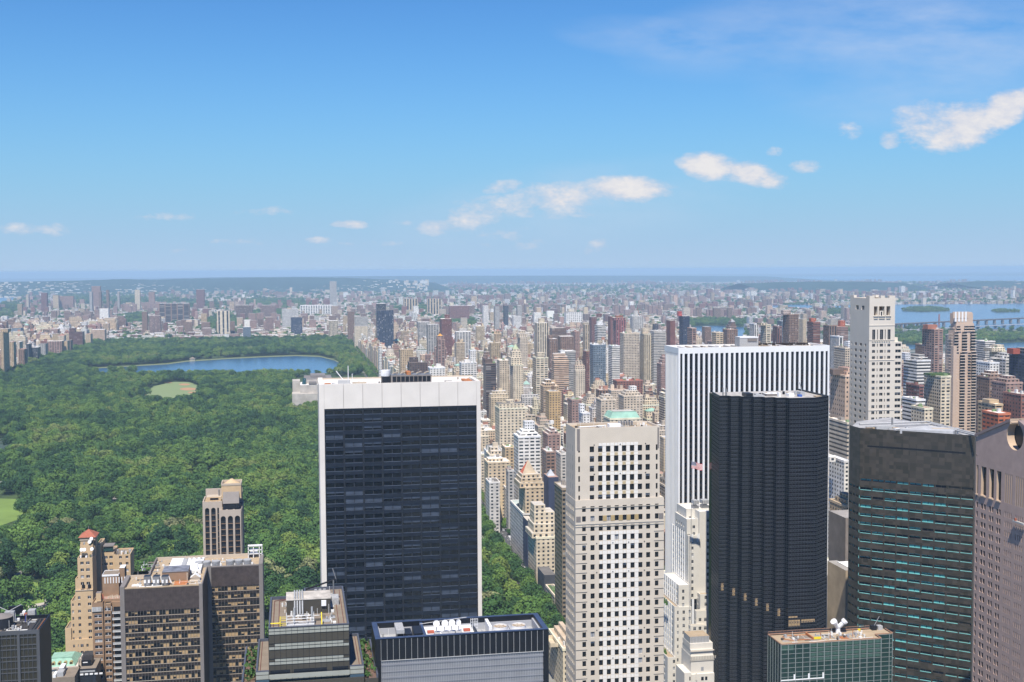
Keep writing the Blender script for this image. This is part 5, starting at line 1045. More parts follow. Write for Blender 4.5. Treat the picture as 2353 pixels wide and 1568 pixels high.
# ================= arched hotel tower
def arched_tower():
    c=lambda x,y:(x*.31504,1062.8+y*.32246*.977); Y=700.0
    c=lambda x,y:(x*.56122/1.74076,(1850+y*.56122)/1.74076)
    X=lambda v,yy=Y:Xat(*c(v,400),yy); Z=lambda v,yy=Y:PY(*c(1640,v),yy).z
    t=root('hotel_tower',(X(1600),Y+12,0),'slim buff hotel tower with tall round arched window bays and tan roof cabin','hotel tower')
    BF=mat('buff_precast',(.47,.40,.335),.8,var=.06); mb=MB(); core=MB(); gl=MB()
    def bays(x0,x1,yy,z1,edges):
        wins=[]; xs=[Xat(*c(e,400),yy) for e in edges]; cur=x0
        for i in range(0,len(xs),2):
            a,b=xs[i],xs[i+1]; mb.box(cur,a,yy,yy+1,0,z1,BF); r=(b-a)/2; m=(a+b)/2; zc=z1-3.6-r
            n=8; prev=(a,zc)
            for j in range(1,n+1):
                an=math.pi-j*math.pi/n; q=(m+r*math.cos(an),zc+r*math.sin(an)); mb.poly([(prev[0],yy,prev[1]),(q[0],yy,q[1]),(q[0],yy,z1),(prev[0],yy,z1)],BF); mb.poly([(prev[0],yy,prev[1]),(prev[0],yy+1,prev[1]),(q[0],yy+1,q[1]),(q[0],yy,q[1])],BF); prev=q
            wins.append((a,b,zc)); cur=b
        mb.box(cur,x1,yy,yy+1,0,z1,BF); return wins
    ya=Y+6; yb=Y
    w1=bays(X(1445,ya),X(1585,ya),ya,Z(275,ya),[1462,1493,1506,1538,1550,1562]); w2=bays(X(1562,yb),X(1718,yb),yb,Z(337,yb),[1573,1609,1624,1660,1674,1711])
    xr=X(1752,Y+24)
    mb.box(X(1718),X(1718)+.6,Y+1.01,Y+26,0,Z(337),GRYCOL); mb.box(X(1445,ya),X(1445,ya)+.6,ya+1.01,Y+24,0,Z(275,ya),BF); mb.box(X(1445,ya)+.6,X(1718),Y+25,Y+26,0,Z(225,ya),BF); mb.build('wall',t)
    core.box(X(1563,yb)+.2,X(1718)-.01,Y+1.7,Y+25,0,Z(337)-1,BRZ,top=ROOFT); core.box(X(1445,ya)+.7,X(1563,yb),ya+1.7,Y+24,0,Z(275,ya)-1,BRZ,top=ROOFT); core.build('core',t)
    fh=3.35
    for (ws,yy) in ((w1,ya),(w2,yb)):
        for (a,b,zc) in ws:
            gl.box(a,b,yy+.8,yy+1.0,0,zc+(b-a)/2-.1,BLKM)
            zz=zc-1.5
            while zz>30: gl.box(a+.1,b-.1,yy+.7,yy+.82,zz-1.1,zz,DKMUL,bottom=False); gl.box(a+.1,b-.1,yy+.68,yy+.8,zz-1.75,zz-1.4,TANB,bottom=False); zz-=fh
    gl.build('glazing',t)
    k=MB(); yc=Y+7; k.box(X(1582,yc),X(1722,yc),yc,yc+13,Z(255,yc),Z(165,yc),TAN,top=ROOFG); k.box(X(1580,yc),X(1724,yc),yc-.1,yc,Z(258,yc),Z(250,yc),BUFF)
    zt=Z(165,yc)
    for (a,b,c_,d) in ((X(1580,yc),X(1724,yc),yc-.2,yc+.3),(X(1580,yc),X(1580,yc)+.5,yc,yc+13),(X(1724,yc)-.5,X(1724,yc),yc,yc+13),(X(1580,yc),X(1724,yc),yc+12.7,yc+13.2)): k.box(a,b,c_,d,zt,zt+1.2,BUFF)
    k.cyl(((X(1580,yc)+X(1724,yc))/2,yc+8),4.5,.6,zt,zt+2.6,TAN,14); k.box(X(1600,yc),X(1700,yc),yc+1,yc+3,zt,zt+.5,WHT); k.build('roof_cabin',t)
    k=MB(); k.box(X(1590,Y+3),X(1702,Y+3),Y+3,Y+6.9,Z(337)-1,Z(300),DGL); 
    zz0=Z(300); k.poly([(X(1588),Y+2.6,zz0),(X(1704),Y+2.6,zz0),(X(1704),Y+7,zz0+6),(X(1588),Y+7,zz0+6)],GRYCOL); k.build('sloped_skylight',t)
    k=MB(); yy=ya+5; k.box(X(1475,yy),X(1580,yy),yy,yy+8,Z(275,ya)-1,Z(243,yy),TAN,top=BUFF); k.box(X(1500,yy),X(1560,yy),yy-.1,yy,Z(275,ya),Z(250,yy),BLKM); k.tube((X(1562,yy),yy+4,Z(240,yy)),(X(1562,yy),yy+4,Z(200,yy)),.5,STEEL); k.build('side_cabin',t)
arched_tower()

# ================= green mansard roofed building, lower left
def mansard():
    c=lambda x,y:(x*.1282,1367.3+y*.1282); Y=610.0
    X=lambda v,yy=Y:Xat(*c(v,1200),yy); Z=lambda v,yy=Y:PY(*c(1100,v),yy).z
    t=root('mansard_building',(X(1150),Y+10,0),'white stone building with pale green copper mansard roof and round dormers','building')
    mb=MB(); WS=mat('white_stone',(.6,.56,.5),.8,var=.08,scale=.5); mb.box(X(880),X(1395),Y,Y+20,0,Z(1300),WS); mb.box(X(1395),X(1700),Y+6,Y+20,0,Z(1250),WS,top=ROOFB); mb.build('wall',t)
    k=MB(); z0=Z(1285); z1=Z(1110,Y+7); x0,x1=X(870),X(1345); k.poly([(x0,Y,z0),(x1,Y,z0),(x1-2.5,Y+5,z1),(x0,Y+5,z1)],COPG); k.poly([(x1,Y,z0),(x1,Y+20,z0),(x1-2.5,Y+15,z1),(x1-2.5,Y+5,z1)],COPG); k.poly([(x0,Y+5,z1),(x1-2.5,Y+5,z1),(x1-2.5,Y+15,z1),(x0,Y+15,z1)],COPG); k.box(x0,x1-2.3,Y+4.8,Y+5.1,z1,z1+.5,COPG); MRO=k.build('roof',t)
    for u_ in (955,1065,1170,1275):
        k=MB(); zz=Z(1220,Y+2); k.tube((X(u_,Y+1.5),Y+1,zz),(X(u_,Y+1.5),Y+3,zz),.85,mat('dormer_gold',(.4,.33,.16)),10); k.tube((X(u_,Y+1.5),Y+.9,zz),(X(u_,Y+1.5),Y+2,zz),.5,BLKM,10); k.build('dormer',MRO)
    k=MB(); k.box(X(870),X(1400),Y-.6,Y,Z(1325),Z(1285),WS)
    for i in range(10): k.box(X(880)+i*2.1,X(880)+i*2.1+1.2,Y-.8,Y-.6,Z(1320),Z(1295),BUFF)
    for i in range(5): k.cyl((X(1360)+rnd.uniform(0,2.4),Y+i),.4,.1,Z(1290),Z(1200)+i*.4,BUFF,6)
    k.cyl((X(1280),Y-.05),.1,.1,0,1,WS); k.tube((X(1280),Y-.05,Z(1400)),(X(1280),Y+.1,Z(1400)),.8,BLKM,12); k.box(X(1165),X(1195),Y-.05,Y,Z(1430),Z(1385),BUFF); k.box(X(1225),X(1390),Y-.3,Y,Z(1432),Z(1420),WHT); k.build('cornice',t)
    t=root('rooftop_plant',(X(1040,590),590,0),'silver cooling machines on a low grey roof under the green mansard','rooftop machinery'); Yn=592.0
    k=MB(); k.box(X(930,Yn),X(1330,Yn),Yn,Yn+14,0,Z(1480,Yn),ROOFG); k.build('roof_deck',t)
    k=MB(); k.box(X(1000,Yn),X(1120,Yn),Yn+1,Yn+6,Z(1480,Yn),Z(1400,Yn),GALV); k.box(X(1015,Yn),X(1100,Yn),Yn+5,Yn+12,Z(1480,Yn),Z(1370,Yn),GALV,top=WHT); k.box(X(940,Yn),X(990,Yn),Yn,Yn+6,Z(1480,Yn),Z(1430,Yn),WHT); k.build('machines',t)
    t=root('grey_roof_building',(X(1550,600),600,0),'low building with dark gridded glass front and white roof trusses beside the tan tower','building'); Yn=600.0
    k=MB(); k.box(X(1430,Yn),X(1715,Yn),Yn,Yn+16,0,Z(1350,Yn),DKMUL,top=ROOFG); k.build('wall',t)
    k=MB()
    for i in range(5): k.box(X(1432,Yn)+i*2.2,X(1432,Yn)+i*2.2+1.5,Yn-.5,Yn,Z(1460,Yn),Z(1435,Yn),WHT)
    k.box(X(1430,Yn),X(1700,Yn),Yn-.3,Yn,Z(1410,Yn),Z(1385,Yn),GALV); k.box(X(1430,Yn),X(1610,Yn),Yn+4,Yn+12,Z(1350,Yn),Z(1245,Yn),BLKM); k.box(X(1460,Yn),X(1545,Yn),Yn+3.9,Yn+4,Z(1290,Yn),Z(1275,Yn),WHT); k.build('roof_gear',t)
mansard()

# ================= limestone tower with open crown (right)
def crown_tower():
    c=lambda x,y:(1867+x*.2747,603.2+y*.2747); Y=720.0
    X=lambda v,yy=Y:Xat(*c(v,600),yy); Z=lambda v,yy=Y:PY(*c(580,v),yy).z
    t=root('limestone_tower',(X(560),Y+10,0),'tall pale limestone tower with square crown and three open bays at the top','hotel tower')
    LT=mat('pale_limestone',(.66,.60,.52),.8,var=.05,scale=.1); mb=MB(); wl=[]
    x0,x1=X(474),X(688); D=X(688)-X(474); Y1=Y+27; zt=Z(300); fl=(Z(694)-Z(1155))/9
    S=lambda b,*a:[(X(p_)-b,X(q_)-b) for p_,q_ in a]
    # crown block with three tall openings
    wl2=wall_face(mb,Vector((x0,Y,0)),VX,-VY,x1-x0,Z(530),zt,S(x0,(512,542),(555,600),(616,648)),[(Z(445),Z(368))],4.0,LT)
    wall_face(mb,Vector((x0,Y1,0)),-VY,-VX,Y1-Y,Z(530),zt,[(8,12),(16,20)],[(Z(400),Z(365))],2.0,LT)
    mb.poly([(x1,Y,0),(x1,Y1,0),(x1,Y1,zt),(x1,Y,zt)],LT); mb.poly([(x1,Y1,0),(x0,Y1,0),(x0,Y1,zt),(x1,Y1,zt)],LT)
    mb.box(x0+.6,x1-.6,Y+.6,Y1-.6,zt-3,zt-2,LT)
    for (a,b) in ((X(474),X(515)),(X(568),X(602)),(X(640),X(688))): mb.box(a,b,Y+.01,Y+2.4,zt,zt+1.6,LT)
    for q in (0,Y1-Y-5): mb.box(x0+.01,x0+2,Y+q,Y+q+5,zt,zt+1.6,LT); mb.box(x1-2,x1-.01,Y+q,Y+q+5,zt+.01,zt+1.6,LT)
    rows=[(Z(694)-.95-k*fl,Z(694)+.95-k*fl) for k in range(0,int((Z(694)-5)/fl))]+[(Z(650),Z(562))]
    colsS=S(x0,(500,525),(541,548),(564,592),(605,612),(628,653))
    wl+=wall_face(mb,Vector((x0,Y,0)),VX,-VY,x1-x0,0,Z(530),colsS,rows,.4,LT)
    wl+=wall_face(mb,Vector((x0,Y1,0)),-VY,-VX,Y1-Y,0,Z(530),[(2,3.2),(7,10),(14,17),(21,23)],rows[:-1],.4,LT)
    # lower right wing
    xw=X(688)+.01; zw=Z(668)
    wl+=wall_face(mb,Vector((xw,Y+.4,0)),VX,-VY,X(752)-xw,0,zw,S(xw,(697,744)),rows[:-1],.4,LT)
    xe=X(752); mb.poly([(xe,Y+.4,0),(xe,Y1-4,0),(xe,Y1-4,zw),(xe,Y+.4,zw)],LT); mb.poly([(xw,Y+.4,zw),(xe,Y+.4,zw),(xe,Y1-4,zw),(xw,Y1-4,zw)],LT); mb.box(xw,xe-.5,Y+5,Y1-4,zw,zw+2.6,LT); mb.box(xw,xe-3,Y+9,Y1-4,zw+2.6,zw+7,PINKL); mb.build('wall',t)
    add_windows(t,wl,'fs',(DGL,BLIND,LIMED),[(0,.8),(.4,.2)],limit=100)
    o=MB()
    OC=mat('ochre_recess',(.33,.17,.08),.8)
    for (a,u,n_,w_,z_,h) in wl2: B=a+u*w_; o.poly([(a.x,a.y,z_),(B.x,B.y,z_),(B.x,B.y,z_+h),(a.x,a.y,z_+h)],OC)
    o.box(X(560),X(590),Y-.05,Y+.3,Z(450),Z(405),LT); o.box(X(570),X(580),Y-.08,Y-.04,Z(450),Z(412),BLKM); o.build('crown_recess',t)
    o=MB()
    for (a,b) in ((512,542),(555,600),(616,648)): o.box(X(a)-.4,X(b)+.4,Y-.6,Y,Z(452),Z(446),LT); o.box(X(a)-.1,X(b)+.1,Y-.4,Y,Z(474),Z(468),LIMED)
    for v in (530,652,1238,820): o.box(x0-.1,x1+.1,Y-.25,Y,Z(v),Z(v-5),LT)
    for i in range(8): o.box(X(500)+i*1.6,X(500)+i*1.6+.7,Y-.5,Y,Z(664),Z(652),LIMED)
    for a in (548,605): o.box(X(a),X(a+5),Y-.3,Y,Z(445),Z(368),LT)
    o.build('cornice',t)
crown_tower()

# ================= round-shouldered stepped balcony tower (right)
def balcony_tower():
    c=lambda x,y:(1867+x*.2747,603.2+y*.2747); Y=1300.0
    X=lambda v,yy=Y:Xat(*c(v,900),yy); Z=lambda v,yy=Y:PY(*c(1270,v),yy).z
    t=root('balcony_tower',(X(1270),Y+15,0),'tall peach stone tower with stacked balconies and a stepped crenellated crown','apartment tower')
    PE=mat('peach_stone',(.55,.42,.33),.8,var=.06,scale=.1); mb=MB()
    lv=[(1165,1370,985,5),(1180,1365,745,6.5),(1185,1352,572,8),(1195,1345,515,9)]
    for (a,b,tp,o_) in lv: mb.box(X(a,Y+o_),X(b,Y+o_),Y+o_,Y+30-o_,0,Z(tp),PE,top=ROOFT)
    mb.box(X(1200,Y+10),X(1335,Y+10),Y+10,Y+25,Z(520),Z(430),PE); mb.box(X(1212,Y+11),X(1328,Y+11),Y+11,Y+24,Z(430),Z(420),PE)
    for (a,b) in ((1185,1212),): mb.box(X(a),X(b),Y+2,Y+8,0,Z(700),PE)
    mb.build('wall',t)
    cr=MB()
    for i in range(9): q=X(1207)+i*(X(1335)-X(1207))/9; cr.box(q,q+2.2,Y+9.6,Y+10.6,Z(470)-(4 if i%2 else 0),Z(424)+1.2,WHT if i%2 else PE)
    cr.build('crown',t)
    gl=MB(); fl=(Z(572)-Z(1160))/24; zz=Z(535); k=0
    bal=MB(); PBL=mat('pale_balcony',(.60,.50,.42),.8)
    while zz>4:
        v=1195 if zz>Z(572) else 1180 if zz>Z(745) else 1165; w_=1345 if zz>Z(572) else 1362 if zz>Z(745) else 1370
        o_=9 if zz>Z(572) else 7.2 if zz>Z(745) else 5
        for (a,b) in ((v+25+45,v+25+75),(v+135,v+160),(v+8,v+28)): gl.box(X(a,Y+o_),X(b,Y+o_),Y+o_-.1,Y+o_+.02,zz-2.0,zz-.5,DGL,bottom=False)
        for (a,b) in ((v,v+38),(v+65,v+110),(w_-42,w_)): bal.box(X(a,Y+o_),X(b,Y+o_),Y+o_-2.0,Y+o_,zz-3.0,zz-2.3,PBL,bottom=False)
        for (a,b) in ((v+68,v+108),(w_-40,w_-4),(v+4,v+36)): gl.box(X(a,Y+o_),X(b,Y+o_),Y+o_-.06,Y+o_+.03,zz-2.0,zz-.2,BLKM,bottom=False)
        bal.box(X(v,Y+o_)-1.5,X(v,Y+o_),Y+o_+3,Y+o_+12,zz-3,zz-2.3,PBL,bottom=False); zz-=fl; k+=1
    gl.build('glazing',t); bal.build('balcony_bands',t)
balcony_tower()

# ================= flag on its pole
def flag():
    Y=575.0; c4=lambda x,y:(1493.7+x*.3114,660.7+y*.3114); P=lambda x,y:PY(*c4(x,y),Y)
    a=P(305,1285); b=P(380,1350); zb=PY(1589,1300,Y).z
    t=root('flag',(a.x,Y,zb),'stars and stripes flag waving on a pole in front of the white ribbed tower','flag')
    k=MB(); k.tube((a.x,Y,zb-20),(a.x,Y,a.z+.5),.12,STEEL); k.build('pole',t)
    RD=mat('flag_red',(.55,.03,.05),.7,var=0); BL=mat('flag_blue',(.02,.035,.17),.7,var=0); WH=mat('flag_white',(.8,.8,.8),.7,var=0)
    H=3.3; Lh=5.6; n=26; k=MB(); s=H/13
    def pt(i,v): u_=i/n; return (a.x+.1+Lh*u_, Y-.25*math.sin(u_*7)-.3*u_, a.z-H*v-1.3*u_+.4*math.sin(u_*6.5)*u_)
    for i in range(n):
        for j in range(13):
            mm=BL if (j<7 and i<n*.4) else (RD if j%2==0 else WH)
            k.poly([pt(i,(j+1)/13),pt(i+1,(j+1)/13),pt(i+1,j/13),pt(i,j/13)],mm)
    for r_ in range(9):
        for q in range(6 if r_%2==0 else 5):
            u_=(q+.5+(0 if r_%2==0 else .5))/6*.39; v=(r_+.7)/9.6*7/13; i=u_*n; p_=Vector(pt(i,v)); p_.y-=.06; e=.07
            k.poly([(p_.x-e,p_.y,p_.z-e),(p_.x+e,p_.y,p_.z-e),(p_.x+e,p_.y,p_.z+e),(p_.x-e,p_.y,p_.z+e)],WH)
    k.build('cloth',t)
flag()
# ================================================================== ordinary city buildings
STY = {'apt':(4.2,3.2,.42,.48),'grid':(3.2,3.2,.6,.52),'band':(8.,3.2,1.1,.42),'vstr':(4.6,3.2,.45,1.1),'bal':(6.5,3.1,.62,.55),'fine':(2.4,3.1,.5,.45),'blank':(50,50,0,0),'glass':(2.6,3.4,.86,.8),'wide':(5.5,3.4,.7,.45)}
C_ = {'tan':(.50,.375,.235),'cream':(.65,.555,.41),'sand':(.58,.46,.31),'white':(.74,.71,.66),'grey':(.42,.40,.37),'pale grey':(.57,.54,.50),'red brick':(.25,.115,.09),'dark red':(.20,.095,.085),
      'brown':(.24,.155,.115),'dark brown':(.12,.085,.075),'rose brick':(.33,.215,.18),'charcoal':(.07,.075,.09),'blue glass':(.17,.215,.26),'beige':(.57,.48,.37),'ochre':(.52,.36,.18),'navy':(.045,.055,.10),'peach':(.55,.40,.29)}
RC = [(.60,.59,.57),(.70,.68,.65),(.46,.43,.39),(.26,.24,.22),(.15,.14,.13),(.52,.47,.40),(.38,.34,.30),(.76,.75,.73),(.36,.23,.18),(.52,.51,.50)]
class FB:
    """facade mesh collector with per-face attributes"""
    def __init__(s): s.v=[]; s.f=[]; s.w=[]; s.a=[]; s.b=[]; s.uv=[]
    def box(s,x0,x1,y0,y1,z0,z1,c,sty,rc,seed=0.):
        b=len(s.v); s.v+=[(x0,y0,z0),(x1,y0,z0),(x1,y1,z0),(x0,y1,z0),(x0,y0,z1),(x1,y0,z1),(x1,y1,z1),(x0,y1,z1)]
        S_=STY[sty] if isinstance(sty,str) else sty
        W,D,H=x1-x0,y1-y0,z1-z0; n=max(1,round(W/S_[0])); bw=W/n; m_=max(1,round(D/S_[0])); bd=D/m_; k=max(1,round(H/S_[1])); fh=H/k
        for q,ww,bb in (((0,1,5,4),W,bw),((1,2,6,5),D,bd),((2,3,7,6),W,bw),((3,0,4,7),D,bd)):
            s.f.append(tuple(b+i for i in q)); s.w.append(c); s.a.append((bb,fh,S_[2])); s.b.append((S_[3],seed,0)); s.uv+=[(0,0),(ww,0),(ww,H),(0,H)]
        s.f.append((b+4,b+5,b+6,b+7)); s.w.append(rc); s.a.append((5,5,0)); s.b.append((0,seed,0)); s.uv+=[(0,0)]*4
    def poly(s,pts,c):
        b=len(s.v); s.v+=[tuple(p) for p in pts]; s.f.append(tuple(range(b,b+len(pts)))); s.w.append(c); s.a.append((5,5,0)); s.b.append((0,0,0)); s.uv+=[(0,0)]*len(pts)
    def pyramid(s,x0,x1,y0,y1,z0,z1,c):
        a=((x0+x1)/2,(y0+y1)/2,z1); q=[(x0,y0,z0),(x1,y0,z0),(x1,y1,z0),(x0,y1,z0)]
        for i in range(4): s.poly([q[i],q[(i+1)%4],a],c if not isinstance(c,list) else c[i])
    def cyl(s,x,y,r,z0,z1,c,n=8,cone=0):
        P=[(x+r*math.cos(2*math.pi*k/n),y+r*math.sin(2*math.pi*k/n)) for k in range(n)]
        for k in range(n): a,b=P[k],P[(k+1)%n]; s.poly([(a[0],a[1],z0),(b[0],b[1],z0),(b[0],b[1],z1),(a[0],a[1],z1)],c)
        if cone:
            for k in range(n): a,b=P[k],P[(k+1)%n]; s.poly([(a[0],a[1],z1),(b[0],b[1],z1),(x,y,z1+cone)],c)
        else: s.poly([(p[0],p[1],z1) for p in P],c)
    def build(s,name,parent=None):
        a=np.array(s.v,dtype=np.float64); lo=a.min(0); hi=a.max(0); off=Vector(((lo[0]+hi[0])/2,(lo[1]+hi[1])/2,lo[2]))
        me=bpy.data.meshes.new(name); a=a-np.array(off)
        nl=sum(len(f) for f in s.f); me.vertices.add(len(a)); me.vertices.foreach_set('co',a.ravel())
        me.loops.add(nl); me.polygons.add(len(s.f)); ln=np.array([len(f) for f in s.f]); st=np.concatenate(([0],np.cumsum(ln)[:-1]))
        me.loops.foreach_set('vertex_index',np.array([i for f in s.f for i in f])); me.polygons.foreach_set('loop_start',st)
        uv=me.uv_layers.new(name='UVMap'); uv.data.foreach_set('uv',np.array(s.uv,dtype=np.float32).ravel())
        for nm,arr in (('wall',s.w),('pa',s.a),('pb',s.b)):
            at=me.attributes.new(nm,'FLOAT_VECTOR','FACE'); at.data.foreach_set('vector',np.array(arr,dtype=np.float32).ravel())
        me.materials.append(M_FAC); me.polygons.foreach_set('use_smooth',np.zeros(len(s.f),dtype=bool)); me.update(calc_edges=True); me.validate()
        o=bpy.data.objects.new(name,me); col.objects.link(o); o.location=off-(ABS[parent.name] if parent else Vector((0,0,0))); o.parent=parent; ABS[o.name]=off
        return o

FOOT=[]     # occupied footprints
BLD=[]      # dicts: label/cat/name, boxes, extras
def add_b(x0,x1,y0,y1,h,c,sty,rc=None,boxes=None,extras=None,label=None,name='apartment_building',cat='apartment building',hand=False,desc=None):
    BLD.append(dict(x0=x0,x1=x1,y0=y0,y1=y1,h=h,c=c,sty=sty,rc=rc or rnd.choice(RC),boxes=boxes or [],extras=extras or [],label=label,name=name,cat=cat,hand=hand,desc=desc,seed=rnd.random()*90))
    return BLD[-1]
c2=lambda x,y:(746.8+x*.3418,603.2+y*.3418); c1=lambda x,y:(x*.3418,603.2+y*.3418); c3=lambda x,y:(1493.7+x*.3652,603.2+y*.3652)
c4=lambda x,y:(1493.7+x*.3114,660.7+y*.3114); c7=lambda x,y:(1867+x*.2747,603.2+y*.2747); c8=lambda x,y:(1062.8+x*.3114,660.7+y*.3114); c9=lambda x,y:(1103+x*.3406,1034+y*.3406)
c10=lambda x,y:(x*.0879,746.8+y*.0879); c11=lambda x,y:(1884.3+x*.2822,1005.3+y*.2822); c12=lambda x,y:(1091.5+x*.14658,861.7+y*.14658)
def hb(cf,xa,xb,yt,Y,depth,c,sty,label,pent=None,rc=None,tank=False,pyr=None,name='apartment_building',cat='apartment building',tiers=(),off=0):
    """hand placed building: silhouette xa..xb and top yt measured in crop cf, front at distance Y"""
    (pa,py_),(pb,_)=cf(xa,yt),cf(xb,yt); right=pb>672
    if right: x1=PY(pb,py_,Y).x; x0=PY(pa,py_,Y+depth).x; 
    else: x0=PY(pa,py_,Y).x; x1=PY(pb,py_,Y+depth).x
    if x1-x0<4: x1=x0+max(4,(PY(pb,py_,Y).x-PY(pa,py_,Y).x)); 
    if x1<x0+4: x1=x0+4
    z=PY((pa+pb)/2,py_,Y).z; ex=[]; bx=[]; col_=C_[c] if isinstance(c,str) else c
    for (a,b,t_,dd) in tiers:
        (qa,qy),(qb,_)=cf(a,t_),cf(b,t_); X0=PY(qa,qy,Y+dd).x; X1=PY(qb,qy,Y+dd).x; z2=PY((qa+qb)/2,qy,Y+dd).z; bx.append((X0,max(X1,X0+2),Y+dd,Y+max(depth-dd,dd+3),z-1,z2,col_,sty))
    if pent:
        a,b,t_=pent[:3]; (qa,qy),(qb,_)=cf(a,t_),cf(b,t_); X0=PY(qa,qy,Y+depth*.3).x; X1=PY(qb,qy,Y+depth*.3).x; z2=PY((qa+qb)/2,qy,Y+depth*.3).z
        zb=z if not bx else max(z,0); ex.append(('bulkhead',X0,max(X1,X0+2),Y+depth*.3,Y+depth*.7,zb,z2,pent[3] if len(pent)>3 else col_))
    if tank: ex.append(('water_tank',(x0+x1)/2+rnd.uniform(-3,3),Y+depth*.5,2.2,z,z+6,(.16,.11,.08)))
    if pyr: 
        a,b,v0,v1,pc,nm=pyr; (qa,qy),(qb,_)=cf(a,v0),cf(b,v0); yy=Y+depth*.35; X0=PY(qa,qy,yy).x; X1=PY(qb,qy,yy).x; z0_=PY(qa,qy,yy).z; z1_=PY(*cf((a+b)/2,v1),yy).z; ex.append(('roof',X0,X1,yy-(X1-X0)*.1,yy+(X1-X0)*.9,z0_,z1_,pc))
    FOOT.append((x0-6,x1+6,Y-6,Y+depth+6))
    if Y<2400 and sty!='blank' and not pyr:
        tz=bx[-1] if bx else (x0,x1,Y,Y+depth,0,z)
        for _ in range(3 if x1-x0<16 else 6):
            w1=rnd.uniform(1.2,4); q1=rnd.uniform(tz[0]+.5,max(tz[0]+.6,tz[1]-w1-.5)); q2=rnd.uniform(tz[2]+1,max(tz[2]+1.1,tz[3]-4)); ex.append(('roof_unit',q1,q1+w1,q2,q2+rnd.uniform(1.2,3),tz[5],tz[5]+rnd.uniform(1,3.2),rnd.choice([(.75,.74,.72),(.5,.49,.47),(.3,.27,.24),col_,(.2,.3,.15)])))
        if not bx and Y<1500 and x1-x0>12:
            bx.append((x0+2.5,x1-2,Y+2.5,Y+depth-3,z,z+3.2,col_,sty)); bx.append((x0+5,x1-4.5,Y+5,Y+depth-5,z+3.2,z+6,col_,sty))
    if sty!='blank' and Y<2400: ex.append(('cornice',x0-.35,x1+.35,Y-.35,Y+depth+.35,z-1.2,z+.5,[min(.75,v*1.2+.03) for v in col_]))
    
    return add_b(x0,x1,Y,Y+depth,z,col_,sty,rc,bx,ex,label,name,cat,True)
A_='apartment building'; O_='office tower'
H=hb
# middle distance, east side
H(c2,343,460,322,3600,40,'navy','vstr','very dark tall hospital slab standing at the park edge beyond the reservoir',name='hospital_tower',cat='tower')
H(c2,343,410,278,3660,30,'charcoal','grid','grey scaffolded frame rising behind the very dark hospital slab',name='unfinished_tower',cat='tower')
H(c2,770,852,380,3000,40,'dark red','fine','dark red-brown slab tower with a raised top left of the cream striped tower',pent=(808,838,352))
H(c2,683,765,418,2800,30,'grey','bal','grey beige tower of stacked balconies just left of the dark red-brown slab')
H(c2,622,702,402,3300,30,'grey','wide','plain grey slab left of the grey beige balcony tower')
H(c2,873,982,467,2900,30,'pale grey','bal','wide grey block with dark recessed balconies right of the dark red-brown slab',pent=(905,950,445))
H(c2,748,806,520,2300,26,'rose brick','bal','brick tower with small orange top and stepped upper floors',tiers=((755,800,495,5),),pyr=(758,792,495,478,(.6,.3,.06),'roof'))
for i,(a,b,t_,cc) in enumerate(((1057,1098,292,'white'),(1135,1173,297,'grey'),(1198,1232,290,'charcoal'),(1285,1325,290,'grey'))):
    H(c2,a,b,t_,4700,30,cc,'fine',('white','mid grey, left','dark grey','mid grey, right')[i]+' slim slab in the row of four equal slabs far uptown')
H(c2,1408,1503,408,2600,35,'cream','vstr','tall cream tower with dark vertical window stripes and boxy penthouse',pent=(1440,1476,378))
H(c2,1295,1362,503,2400,28,'beige','apt','beige brick tower with narrow stepped top left of the cream striped tower',tiers=((1302,1355,478,4),(1310,1346,458,8)))
H(c2,1510,1622,442,3100,30,'brown','band','wide low brown block of horizontal bands behind the cream striped tower')
H(c2,1490,1562,515,2400,30,'brown','apt','brown brick slab at the foot of the cream striped tower',pent=(1500,1530,490))
H(c2,1565,1672,498,2600,30,'brown','apt','broad brown apartment slab right of the brown brick slab')
H(c2,1663,1713,465,2700,26,'rose brick','apt','slim rose brown slab beyond the broad brown apartment slab')
H(c2,1775,1828,368,3200,28,'dark red','fine','dark red tower behind the black and white banded tower',pent=(1830,1862,345))
H(c2,1813,1890,422,2600,26,'white',(8,3.6,1.1,.55),'black and white horizontally banded tower with pale box on top',pent=(1830,1866,396,(.75,.75,.75)))
H(c2,1902,1936,362,3000,26,'dark red','blank','narrow blank dark red slab beside the red unfinished tower')
H(c2,1937,2022,386,2700,30,(.34,.13,.13),(6,3.4,.5,.75),'unfinished tower with red netting, white columns and rust coloured top',tiers=((1945,2020,372,2),),pent=(1957,2004,357,(.3,.12,.07)))
H(c2,2050,2140,362,3300,30,'pale grey','bal','pale grey balcony tower behind and right of the red unfinished tower',pent=(2080,2106,326))
H(c2,1983,2114,477,2300,28,'beige','grid','wide grey-beige gridded slab with round rooftop tank',pent=(2026,2062,447))
H(c2,2118,2214,482,2320,28,'cream','vstr','cream slab with dark vertical stripes right of the gridded slab',pent=(2135,2176,442))
H(c2,2190,2290,456,2800,30,'pale grey','band','pale grey banded block with dark round machine room on top',pent=(2212,2242,414,(.1,.1,.12)))
H(c2,2298,2353,390,2700,30,'red brick','vstr','red brown ribbed tower at the left shoulder of the white ribbed tower')
H(c2,1733,1776,420,2900,26,'sand','vstr','slim sand and dark slab left of the dark red tower')
H(c2,1243,1333,690,1900,32,'cream','apt','cream stepped art deco hotel tower with green pyramid top',tiers=((1252,1325,640,3),(1258,1318,600,7),(1266,1308,583,10)),pyr=(1264,1302,583,548,(.38,.42,.26),'roof'))
H(c2,1395,1500,642,1900,30,'cream',(7,3.5,.72,.5),'cream tower with wide dark balconies and a beige box on top',pent=(1430,1476,607))
H(c2,1063,1150,680,1850,28,'dark brown',(9,3.4,1.1,.5),'dark brown banded block left of the cream hotel tower',pent=(1075,1126,652))
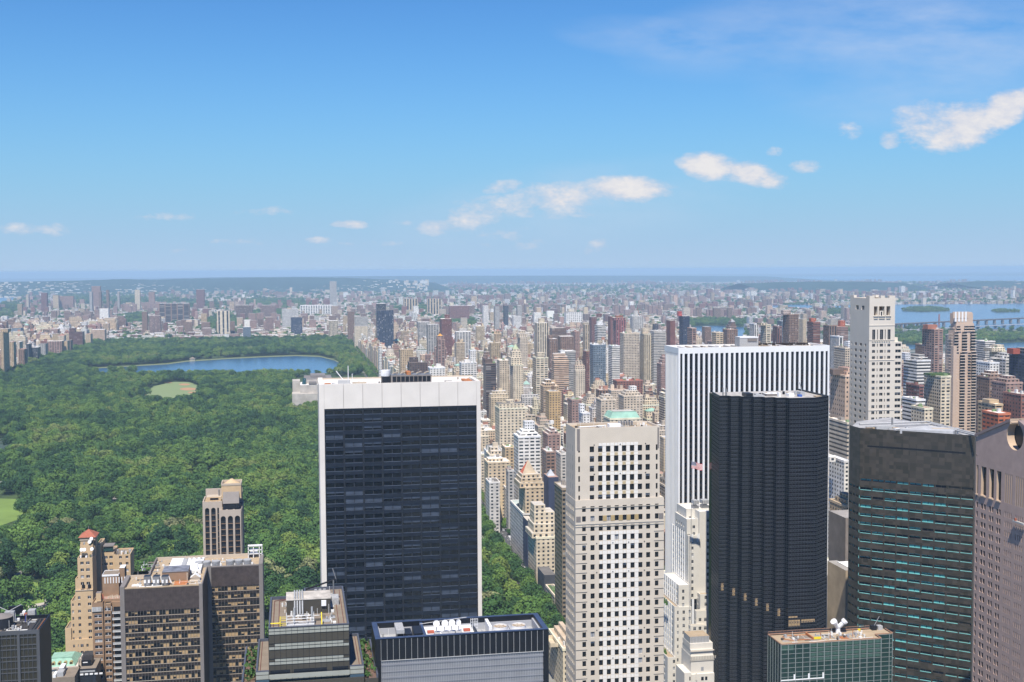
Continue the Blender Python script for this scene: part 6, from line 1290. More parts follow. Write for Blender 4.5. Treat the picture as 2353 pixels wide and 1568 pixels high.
H(c2,1155,1240,660,1950,28,'beige','apt','beige block with rows of small windows beside the cream hotel tower')
H(c2,555,690,674,1900,30,'dark brown','apt','dark brown block with pale cornice behind the white framed slab',pent=(570,626,640))
H(c2,498,592,587,2300,30,'tan','apt','tan apartment block at the park edge above the white framed slab',tank=True)
H(c2,965,1016,592,2200,24,'white','apt','tall narrow white block above the right end of the white framed slab')
H(c2,903,1020,676,1950,26,'white','wide','wide white stepped block above the right end of the white framed slab',pent=(940,975,655))
H(c2,692,808,710,1750,26,'white','apt','low white block with upper box peeping over the white framed slab',pent=(750,780,684))
H(c2,358,382,566,2500,20,'white','grid','very narrow white tower at the park edge near the reservoir')
H(c2,195,287,430,3900,30,'cream','apt','cream block at the north corner of the park left of the very dark slab')
H(c2,150,196,332,4300,26,'brown','fine','brown tower beyond the north east corner of the park')
H(c2,200,290,365,4250,26,'grey','fine','grey blue twin slab left of the very dark hospital slab')
H(c2,525,622,245,6600,40,'sand',(14,6,.5,1.1),'far sand coloured block with three dark vertical stripes, left of a pair',name='far_block',cat='building')
H(c2,683,782,245,6600,40,'sand',(14,6,.5,1.1),'far sand coloured block with three dark vertical stripes, right of a pair',name='far_block',cat='building')
H(c2,830,970,292,5800,40,'red brick','fine','far wide red brick school like block',name='far_block',cat='building')
H(c2,1607,1730,336,5000,40,'white',(9,8,.35,.6),'far wide white windowless looking hall left of the red crane',name='far_block',cat='building')
H(c2,1780,1888,556,2050,26,'blue glass','grid','low blue grey glass block below the dark red tower')
H(c2,1905,1982,562,2100,26,'white','band','white banded block right of the low blue grey glass block')
H(c2,1735,1778,600,1950,24,'red brick','grid','slim red framed block left of the low blue grey glass block')
H(c2,1570,1684,598,2050,26,'grey','band','grey banded office block with white window bands',name='office_building',cat='office building')
# nearer blocks (crop 8 / 9 / 12)
H(c8,240,466,892,1330,30,'cream','apt','large cream apartment house with roof garden between the two big towers',pent=(325,382,832),tiers=((268,456,858,5),))
H(c8,378,576,1102,1190,26,'white','wide','white stepped block with ribbon windows in front of the large cream house',pent=(460,532,990,(.66,.66,.66)))
H(c8,594,720,1086,1300,26,'rose brick','apt','rose brick house with white bands and tiny green roof')
H(c8,583,682,1215,1150,24,'brown','wide','brown stone block with wide dark windows in front of the rose brick house')
H(c8,612,722,770,1560,24,'ochre','apt','ochre brick block with blank white left wall',tank=True)
H(c8,776,880,830,1500,24,'rose brick','apt','rose brown slab left of the ochre and white houses',rc=(.2,.25,.15))
H(c8,985,1130,830,1450,26,'beige','apt','beige stepped block with roof garden behind the checkered tower',tank=True)
H(c8,1150,1330,800,1480,26,'beige','apt','beige stepped house with tower rooms behind the checkered tower',pent=(1240,1286,730,(.75,.73,.7)))
H(c8,1110,1330,690,1640,24,'red brick','apt','low red tiled long house behind the beige stepped houses',rc=(.4,.13,.08))
H(c8,520,632,540,1900,26,'cream',(7,3.5,.72,.5),'second cream banded block below the cream striped tower') if False else None
H(c8,858,940,930,1420,22,'white','apt','small white house with tall narrow chimney block',pent=(868,900,862,(.8,.8,.8)))
H(c8,690,770,1230,1180,22,'pale grey','apt','tall pale grey house left of the checkered tower')
H(c8,160,350,1290,1160,24,'sand','apt','sand coloured stepped house with round corner turret',tiers=((190,300,1262,6),))
H(c8,290,380,1180,1230,20,'tan','apt','narrow tan house with many small windows')
H(c8,172,275,1438,1130,22,'pale grey','apt','pale house with turquoise tinted windows beside the white framed slab')
b_=H(c8,1040,1312,968,1080,24,'cream','apt','cream club house with long green copper mansard roof behind the checkered tower',name='mansard_house',cat='building')
def mans(b,c,h):
    e=b['extras']; e.append(('mansard',b['x0'],b['x1'],b['y0'],b['y1'],b['h'],b['h']+h,c))
mans(b_,(.25,.42,.34),5.5)
H(c9,262,436,250,1010,30,'sand','apt','sand stone hotel tower with tall steep roof faced in red tiles',tiers=((268,430,222,1.5),(276,420,190,3),(283,404,165,5)),pyr=(283,380,165,72,[(.42,.34,.24),(.42,.34,.24),(.45,.13,.07),(.50,.12,.06)],'roof'),name='hotel_tower',cat='hotel tower')
H(c9,430,530,185,990,20,'navy','blank','dark blue netted building under a small grey pyramid roof',pyr=(455,505,175,130,(.40,.42,.45),'roof'))
H(c9,110,212,255,1150,55,'pale grey','apt','pale grey avenue house with long flank beside the park',tank=False)
H(c9,175,228,140,1120,12,'grey','apt','grey stone bell tower with arched openings',tiers=((182,222,128,2),),name='church_tower',cat='church tower')
H(c9,66,112,318,1230,22,'beige','blank','small beige stone church front on the park avenue',name='church',cat='church')
H(c9,205,368,432,1010,62,'pale grey','apt','grey white avenue house with heavy cornice facing the park',rc=(.45,.5,.45))
H(c9,290,330,480,985,20,'navy','blank','narrow blue netted gap building between two avenue houses')
H(c9,325,508,592,935,34,'cream','apt','cream corner house with roof garden and tall white penthouse beside the park',tiers=((350,507,560,3),(362,505,500,5),(366,440,372,9),(366,503,420,8)),rc=(.5,.46,.4))
H(c9,388,510,845,880,26,'charcoal','blank','low building wrapped in black netting beside the park')
H(c9,445,556,985,830,30,'beige','wide','low stone house with trees on its roof left of the checkered tower',rc=(.08,.13,.05))
H(c9,503,583,262,800,24,(.25,.20,.14),(3.2,3.1,.7,.5),'tall narrow brown slab with pale balcony bands tight against the checkered tower')
H(c9,465,600,1345,690,40,'cream','apt','small cream mansion with balustraded cornice at the bottom beside the black block',pent=(475,560,1330),rc=(.5,.4,.3))
# right of the pleated tower
H(c7,150,297,948,1000,30,'peach',(4.2,4.2,.3,.4),'slender peach tower with dotted small windows and dark rooftop box',pent=(172,266,897,(.16,.12,.10)))
H(c7,303,398,992,1100,26,'brown','wide','brown block between the peach dotted tower and the limestone tower',pent=(318,392,925))
H(c7,180,398,717,1500,34,'beige','grid','wide grey beige gridded slab behind the limestone tower',pent=(300,372,662,(.75,.75,.75)))
H(c7,150,256,622,1750,30,'white','vstr','white tower with dark vertical stripes behind the wide gridded slab')
H(c7,140,336,1345,920,34,'beige',(8,3.6,1.1,.42),'pale office block with dark ribbon bands between the two dark towers',name='office_building',cat=O_,rc=(.8,.8,.8))
H(c7,316,400,1290,820,26,'grey','vstr','small grey hall with bright white roof left of the limestone tower',rc=(.85,.85,.85))
H(c7,762,877,822,1250,30,'white',(8,3.6,1.1,.5),'blue white banded slab right of the limestone tower',pent=(776,820,757,(.7,.7,.72)))
H(c7,783,930,1032,1080,26,'dark red','wide','dark red brown block in front of the blue white banded slab')
H(c7,753,826,1152,950,24,'white',(8,3.4,1.1,.42),'small white banded block at the foot of the limestone tower')
H(c7,826,896,1225,930,22,'cream','apt','small cream house right of the small white banded block')
H(c7,918,1092,562,1500,32,'rose brick','bal','large rose brick and beige balcony tower left of the peach crenellated tower',pent=(965,1046,522,(.38,.17,.12)))
H(c7,860,946,690,1700,26,'brown','fine','dim brown tower behind the large rose brick balcony tower')
H(c7,933,1157,955,1080,32,'cream',(4.2,3.2,.6,.5),'wide cream gridded slab with rooftop trees',rc=(.09,.16,.05),pent=(985,1150,930,(.07,.12,.04)))
H(c7,1365,1447,662,1650,26,'pale grey','band','pale grey banded tower right of the crenellated tower')
H(c7,1480,1622,742,1500,30,'cream','apt','cream stepped apartment tower with several rooftop boxes',tiers=((1500,1612,715,5),),pent=(1545,1602,690))
H(c7,1372,1450,842,1200,26,'white','apt','small white tower with rounded white top right of the crenellated tower')
H(c7,1490,1602,812,1250,30,'pale grey','wide','pale grey block with blank upper box',pent=(1520,1590,805))
H(c7,1645,1775,772,1200,30,'navy','bal','dark blue brown balcony tower at the right edge',pent=(1680,1737,722,(.35,.09,.06)))
H(c7,1596,1702,1110,920,26,'red brick','apt','red brick house in front of the dark balcony tower')
H(c7,1386,1592,1190,940,26,'tan','wide','tan brick block below the crenellated tower',pent=(1480,1560,1150))
H(c7,1500,1640,1010,1060,24,'rose brick','apt','rose brick block with rooftop greenery behind the tan block')
H(c7,1372,1500,965,1130,24,'brown','apt','brown brick block behind the tan brick block')
H(c7,1420,1520,1270,840,22,(.45,.13,.06),'wide','orange red house behind the gable of the pink granite tower')
H(c7,1112,1182,610,1800,24,'grey','vstr','slim grey tower between the two balcony towers')
H(c11,75,240,195,845,26,'white','apt','white stepped apartment house squeezed between the pleated and the granite tower',tiers=((78,128,158,5),),pent=(80,125,150))
H(c11,78,235,560,770,24,'tan','apt','ornate tan stone roof below the white stepped house')
H(c11,72,235,660,700,24,(.25,.21,.18),'blank','plain brown office block with a column of windows on its left side',name='office_building',cat=O_,rc=(.3,.28,.27))
H(c11,62,140,1090,650,24,(.42,.33,.22),'blank','plain tan wall building left of the small green glass building',name='office_building',cat=O_,rc=(.3,.28,.26))
H(c11,138,228,1120,640,30,(.03,.06,.055),'blank','small green black glass building beside the granite tower',name='office_building',cat=O_,rc=(.7,.7,.7))
# row behind the white ribbed tower
H(c4,0,116,322,2300,26,'pale grey','band','pale banded slab just left of the white ribbed tower roof')
H(c4,120,186,248,2250,26,'dark red','blank','dark red blank slab above the left end of the white ribbed tower',)
H(c4,215,292,212,2500,28,'navy','grid','dark blue glass tower with a pink red top box',pent=(212,236,178,(.6,.12,.10)))
H(c4,275,342,302,2000,26,'rose brick','bal','rose brick balcony tower in front of the dark blue glass tower')
H(c4,382,452,292,3000,26,'brown','fine','dim brown slab standing before the strip of river')
H(c4,535,647,312,2300,28,'brown','apt','brown apartment slab behind the left half of the white ribbed tower')
H(c4,455,540,335,2050,24,'sand','wide','low sand block between two brown slabs')
H(c4,735,800,270,2100,24,'white','vstr','white striped slab left of the stepped cream tower')
H(c4,815,892,276,2000,26,'cream','bal','cream sawtooth balcony tower above the white ribbed tower',tiers=((820,865,262,3),))
H(c4,905,938,290,2050,22,'dark red','vstr','narrow dark striped slab right of the sawtooth balcony tower')
H(c4,938,985,250,2350,24,'blue glass','grid','slim blue glass tower left of the large brown and white tower')
H(c4,980,1096,200,2200,30,'brown','grid','large brown tower with a grid of white windows',pent=(984,1040,170,(.5,.4,.35)))
H(c4,1160,1256,257,2200,28,'red brick','band','red brown banded tower with small orange red top',pent=(1190,1226,228,(.5,.15,.08)))
H(c4,1278,1335,282,2150,26,'brown','vstr','brown slab left of the red balcony block')
H(c4,1338,1462,290,2250,28,'rose brick','band','wide dusty rose block right of the brown slab',pent=(1405,1440,246,(.5,.14,.07)))
H(c4,1098,1155,235,2900,26,'sand','fine','pale sand slab between the brown white tower and the red banded tower')
# far left, west side of the park
H(c10,0,235,190,3000,60,'tan','apt','tan art deco tower at the left edge of the park skyline',tiers=((20,200,110,12),))
H(c10,240,420,450,3120,30,'tan','apt','tan block next to the left edge tan tower')
H(c10,300,620,90,3900,40,'blue glass','blank','blue grey slab hidden behind the tan art deco tower')
H(c10,440,600,450,3300,40,'beige','apt','narrow beige fronted block west of the park, fourth from left')
H(c10,480,720,640,3200,40,'brown','apt','brown block with white front strips facing the park')
H(c10,680,830,500,3420,40,'charcoal','blank','dark charcoal block west of the park')
H(c10,830,1060,590,3450,40,'charcoal','vstr','dark block with bright white vertical strip facing the park')
H(c10,1000,1250,500,3560,36,'grey','apt','grey block beside the long red brick block')
H(c10,1220,1680,430,3650,40,'rose brick','bal','long rose brick block with white balcony lines west of the park')
H(c10,1300,1560,130,4300,36,'rose brick','apt','rose brick tower rising above the long rose brick block',tiers=((1340,1530,100,5),))
H(c10,1100,1270,270,4200,30,'cream','apt','small cream turreted block left of the rose brick tower')
H(c10,1670,1820,425,3700,36,'tan','blank','blank tan wall block right of the long rose brick block')
H(c10,1800,1900,400,3760,36,'brown','apt','thin brown block right of the blank tan block')
H(c10,1800,2210,190,4000,40,'dark red','band','broad dark red brick slab at the end of the west park row',tiers=((1810,1950,90,5),))
H(c10,2230,2420,240,4100,40,'sand','apt','sand coloured pair of blocks at the end of the west park row')
H(c1,612,715,452,4300,36,'peach','apt','wide peach apartment block above the trees left of the reservoir')
H(c1,1458,1546,328,4800,36,'cream',(14,4,.4,1.1),'cream office tower with black central glass stripe in the far uptown blocks',name='far_tower',cat='tower')
H(c1,1633,1686,435,4300,30,'blue glass','grid','blue green glass slab at the north edge of the park')
H(c1,1068,1278,275,6000,50,'brown',(30,3.2,.8,.8),'very wide brown housing slab far beyond the reservoir',name='far_block',cat='building')
H(c1,1318,1377,183,8000,50,'dark red','fine','tall far dark red slab standing alone against the wooded hills',name='far_tower',cat='tower')
H(c1,1588,1700,288,6200,40,'brown','vstr','far brown housing slab, left of two equal ones',name='far_block',cat='building')
H(c1,1750,1856,288,6200,40,'rose brick','vstr','far rose housing slab, right of two equal ones',name='far_block',cat='building')
H(c1,1895,2006,315,5200,40,'white','vstr','pale blue white striped block in the far uptown blocks',name='far_block',cat='building')
H(c1,1955,2032,368,4700,36,'navy','vstr','black flat block below the pale striped block',name='far_block',cat='building')
H(c1,2208,2272,392,4400,36,'cream','vstr','cream striped block right of the black flat block')
H(c1,668,736,310,5600,36,'white','blank','bright white block with blank walls in the far western blocks',name='far_block',cat='building')
H(c1,953,995,332,5000,30,'brown','fine','brown narrow tower left of the wooded hill',name='far_tower',cat='tower')
H(c1,1000,1083,358,4900,36,'rose brick','vstr','rose block beside the brown narrow tower',name='far_block',cat='building')
H(c1,2018,2236,290,6800,120,'white',(14,9,.5,.7),'far white oval like stadium with a rim of openings',name='stadium',cat='stadium')
for i,(a,b,t_) in enumerate(((275,323,205),(600,625,198),(662,685,196),(713,736,186),(788,808,198),(905,945,185),(998,1043,198),(615,680,160),(175,200,215),(2215,2262,128),(355,400,222),(400,500,228))):
    H(c1,a,b,t_,7600+i*60,40,('dark red','grey','brown','brown','grey','cream','rose brick','rose brick','beige','grey','sand','rose brick')[i],'fine',['far dark red block near the river at left','slim grey far tower, first of four in a row','slim brown far tower, second of four in a row','slim brown far tower, third of four in a row','slim grey far tower, fourth of four in a row','cream far tower on the wooded ridge','rose brown far tower right of the cream one','faint rose slabs high on the western ridge','pale narrow far tower near the river at left','faint grey twin tower on the horizon woods','sand far tower left of the rose slab row','rose far slab row on the western blocks'][i],name='far_tower',cat='tower')

# ------------------------------------------------------------------ procedural street grid
def hits(x0,x1,y0,y1):
    for f in FOOT:
        if x0<f[1] and x1>f[0] and y0<f[3] and y1>f[2]: return True
    return False
AV=[190,330,470,598,728,922,1118,1300,1440]; HALF=[13,11,20,11,14,14,14,10,8]
def sty_for(h): return rnd.choice(['apt','apt','apt','grid','wide','fine']) if h<70 else rnd.choice(['bal','grid','vstr','apt','band','fine'])
def mkb(x0,x1,y0,y1,h,pal,far=False):
    if x1-x0<5 or y1-y0<5 or hits(x0,x1,y0,y1): return
    cn=rnd.choice(pal); q_=rnd.uniform(.8,1.15); c=[v*q_*rnd.uniform(.97,1.03) for v in C_[cn]]; st=sty_for(h); ex=[]; bx=[]; feats=[]
    if not far:
        if h>26 and rnd.random()<.72:
            a0,a1,b0,b1,zz=x0,x1,y0,y1,h
            for t_ in range(rnd.choice([1,2,2,3])):
                a0+=rnd.choice([0,1.5,3]); a1-=rnd.choice([0,1.5,3,4.5]); b0+=rnd.uniform(1.5,3.5); b1-=rnd.choice([0,2,3])
                if a1-a0<6 or b1-b0<5: break
                hh=rnd.uniform(2.8,7); bx.append((a0,a1,b0,b1,zz,zz+hh,c,st)); zz+=hh
            feats.append('stepped top')
        top=bx[-1][5] if bx else h
        if h>30 and rnd.random()<.06:
            q0=bx[-1] if bx else (x0,x1,y0,y1); ex.append(('roof',q0[0],q0[1],q0[2],q0[3],top+1.2,top+rnd.uniform(4,9),rnd.choice([(.25,.42,.34),(.36,.17,.12),(.30,.30,.31),(.28,.42,.36)]))); feats.insert(0,'pointed roof')
        if x1-x0>12 and rnd.random()<.8:
            w_=rnd.uniform(4,8); xx=rnd.uniform(x0+3,max(x0+3.1,x1-3-w_)); yy=y0+(y1-y0)*rnd.uniform(.3,.5); rcl=rnd.choice([c,c,(.7,.69,.66),(.4,.2,.14)]); ex.append(('bulkhead',xx,xx+w_,yy,yy+rnd.uniform(4,7),top,top+rnd.uniform(3,6),rcl)); 
        if h>18 and rnd.random()<.35: ex.append(('water_tank',rnd.uniform(x0+4,x1-4),(y0+y1)/2,rnd.uniform(1.6,2.3),top,top+rnd.uniform(5,7),(.2,.13,.09))); feats.append('water tank')
        if x1-x0>14 and h>24 and rnd.random()<.6: w_=rnd.uniform(3,6); xx=rnd.uniform(x0+1,x1-1-w_); ex.append(('bulkhead',xx,xx+w_,y0+(y1-y0)*.65,y0+(y1-y0)*.85,h,h+rnd.uniform(3,7),[min(.8,v*1.3) for v in c]))
        for _ in range(rnd.randint(1,4)):
            xx=rnd.uniform(x0+1,x1-3); yy=rnd.uniform(y0+1,y1-3); ex.append(('roof_unit',xx,xx+rnd.uniform(1,3),yy,yy+rnd.uniform(1,3),h,h+rnd.uniform(1,2.4),rnd.choice([(.8,.8,.8),(.5,.5,.5),(.25,.24,.22)])))
        if rnd.random()<.07: ex.append(('roof_garden',x0+1,x1-1,y0+1,y0+4,h,h+1.8,(.05,.1,.03))); feats.append('roof garden')
    if not far and h>16: ex.append(('cornice',x0-.35,x1+.35,y0-.35,y1+.35,h-1.3,h+.5,[min(.75,v*1.25+.03) for v in c]))
    add_b(x0,x1,y0,y1,h,c,st,None,bx,ex,desc=(cn,feats))
PE_=['tan','cream','sand','beige','cream','beige','sand','rose brick','red brick','white','cream','cream','pale grey','peach','beige','brown']
PB_=['red brick','brown','rose brick','tan','pale grey','beige','sand','white','rose brick','cream']
def inview(x,y,m=60):
    t_=x/max(y,1); return math.tan(HEAD-math.atan(1176/F))*y-m < x < math.tan(HEAD+math.atan(1176/F))*y+m
for k in range(0,52):
    ys=760+k*80; y0=ys+9; y1=ys+71
    for j in range(len(AV)-1):
        X0=AV[j]+HALF[j]; X1=AV[j+1]-HALF[j+1]
        if not (inview(X0,y0,200) or inview(X1,y0,200)): continue
        near = ys<1150
        north = ys>3300
        # avenue buildings both ends
        for side in (0,1):
            y=y0
            while y<y1-14:
                d=rnd.choice([12,15,20,24,31]); d=min(d,y1-y)
                w_=rnd.uniform(13,26)
                hh={0:rnd.uniform(44,60),1:rnd.uniform(28,58),2:rnd.uniform(38,56),3:rnd.uniform(20,48),4:rnd.uniform(16,55),5:rnd.uniform(16,58),6:rnd.uniform(16,58),7:rnd.uniform(18,60),8:40}[j if side==0 else j+1]
                a=j if side==0 else j+1
                if a>=3 and rnd.random()<(.035 if not north else .02): hh=rnd.uniform(70,105)
                if a in (1,2) and rnd.random()<.04: hh=rnd.uniform(75,100)
                if north: hh*=.62 if a<3 else .55
                if near: hh=min(hh,50)
                if X0>400 and ys<1000: hh=min(hh,70)
                if side==0: mkb(X0,X0+w_,y+.2,y+d-.2,hh,PE_ if a<4 else PE_+PB_)
                else: mkb(X1-w_,X1,y+.2,y+d-.2,hh,PE_ if a<4 else PE_+PB_)
                y+=d
        # mid-block rows
        for (ya,yb) in ((y0,y0+27),(y1-27,y1)):
            x=X0+40
            while x<X1-44:
                w_=rnd.choice([7,10,13,18,24]); w_=min(w_,X1-40-x)
                hh=rnd.uniform(13,22) if w_<9 else rnd.uniform(18,50) if rnd.random()<.62 else rnd.uniform(14,26)
                if north: hh*=.7
                if w_>5.5: mkb(x+.1,x+w_-.1,ya+rnd.uniform(0,4),yb,hh,PE_+PB_)
                x+=w_
# low fill between the near towers (mostly hidden)
for k in range(0,5):
    ys=440+k*80
    for (a,b) in ((-60,8),(95,112),(215,260),(300,360),(380,450),(470,560)):
        if ys<560 and a<0: continue
        if a>=200 and ys<620: continue
        pass
NHAND=len(BLD)
# west side of the park and Harlem, low fabric with occasional towers
def water_mask(x,y):
    return False
for k in range(0,30):
    ys=2900+k*80; y0=ys+9; y1=ys+71
    for X0 in (-780,-980,-1190,-1400,-1650,-1900):
        if not inview(X0+90,y0,150): continue
        for (ya,yb) in ((y0,y0+30),(y1-30,y1)):
            x=X0-90 if X0!=-780 else X0-80
            x1_=X0+85
            while x<x1_-8:
                w_=rnd.choice([18,24,34,50]); hh=rnd.uniform(16,26) if rnd.random()<.7 else rnd.uniform(35,60)
                mkb(x,x+w_-.2,ya,yb,hh,PE_+PB_); x+=w_
# everything north of the park up to the hills
INX=[]
def polyin(px,py,poly):
    c=False; n=len(poly); j=n-1
    for i in range(n):
        xi,yi=poly[i]; xj,yj=poly[j]
        if (yi>py)!=(yj>py) and px<(xj-xi)*(py-yi)/(yj-yi)+xi: c=not c
        j=i
    return c
# picture outlines of open ground and water (used as ground patches, and kept free of houses)
WATER={ 'river_east':[(1905,704),(2010,700),(2070,700),(2380,698),(2380,759),(2260,757),(2130,755),(2050,753),(1990,720),(1930,712)],
        'river_mid':[(1592,751),(1640,749),(1712,752),(1713,773),(1655,776),(1600,775)],
        'river_near':[(2266,788),(2360,783),(2360,812),(2268,806)],
        'river_side':[(2084,792),(2106,791),(2106,803),(2090,804)],
        'hudson':[(-20,671),(45,669),(52,690),(0,700),(-20,700)],
        'creek':[(1740,703),(1830,700),(1905,704),(1905,712),(1790,713)],
        'sound':[(1700,641),(1760,636),(2360,634),(2360,652),(2180,648),(2060,648),(1900,644)] }
ISLE=[[(2072,711),(2100,707),(2150,707),(2181,712),(2182,716),(2120,718),(2075,716)],[(2277,715),(2300,713),(2342,714),(2343,718),(2290,719)]]
GREEN=[[(1580,740),(1700,735),(1800,738),(1850,745),(1800,753),(1712,753),(1640,749),(1580,751)],[(2050,768),(2150,766),(2380,766),(2380,786),(2250,792),(2105,794),(2050,792)],
       [(560,690),(700,690),(700,710),(560,705)],[(470,740),(520,722),(560,745),(520,765),(465,765)],[(260,733),(330,722),(350,745),(250,750)],[(100,765),(150,755),(235,760),(240,775),(110,790)],[(0,700),(40,697),(60,720),(0,740)],[(150,680),(420,690),(520,700),(520,712),(150,700)],[(570,720),(650,715),(650,740),(560,745)],
       [(1010,738),(1090,735),(1090,760),(1000,758)],[(880,712),(980,706),(1000,714),(880,722)],[(1800,700),(1980,695),(2353,690),(2353,694),(1980,697),(1800,703)],[(1900,712),(2000,706),(1975,725),(1890,728)]]
def G(px,py): p=PZ(px,py,0); return (p.x,p.y)
WG={k:[G(*p) for p in v] for k,v in WATER.items()}; GG_=[[G(*p) for p in v] for v in GREEN]; IG=[[G(*p) for p in v] for v in ISLE]
SHORE=[G(*p) for p in ((2040,748),(2400,748),(2400,812),(2110,806),(2050,798))]
def blocked(x,y):
    for v in WG.values():
        if polyin(x,y,v): return True
    for v in GG_:
        if polyin(x,y,v): return True
    return polyin(x,y,SHORE)
FAR=[]
y=PZ(600,781).y
while y<21000:
    dy=60 if y<8000 else 84 if y<12000 else 150
    xa=math.tan(HEAD-math.atan(1176/F))*y-100; xb=math.tan(HEAD+math.atan(1176/F))*y+100; x=xa
    dens=.93 if y<10000 else .8 if y<14000 else .45
    while x<xb:
        w_=rnd.uniform(10,42) if y<9000 else rnd.uniform(18,70)
        inman = x<1500 or y>4800
        if rnd.random()<dens and not blocked(x,y) and not blocked(x+w_,y) and not hits(x,x+w_,y,y+34):
            r_=rnd.random(); hh=rnd.uniform(8,19) if r_<.955 else rnd.uniform(30,50) if r_<.994 else rnd.uniform(50,80)
            if y>14000: hh=rnd.uniform(8,15) if r_<.97 else rnd.uniform(25,50)
            cn=rnd.choice(['beige','white','cream','peach','peach','white','sand','rose brick','brown','beige','cream','rose brick','white','pale grey','red brick','tan','rose brick']); q_=rnd.uniform(.75,1.2); c=[v_*q_*rnd.uniform(.97,1.03) for v_ in C_[cn]]
            dd=rnd.uniform(24,34)*(1 if y<9000 else 1.7)
            if hh>30: w_=min(w_,rnd.uniform(22,45)*(1 if y<9000 else 1.4)); 
            FAR.append((x,x+w_*.93,y+rnd.uniform(-12,12),hh,dd,c,rnd.choice(['apt','fine','blank','grid','bal']),rnd.choice(RC[:2]+RC)))
        if rnd.random()<.010 and hh<25:      # housing estate: a few equal slabs
            cn=rnd.choice(['rose brick','brown','red brick']); n_=rnd.randint(3,6); h2=rnd.uniform(38,60)
            for i in range(n_):
                xx=x+i*rnd.uniform(50,70); yy=y+rnd.uniform(-60,60)
                if not blocked(xx,yy) and not hits(xx,xx+30,yy,yy+24): FAR.append((xx,xx+rnd.uniform(20,34),yy,h2,20,C_[cn],'fine',(.45,.42,.4)))
        x+=w_+rnd.choice([1,2,3,14])
    y+=dy

for i in range(700):
    px=rnd.uniform(-20,980); Y=rnd.uniform(12600,15300); zr=max(0,(250-20/2800*15500))*max(0,(Y-13000)/2500); x=PY(px,640,Y).x; w_=rnd.uniform(10,45)
    FAR.append((x,x+w_,Y,zr+rnd.uniform(6,14),rnd.uniform(10,20),C_[rnd.choice(['white','cream','pale grey','beige'])],'blank',(.7,.7,.68)))
# ------------------------------------------------------------------ which ordinary buildings does the picture show, and how large
def boxmesh(lst):
    v=[];f=[];own=[]
    for i,(x0,x1,y0,y1,z0,z1,o) in enumerate(lst):
        b=len(v); v+=[(x0,y0,z0),(x1,y0,z0),(x1,y1,z0),(x0,y1,z0),(x0,y0,z1),(x1,y0,z1),(x1,y1,z1),(x0,y1,z1)]
        for q in ((0,1,5,4),(1,2,6,5),(2,3,7,6),(3,0,4,7),(4,5,6,7)): f.append(tuple(b+k for k in q)); own.append(o)
    return v,f,own
lst=[]
for i,b in enumerate(BLD):
    lst.append((b['x0'],b['x1'],b['y0'],b['y1'],0,b['h'],i))
    for q in b['boxes']: lst.append((q[0],q[1],q[2],q[3],q[4],q[5],i))
for o in list(bpy.data.objects):
    if o.type=='MESH' and o.parent and o.name.split('.')[0] in ('wall','core','glass_body','frame','roof_deck','terrace'):
        off=ABS[o.name]; a=np.array([v.co for v in o.data.vertices]); 
        if len(a)==0: continue
        lo=a.min(0)+np.array(off); hi=a.max(0)+np.array(off)
        if hi[2]-lo[2]>20: lst.append((lo[0],hi[0],lo[1],hi[1],lo[2],hi[2],-1))
v_,f_,own=boxmesh(lst); BV=BVHTree.FromPolygons(v_,f_); CAM=Vector((0,0,CH))
seen={}; px_acc={}
for py in np.arange(640,1568,3.6):
    for px in np.arange(1,2353,3.6):
        h=BV.ray_cast(CAM,ray(px,py).normalized(),9000)
        if h[0] is None: continue
        o=own[h[2]]
        if o>=0: seen[o]=seen.get(o,0)+1; a=px_acc.setdefault(o,[0,0]); a[0]+=px; a[1]+=py
proc=[i for i,b in enumerate(BLD) if not b['hand'] and seen.get(i,0)>=2]
proc.sort(key=lambda i:-seen[i])
nhand=sum(1 for b in BLD if b['hand'])
low=[i for i in proc if BLD[i]['h']<27][:200]; high=[i for i in proc if BLD[i]['h']>=27][:max(0,296-nhand)]
single=set(low)|set(high)|{i for i,b in enumerate(BLD) if b['hand']}
# labels that point at one building each
def oword(n): return {1:'leftmost',2:'second from left',3:'third from left',4:'fourth from left',5:'fifth from left',6:'sixth from left'}.get(n,'%dth from left'%n if n%10 not in(1,2,3) or 10<n<20 else '%d%s from left'%(n,{1:'st',2:'nd',3:'rd'}[n%10]))
def zone(px):
    for lim,nm in ((640,'west of the park'),(900,'by the park edge'),(1112,'above the white-framed slab'),(1300,'right of the white-framed slab'),(1527,'above the checkered tower'),(1905,'above the white ribbed tower'),(2085,'beside the limestone tower'),(9999,'right of the limestone tower')):
        if px<lim: return nm
grp={}
for i in low+high:
    b=BLD[i]; cn,ft=b['desc']; px=px_acc[i][0]/seen[i]; b['px']=px; d=(b['y0']); band='nearest blocks' if d<1300 else 'middle blocks' if d<2100 else 'farther blocks' if d<3000 else 'farthest blocks'
    if b['h']<27: nm='low house'; b['name']='town_house'; b['cat']='town house'
    else: nm='tall block' if b['h']>70 else 'apartment block'; b['name']='apartment_building'; b['cat']='apartment building'
    f=ft[0] if ft else None
    base=cn+' '+nm+((' with '+f) if f else '')
    grp.setdefault((base,band,zone(px)),[]).append(i)
for (base,band,zn),ids in grp.items():
    ids.sort(key=lambda i:BLD[i]['px'])
    if len(base.split())+len(band.split())+len(zn.split())>12: base=base.replace(' with ',', ',1)
    for n_,i in enumerate(ids):
        s=base+(', '+oword(n_+1) if len(ids)>1 else '')+' in the '+band+' '+zn
        BLD[i]['label']=s if len(s.split())<=16 else (base.replace(' with stepped top',' stepped')+(', '+oword(n_+1) if len(ids)>1 else '')+', '+band+' '+zn)
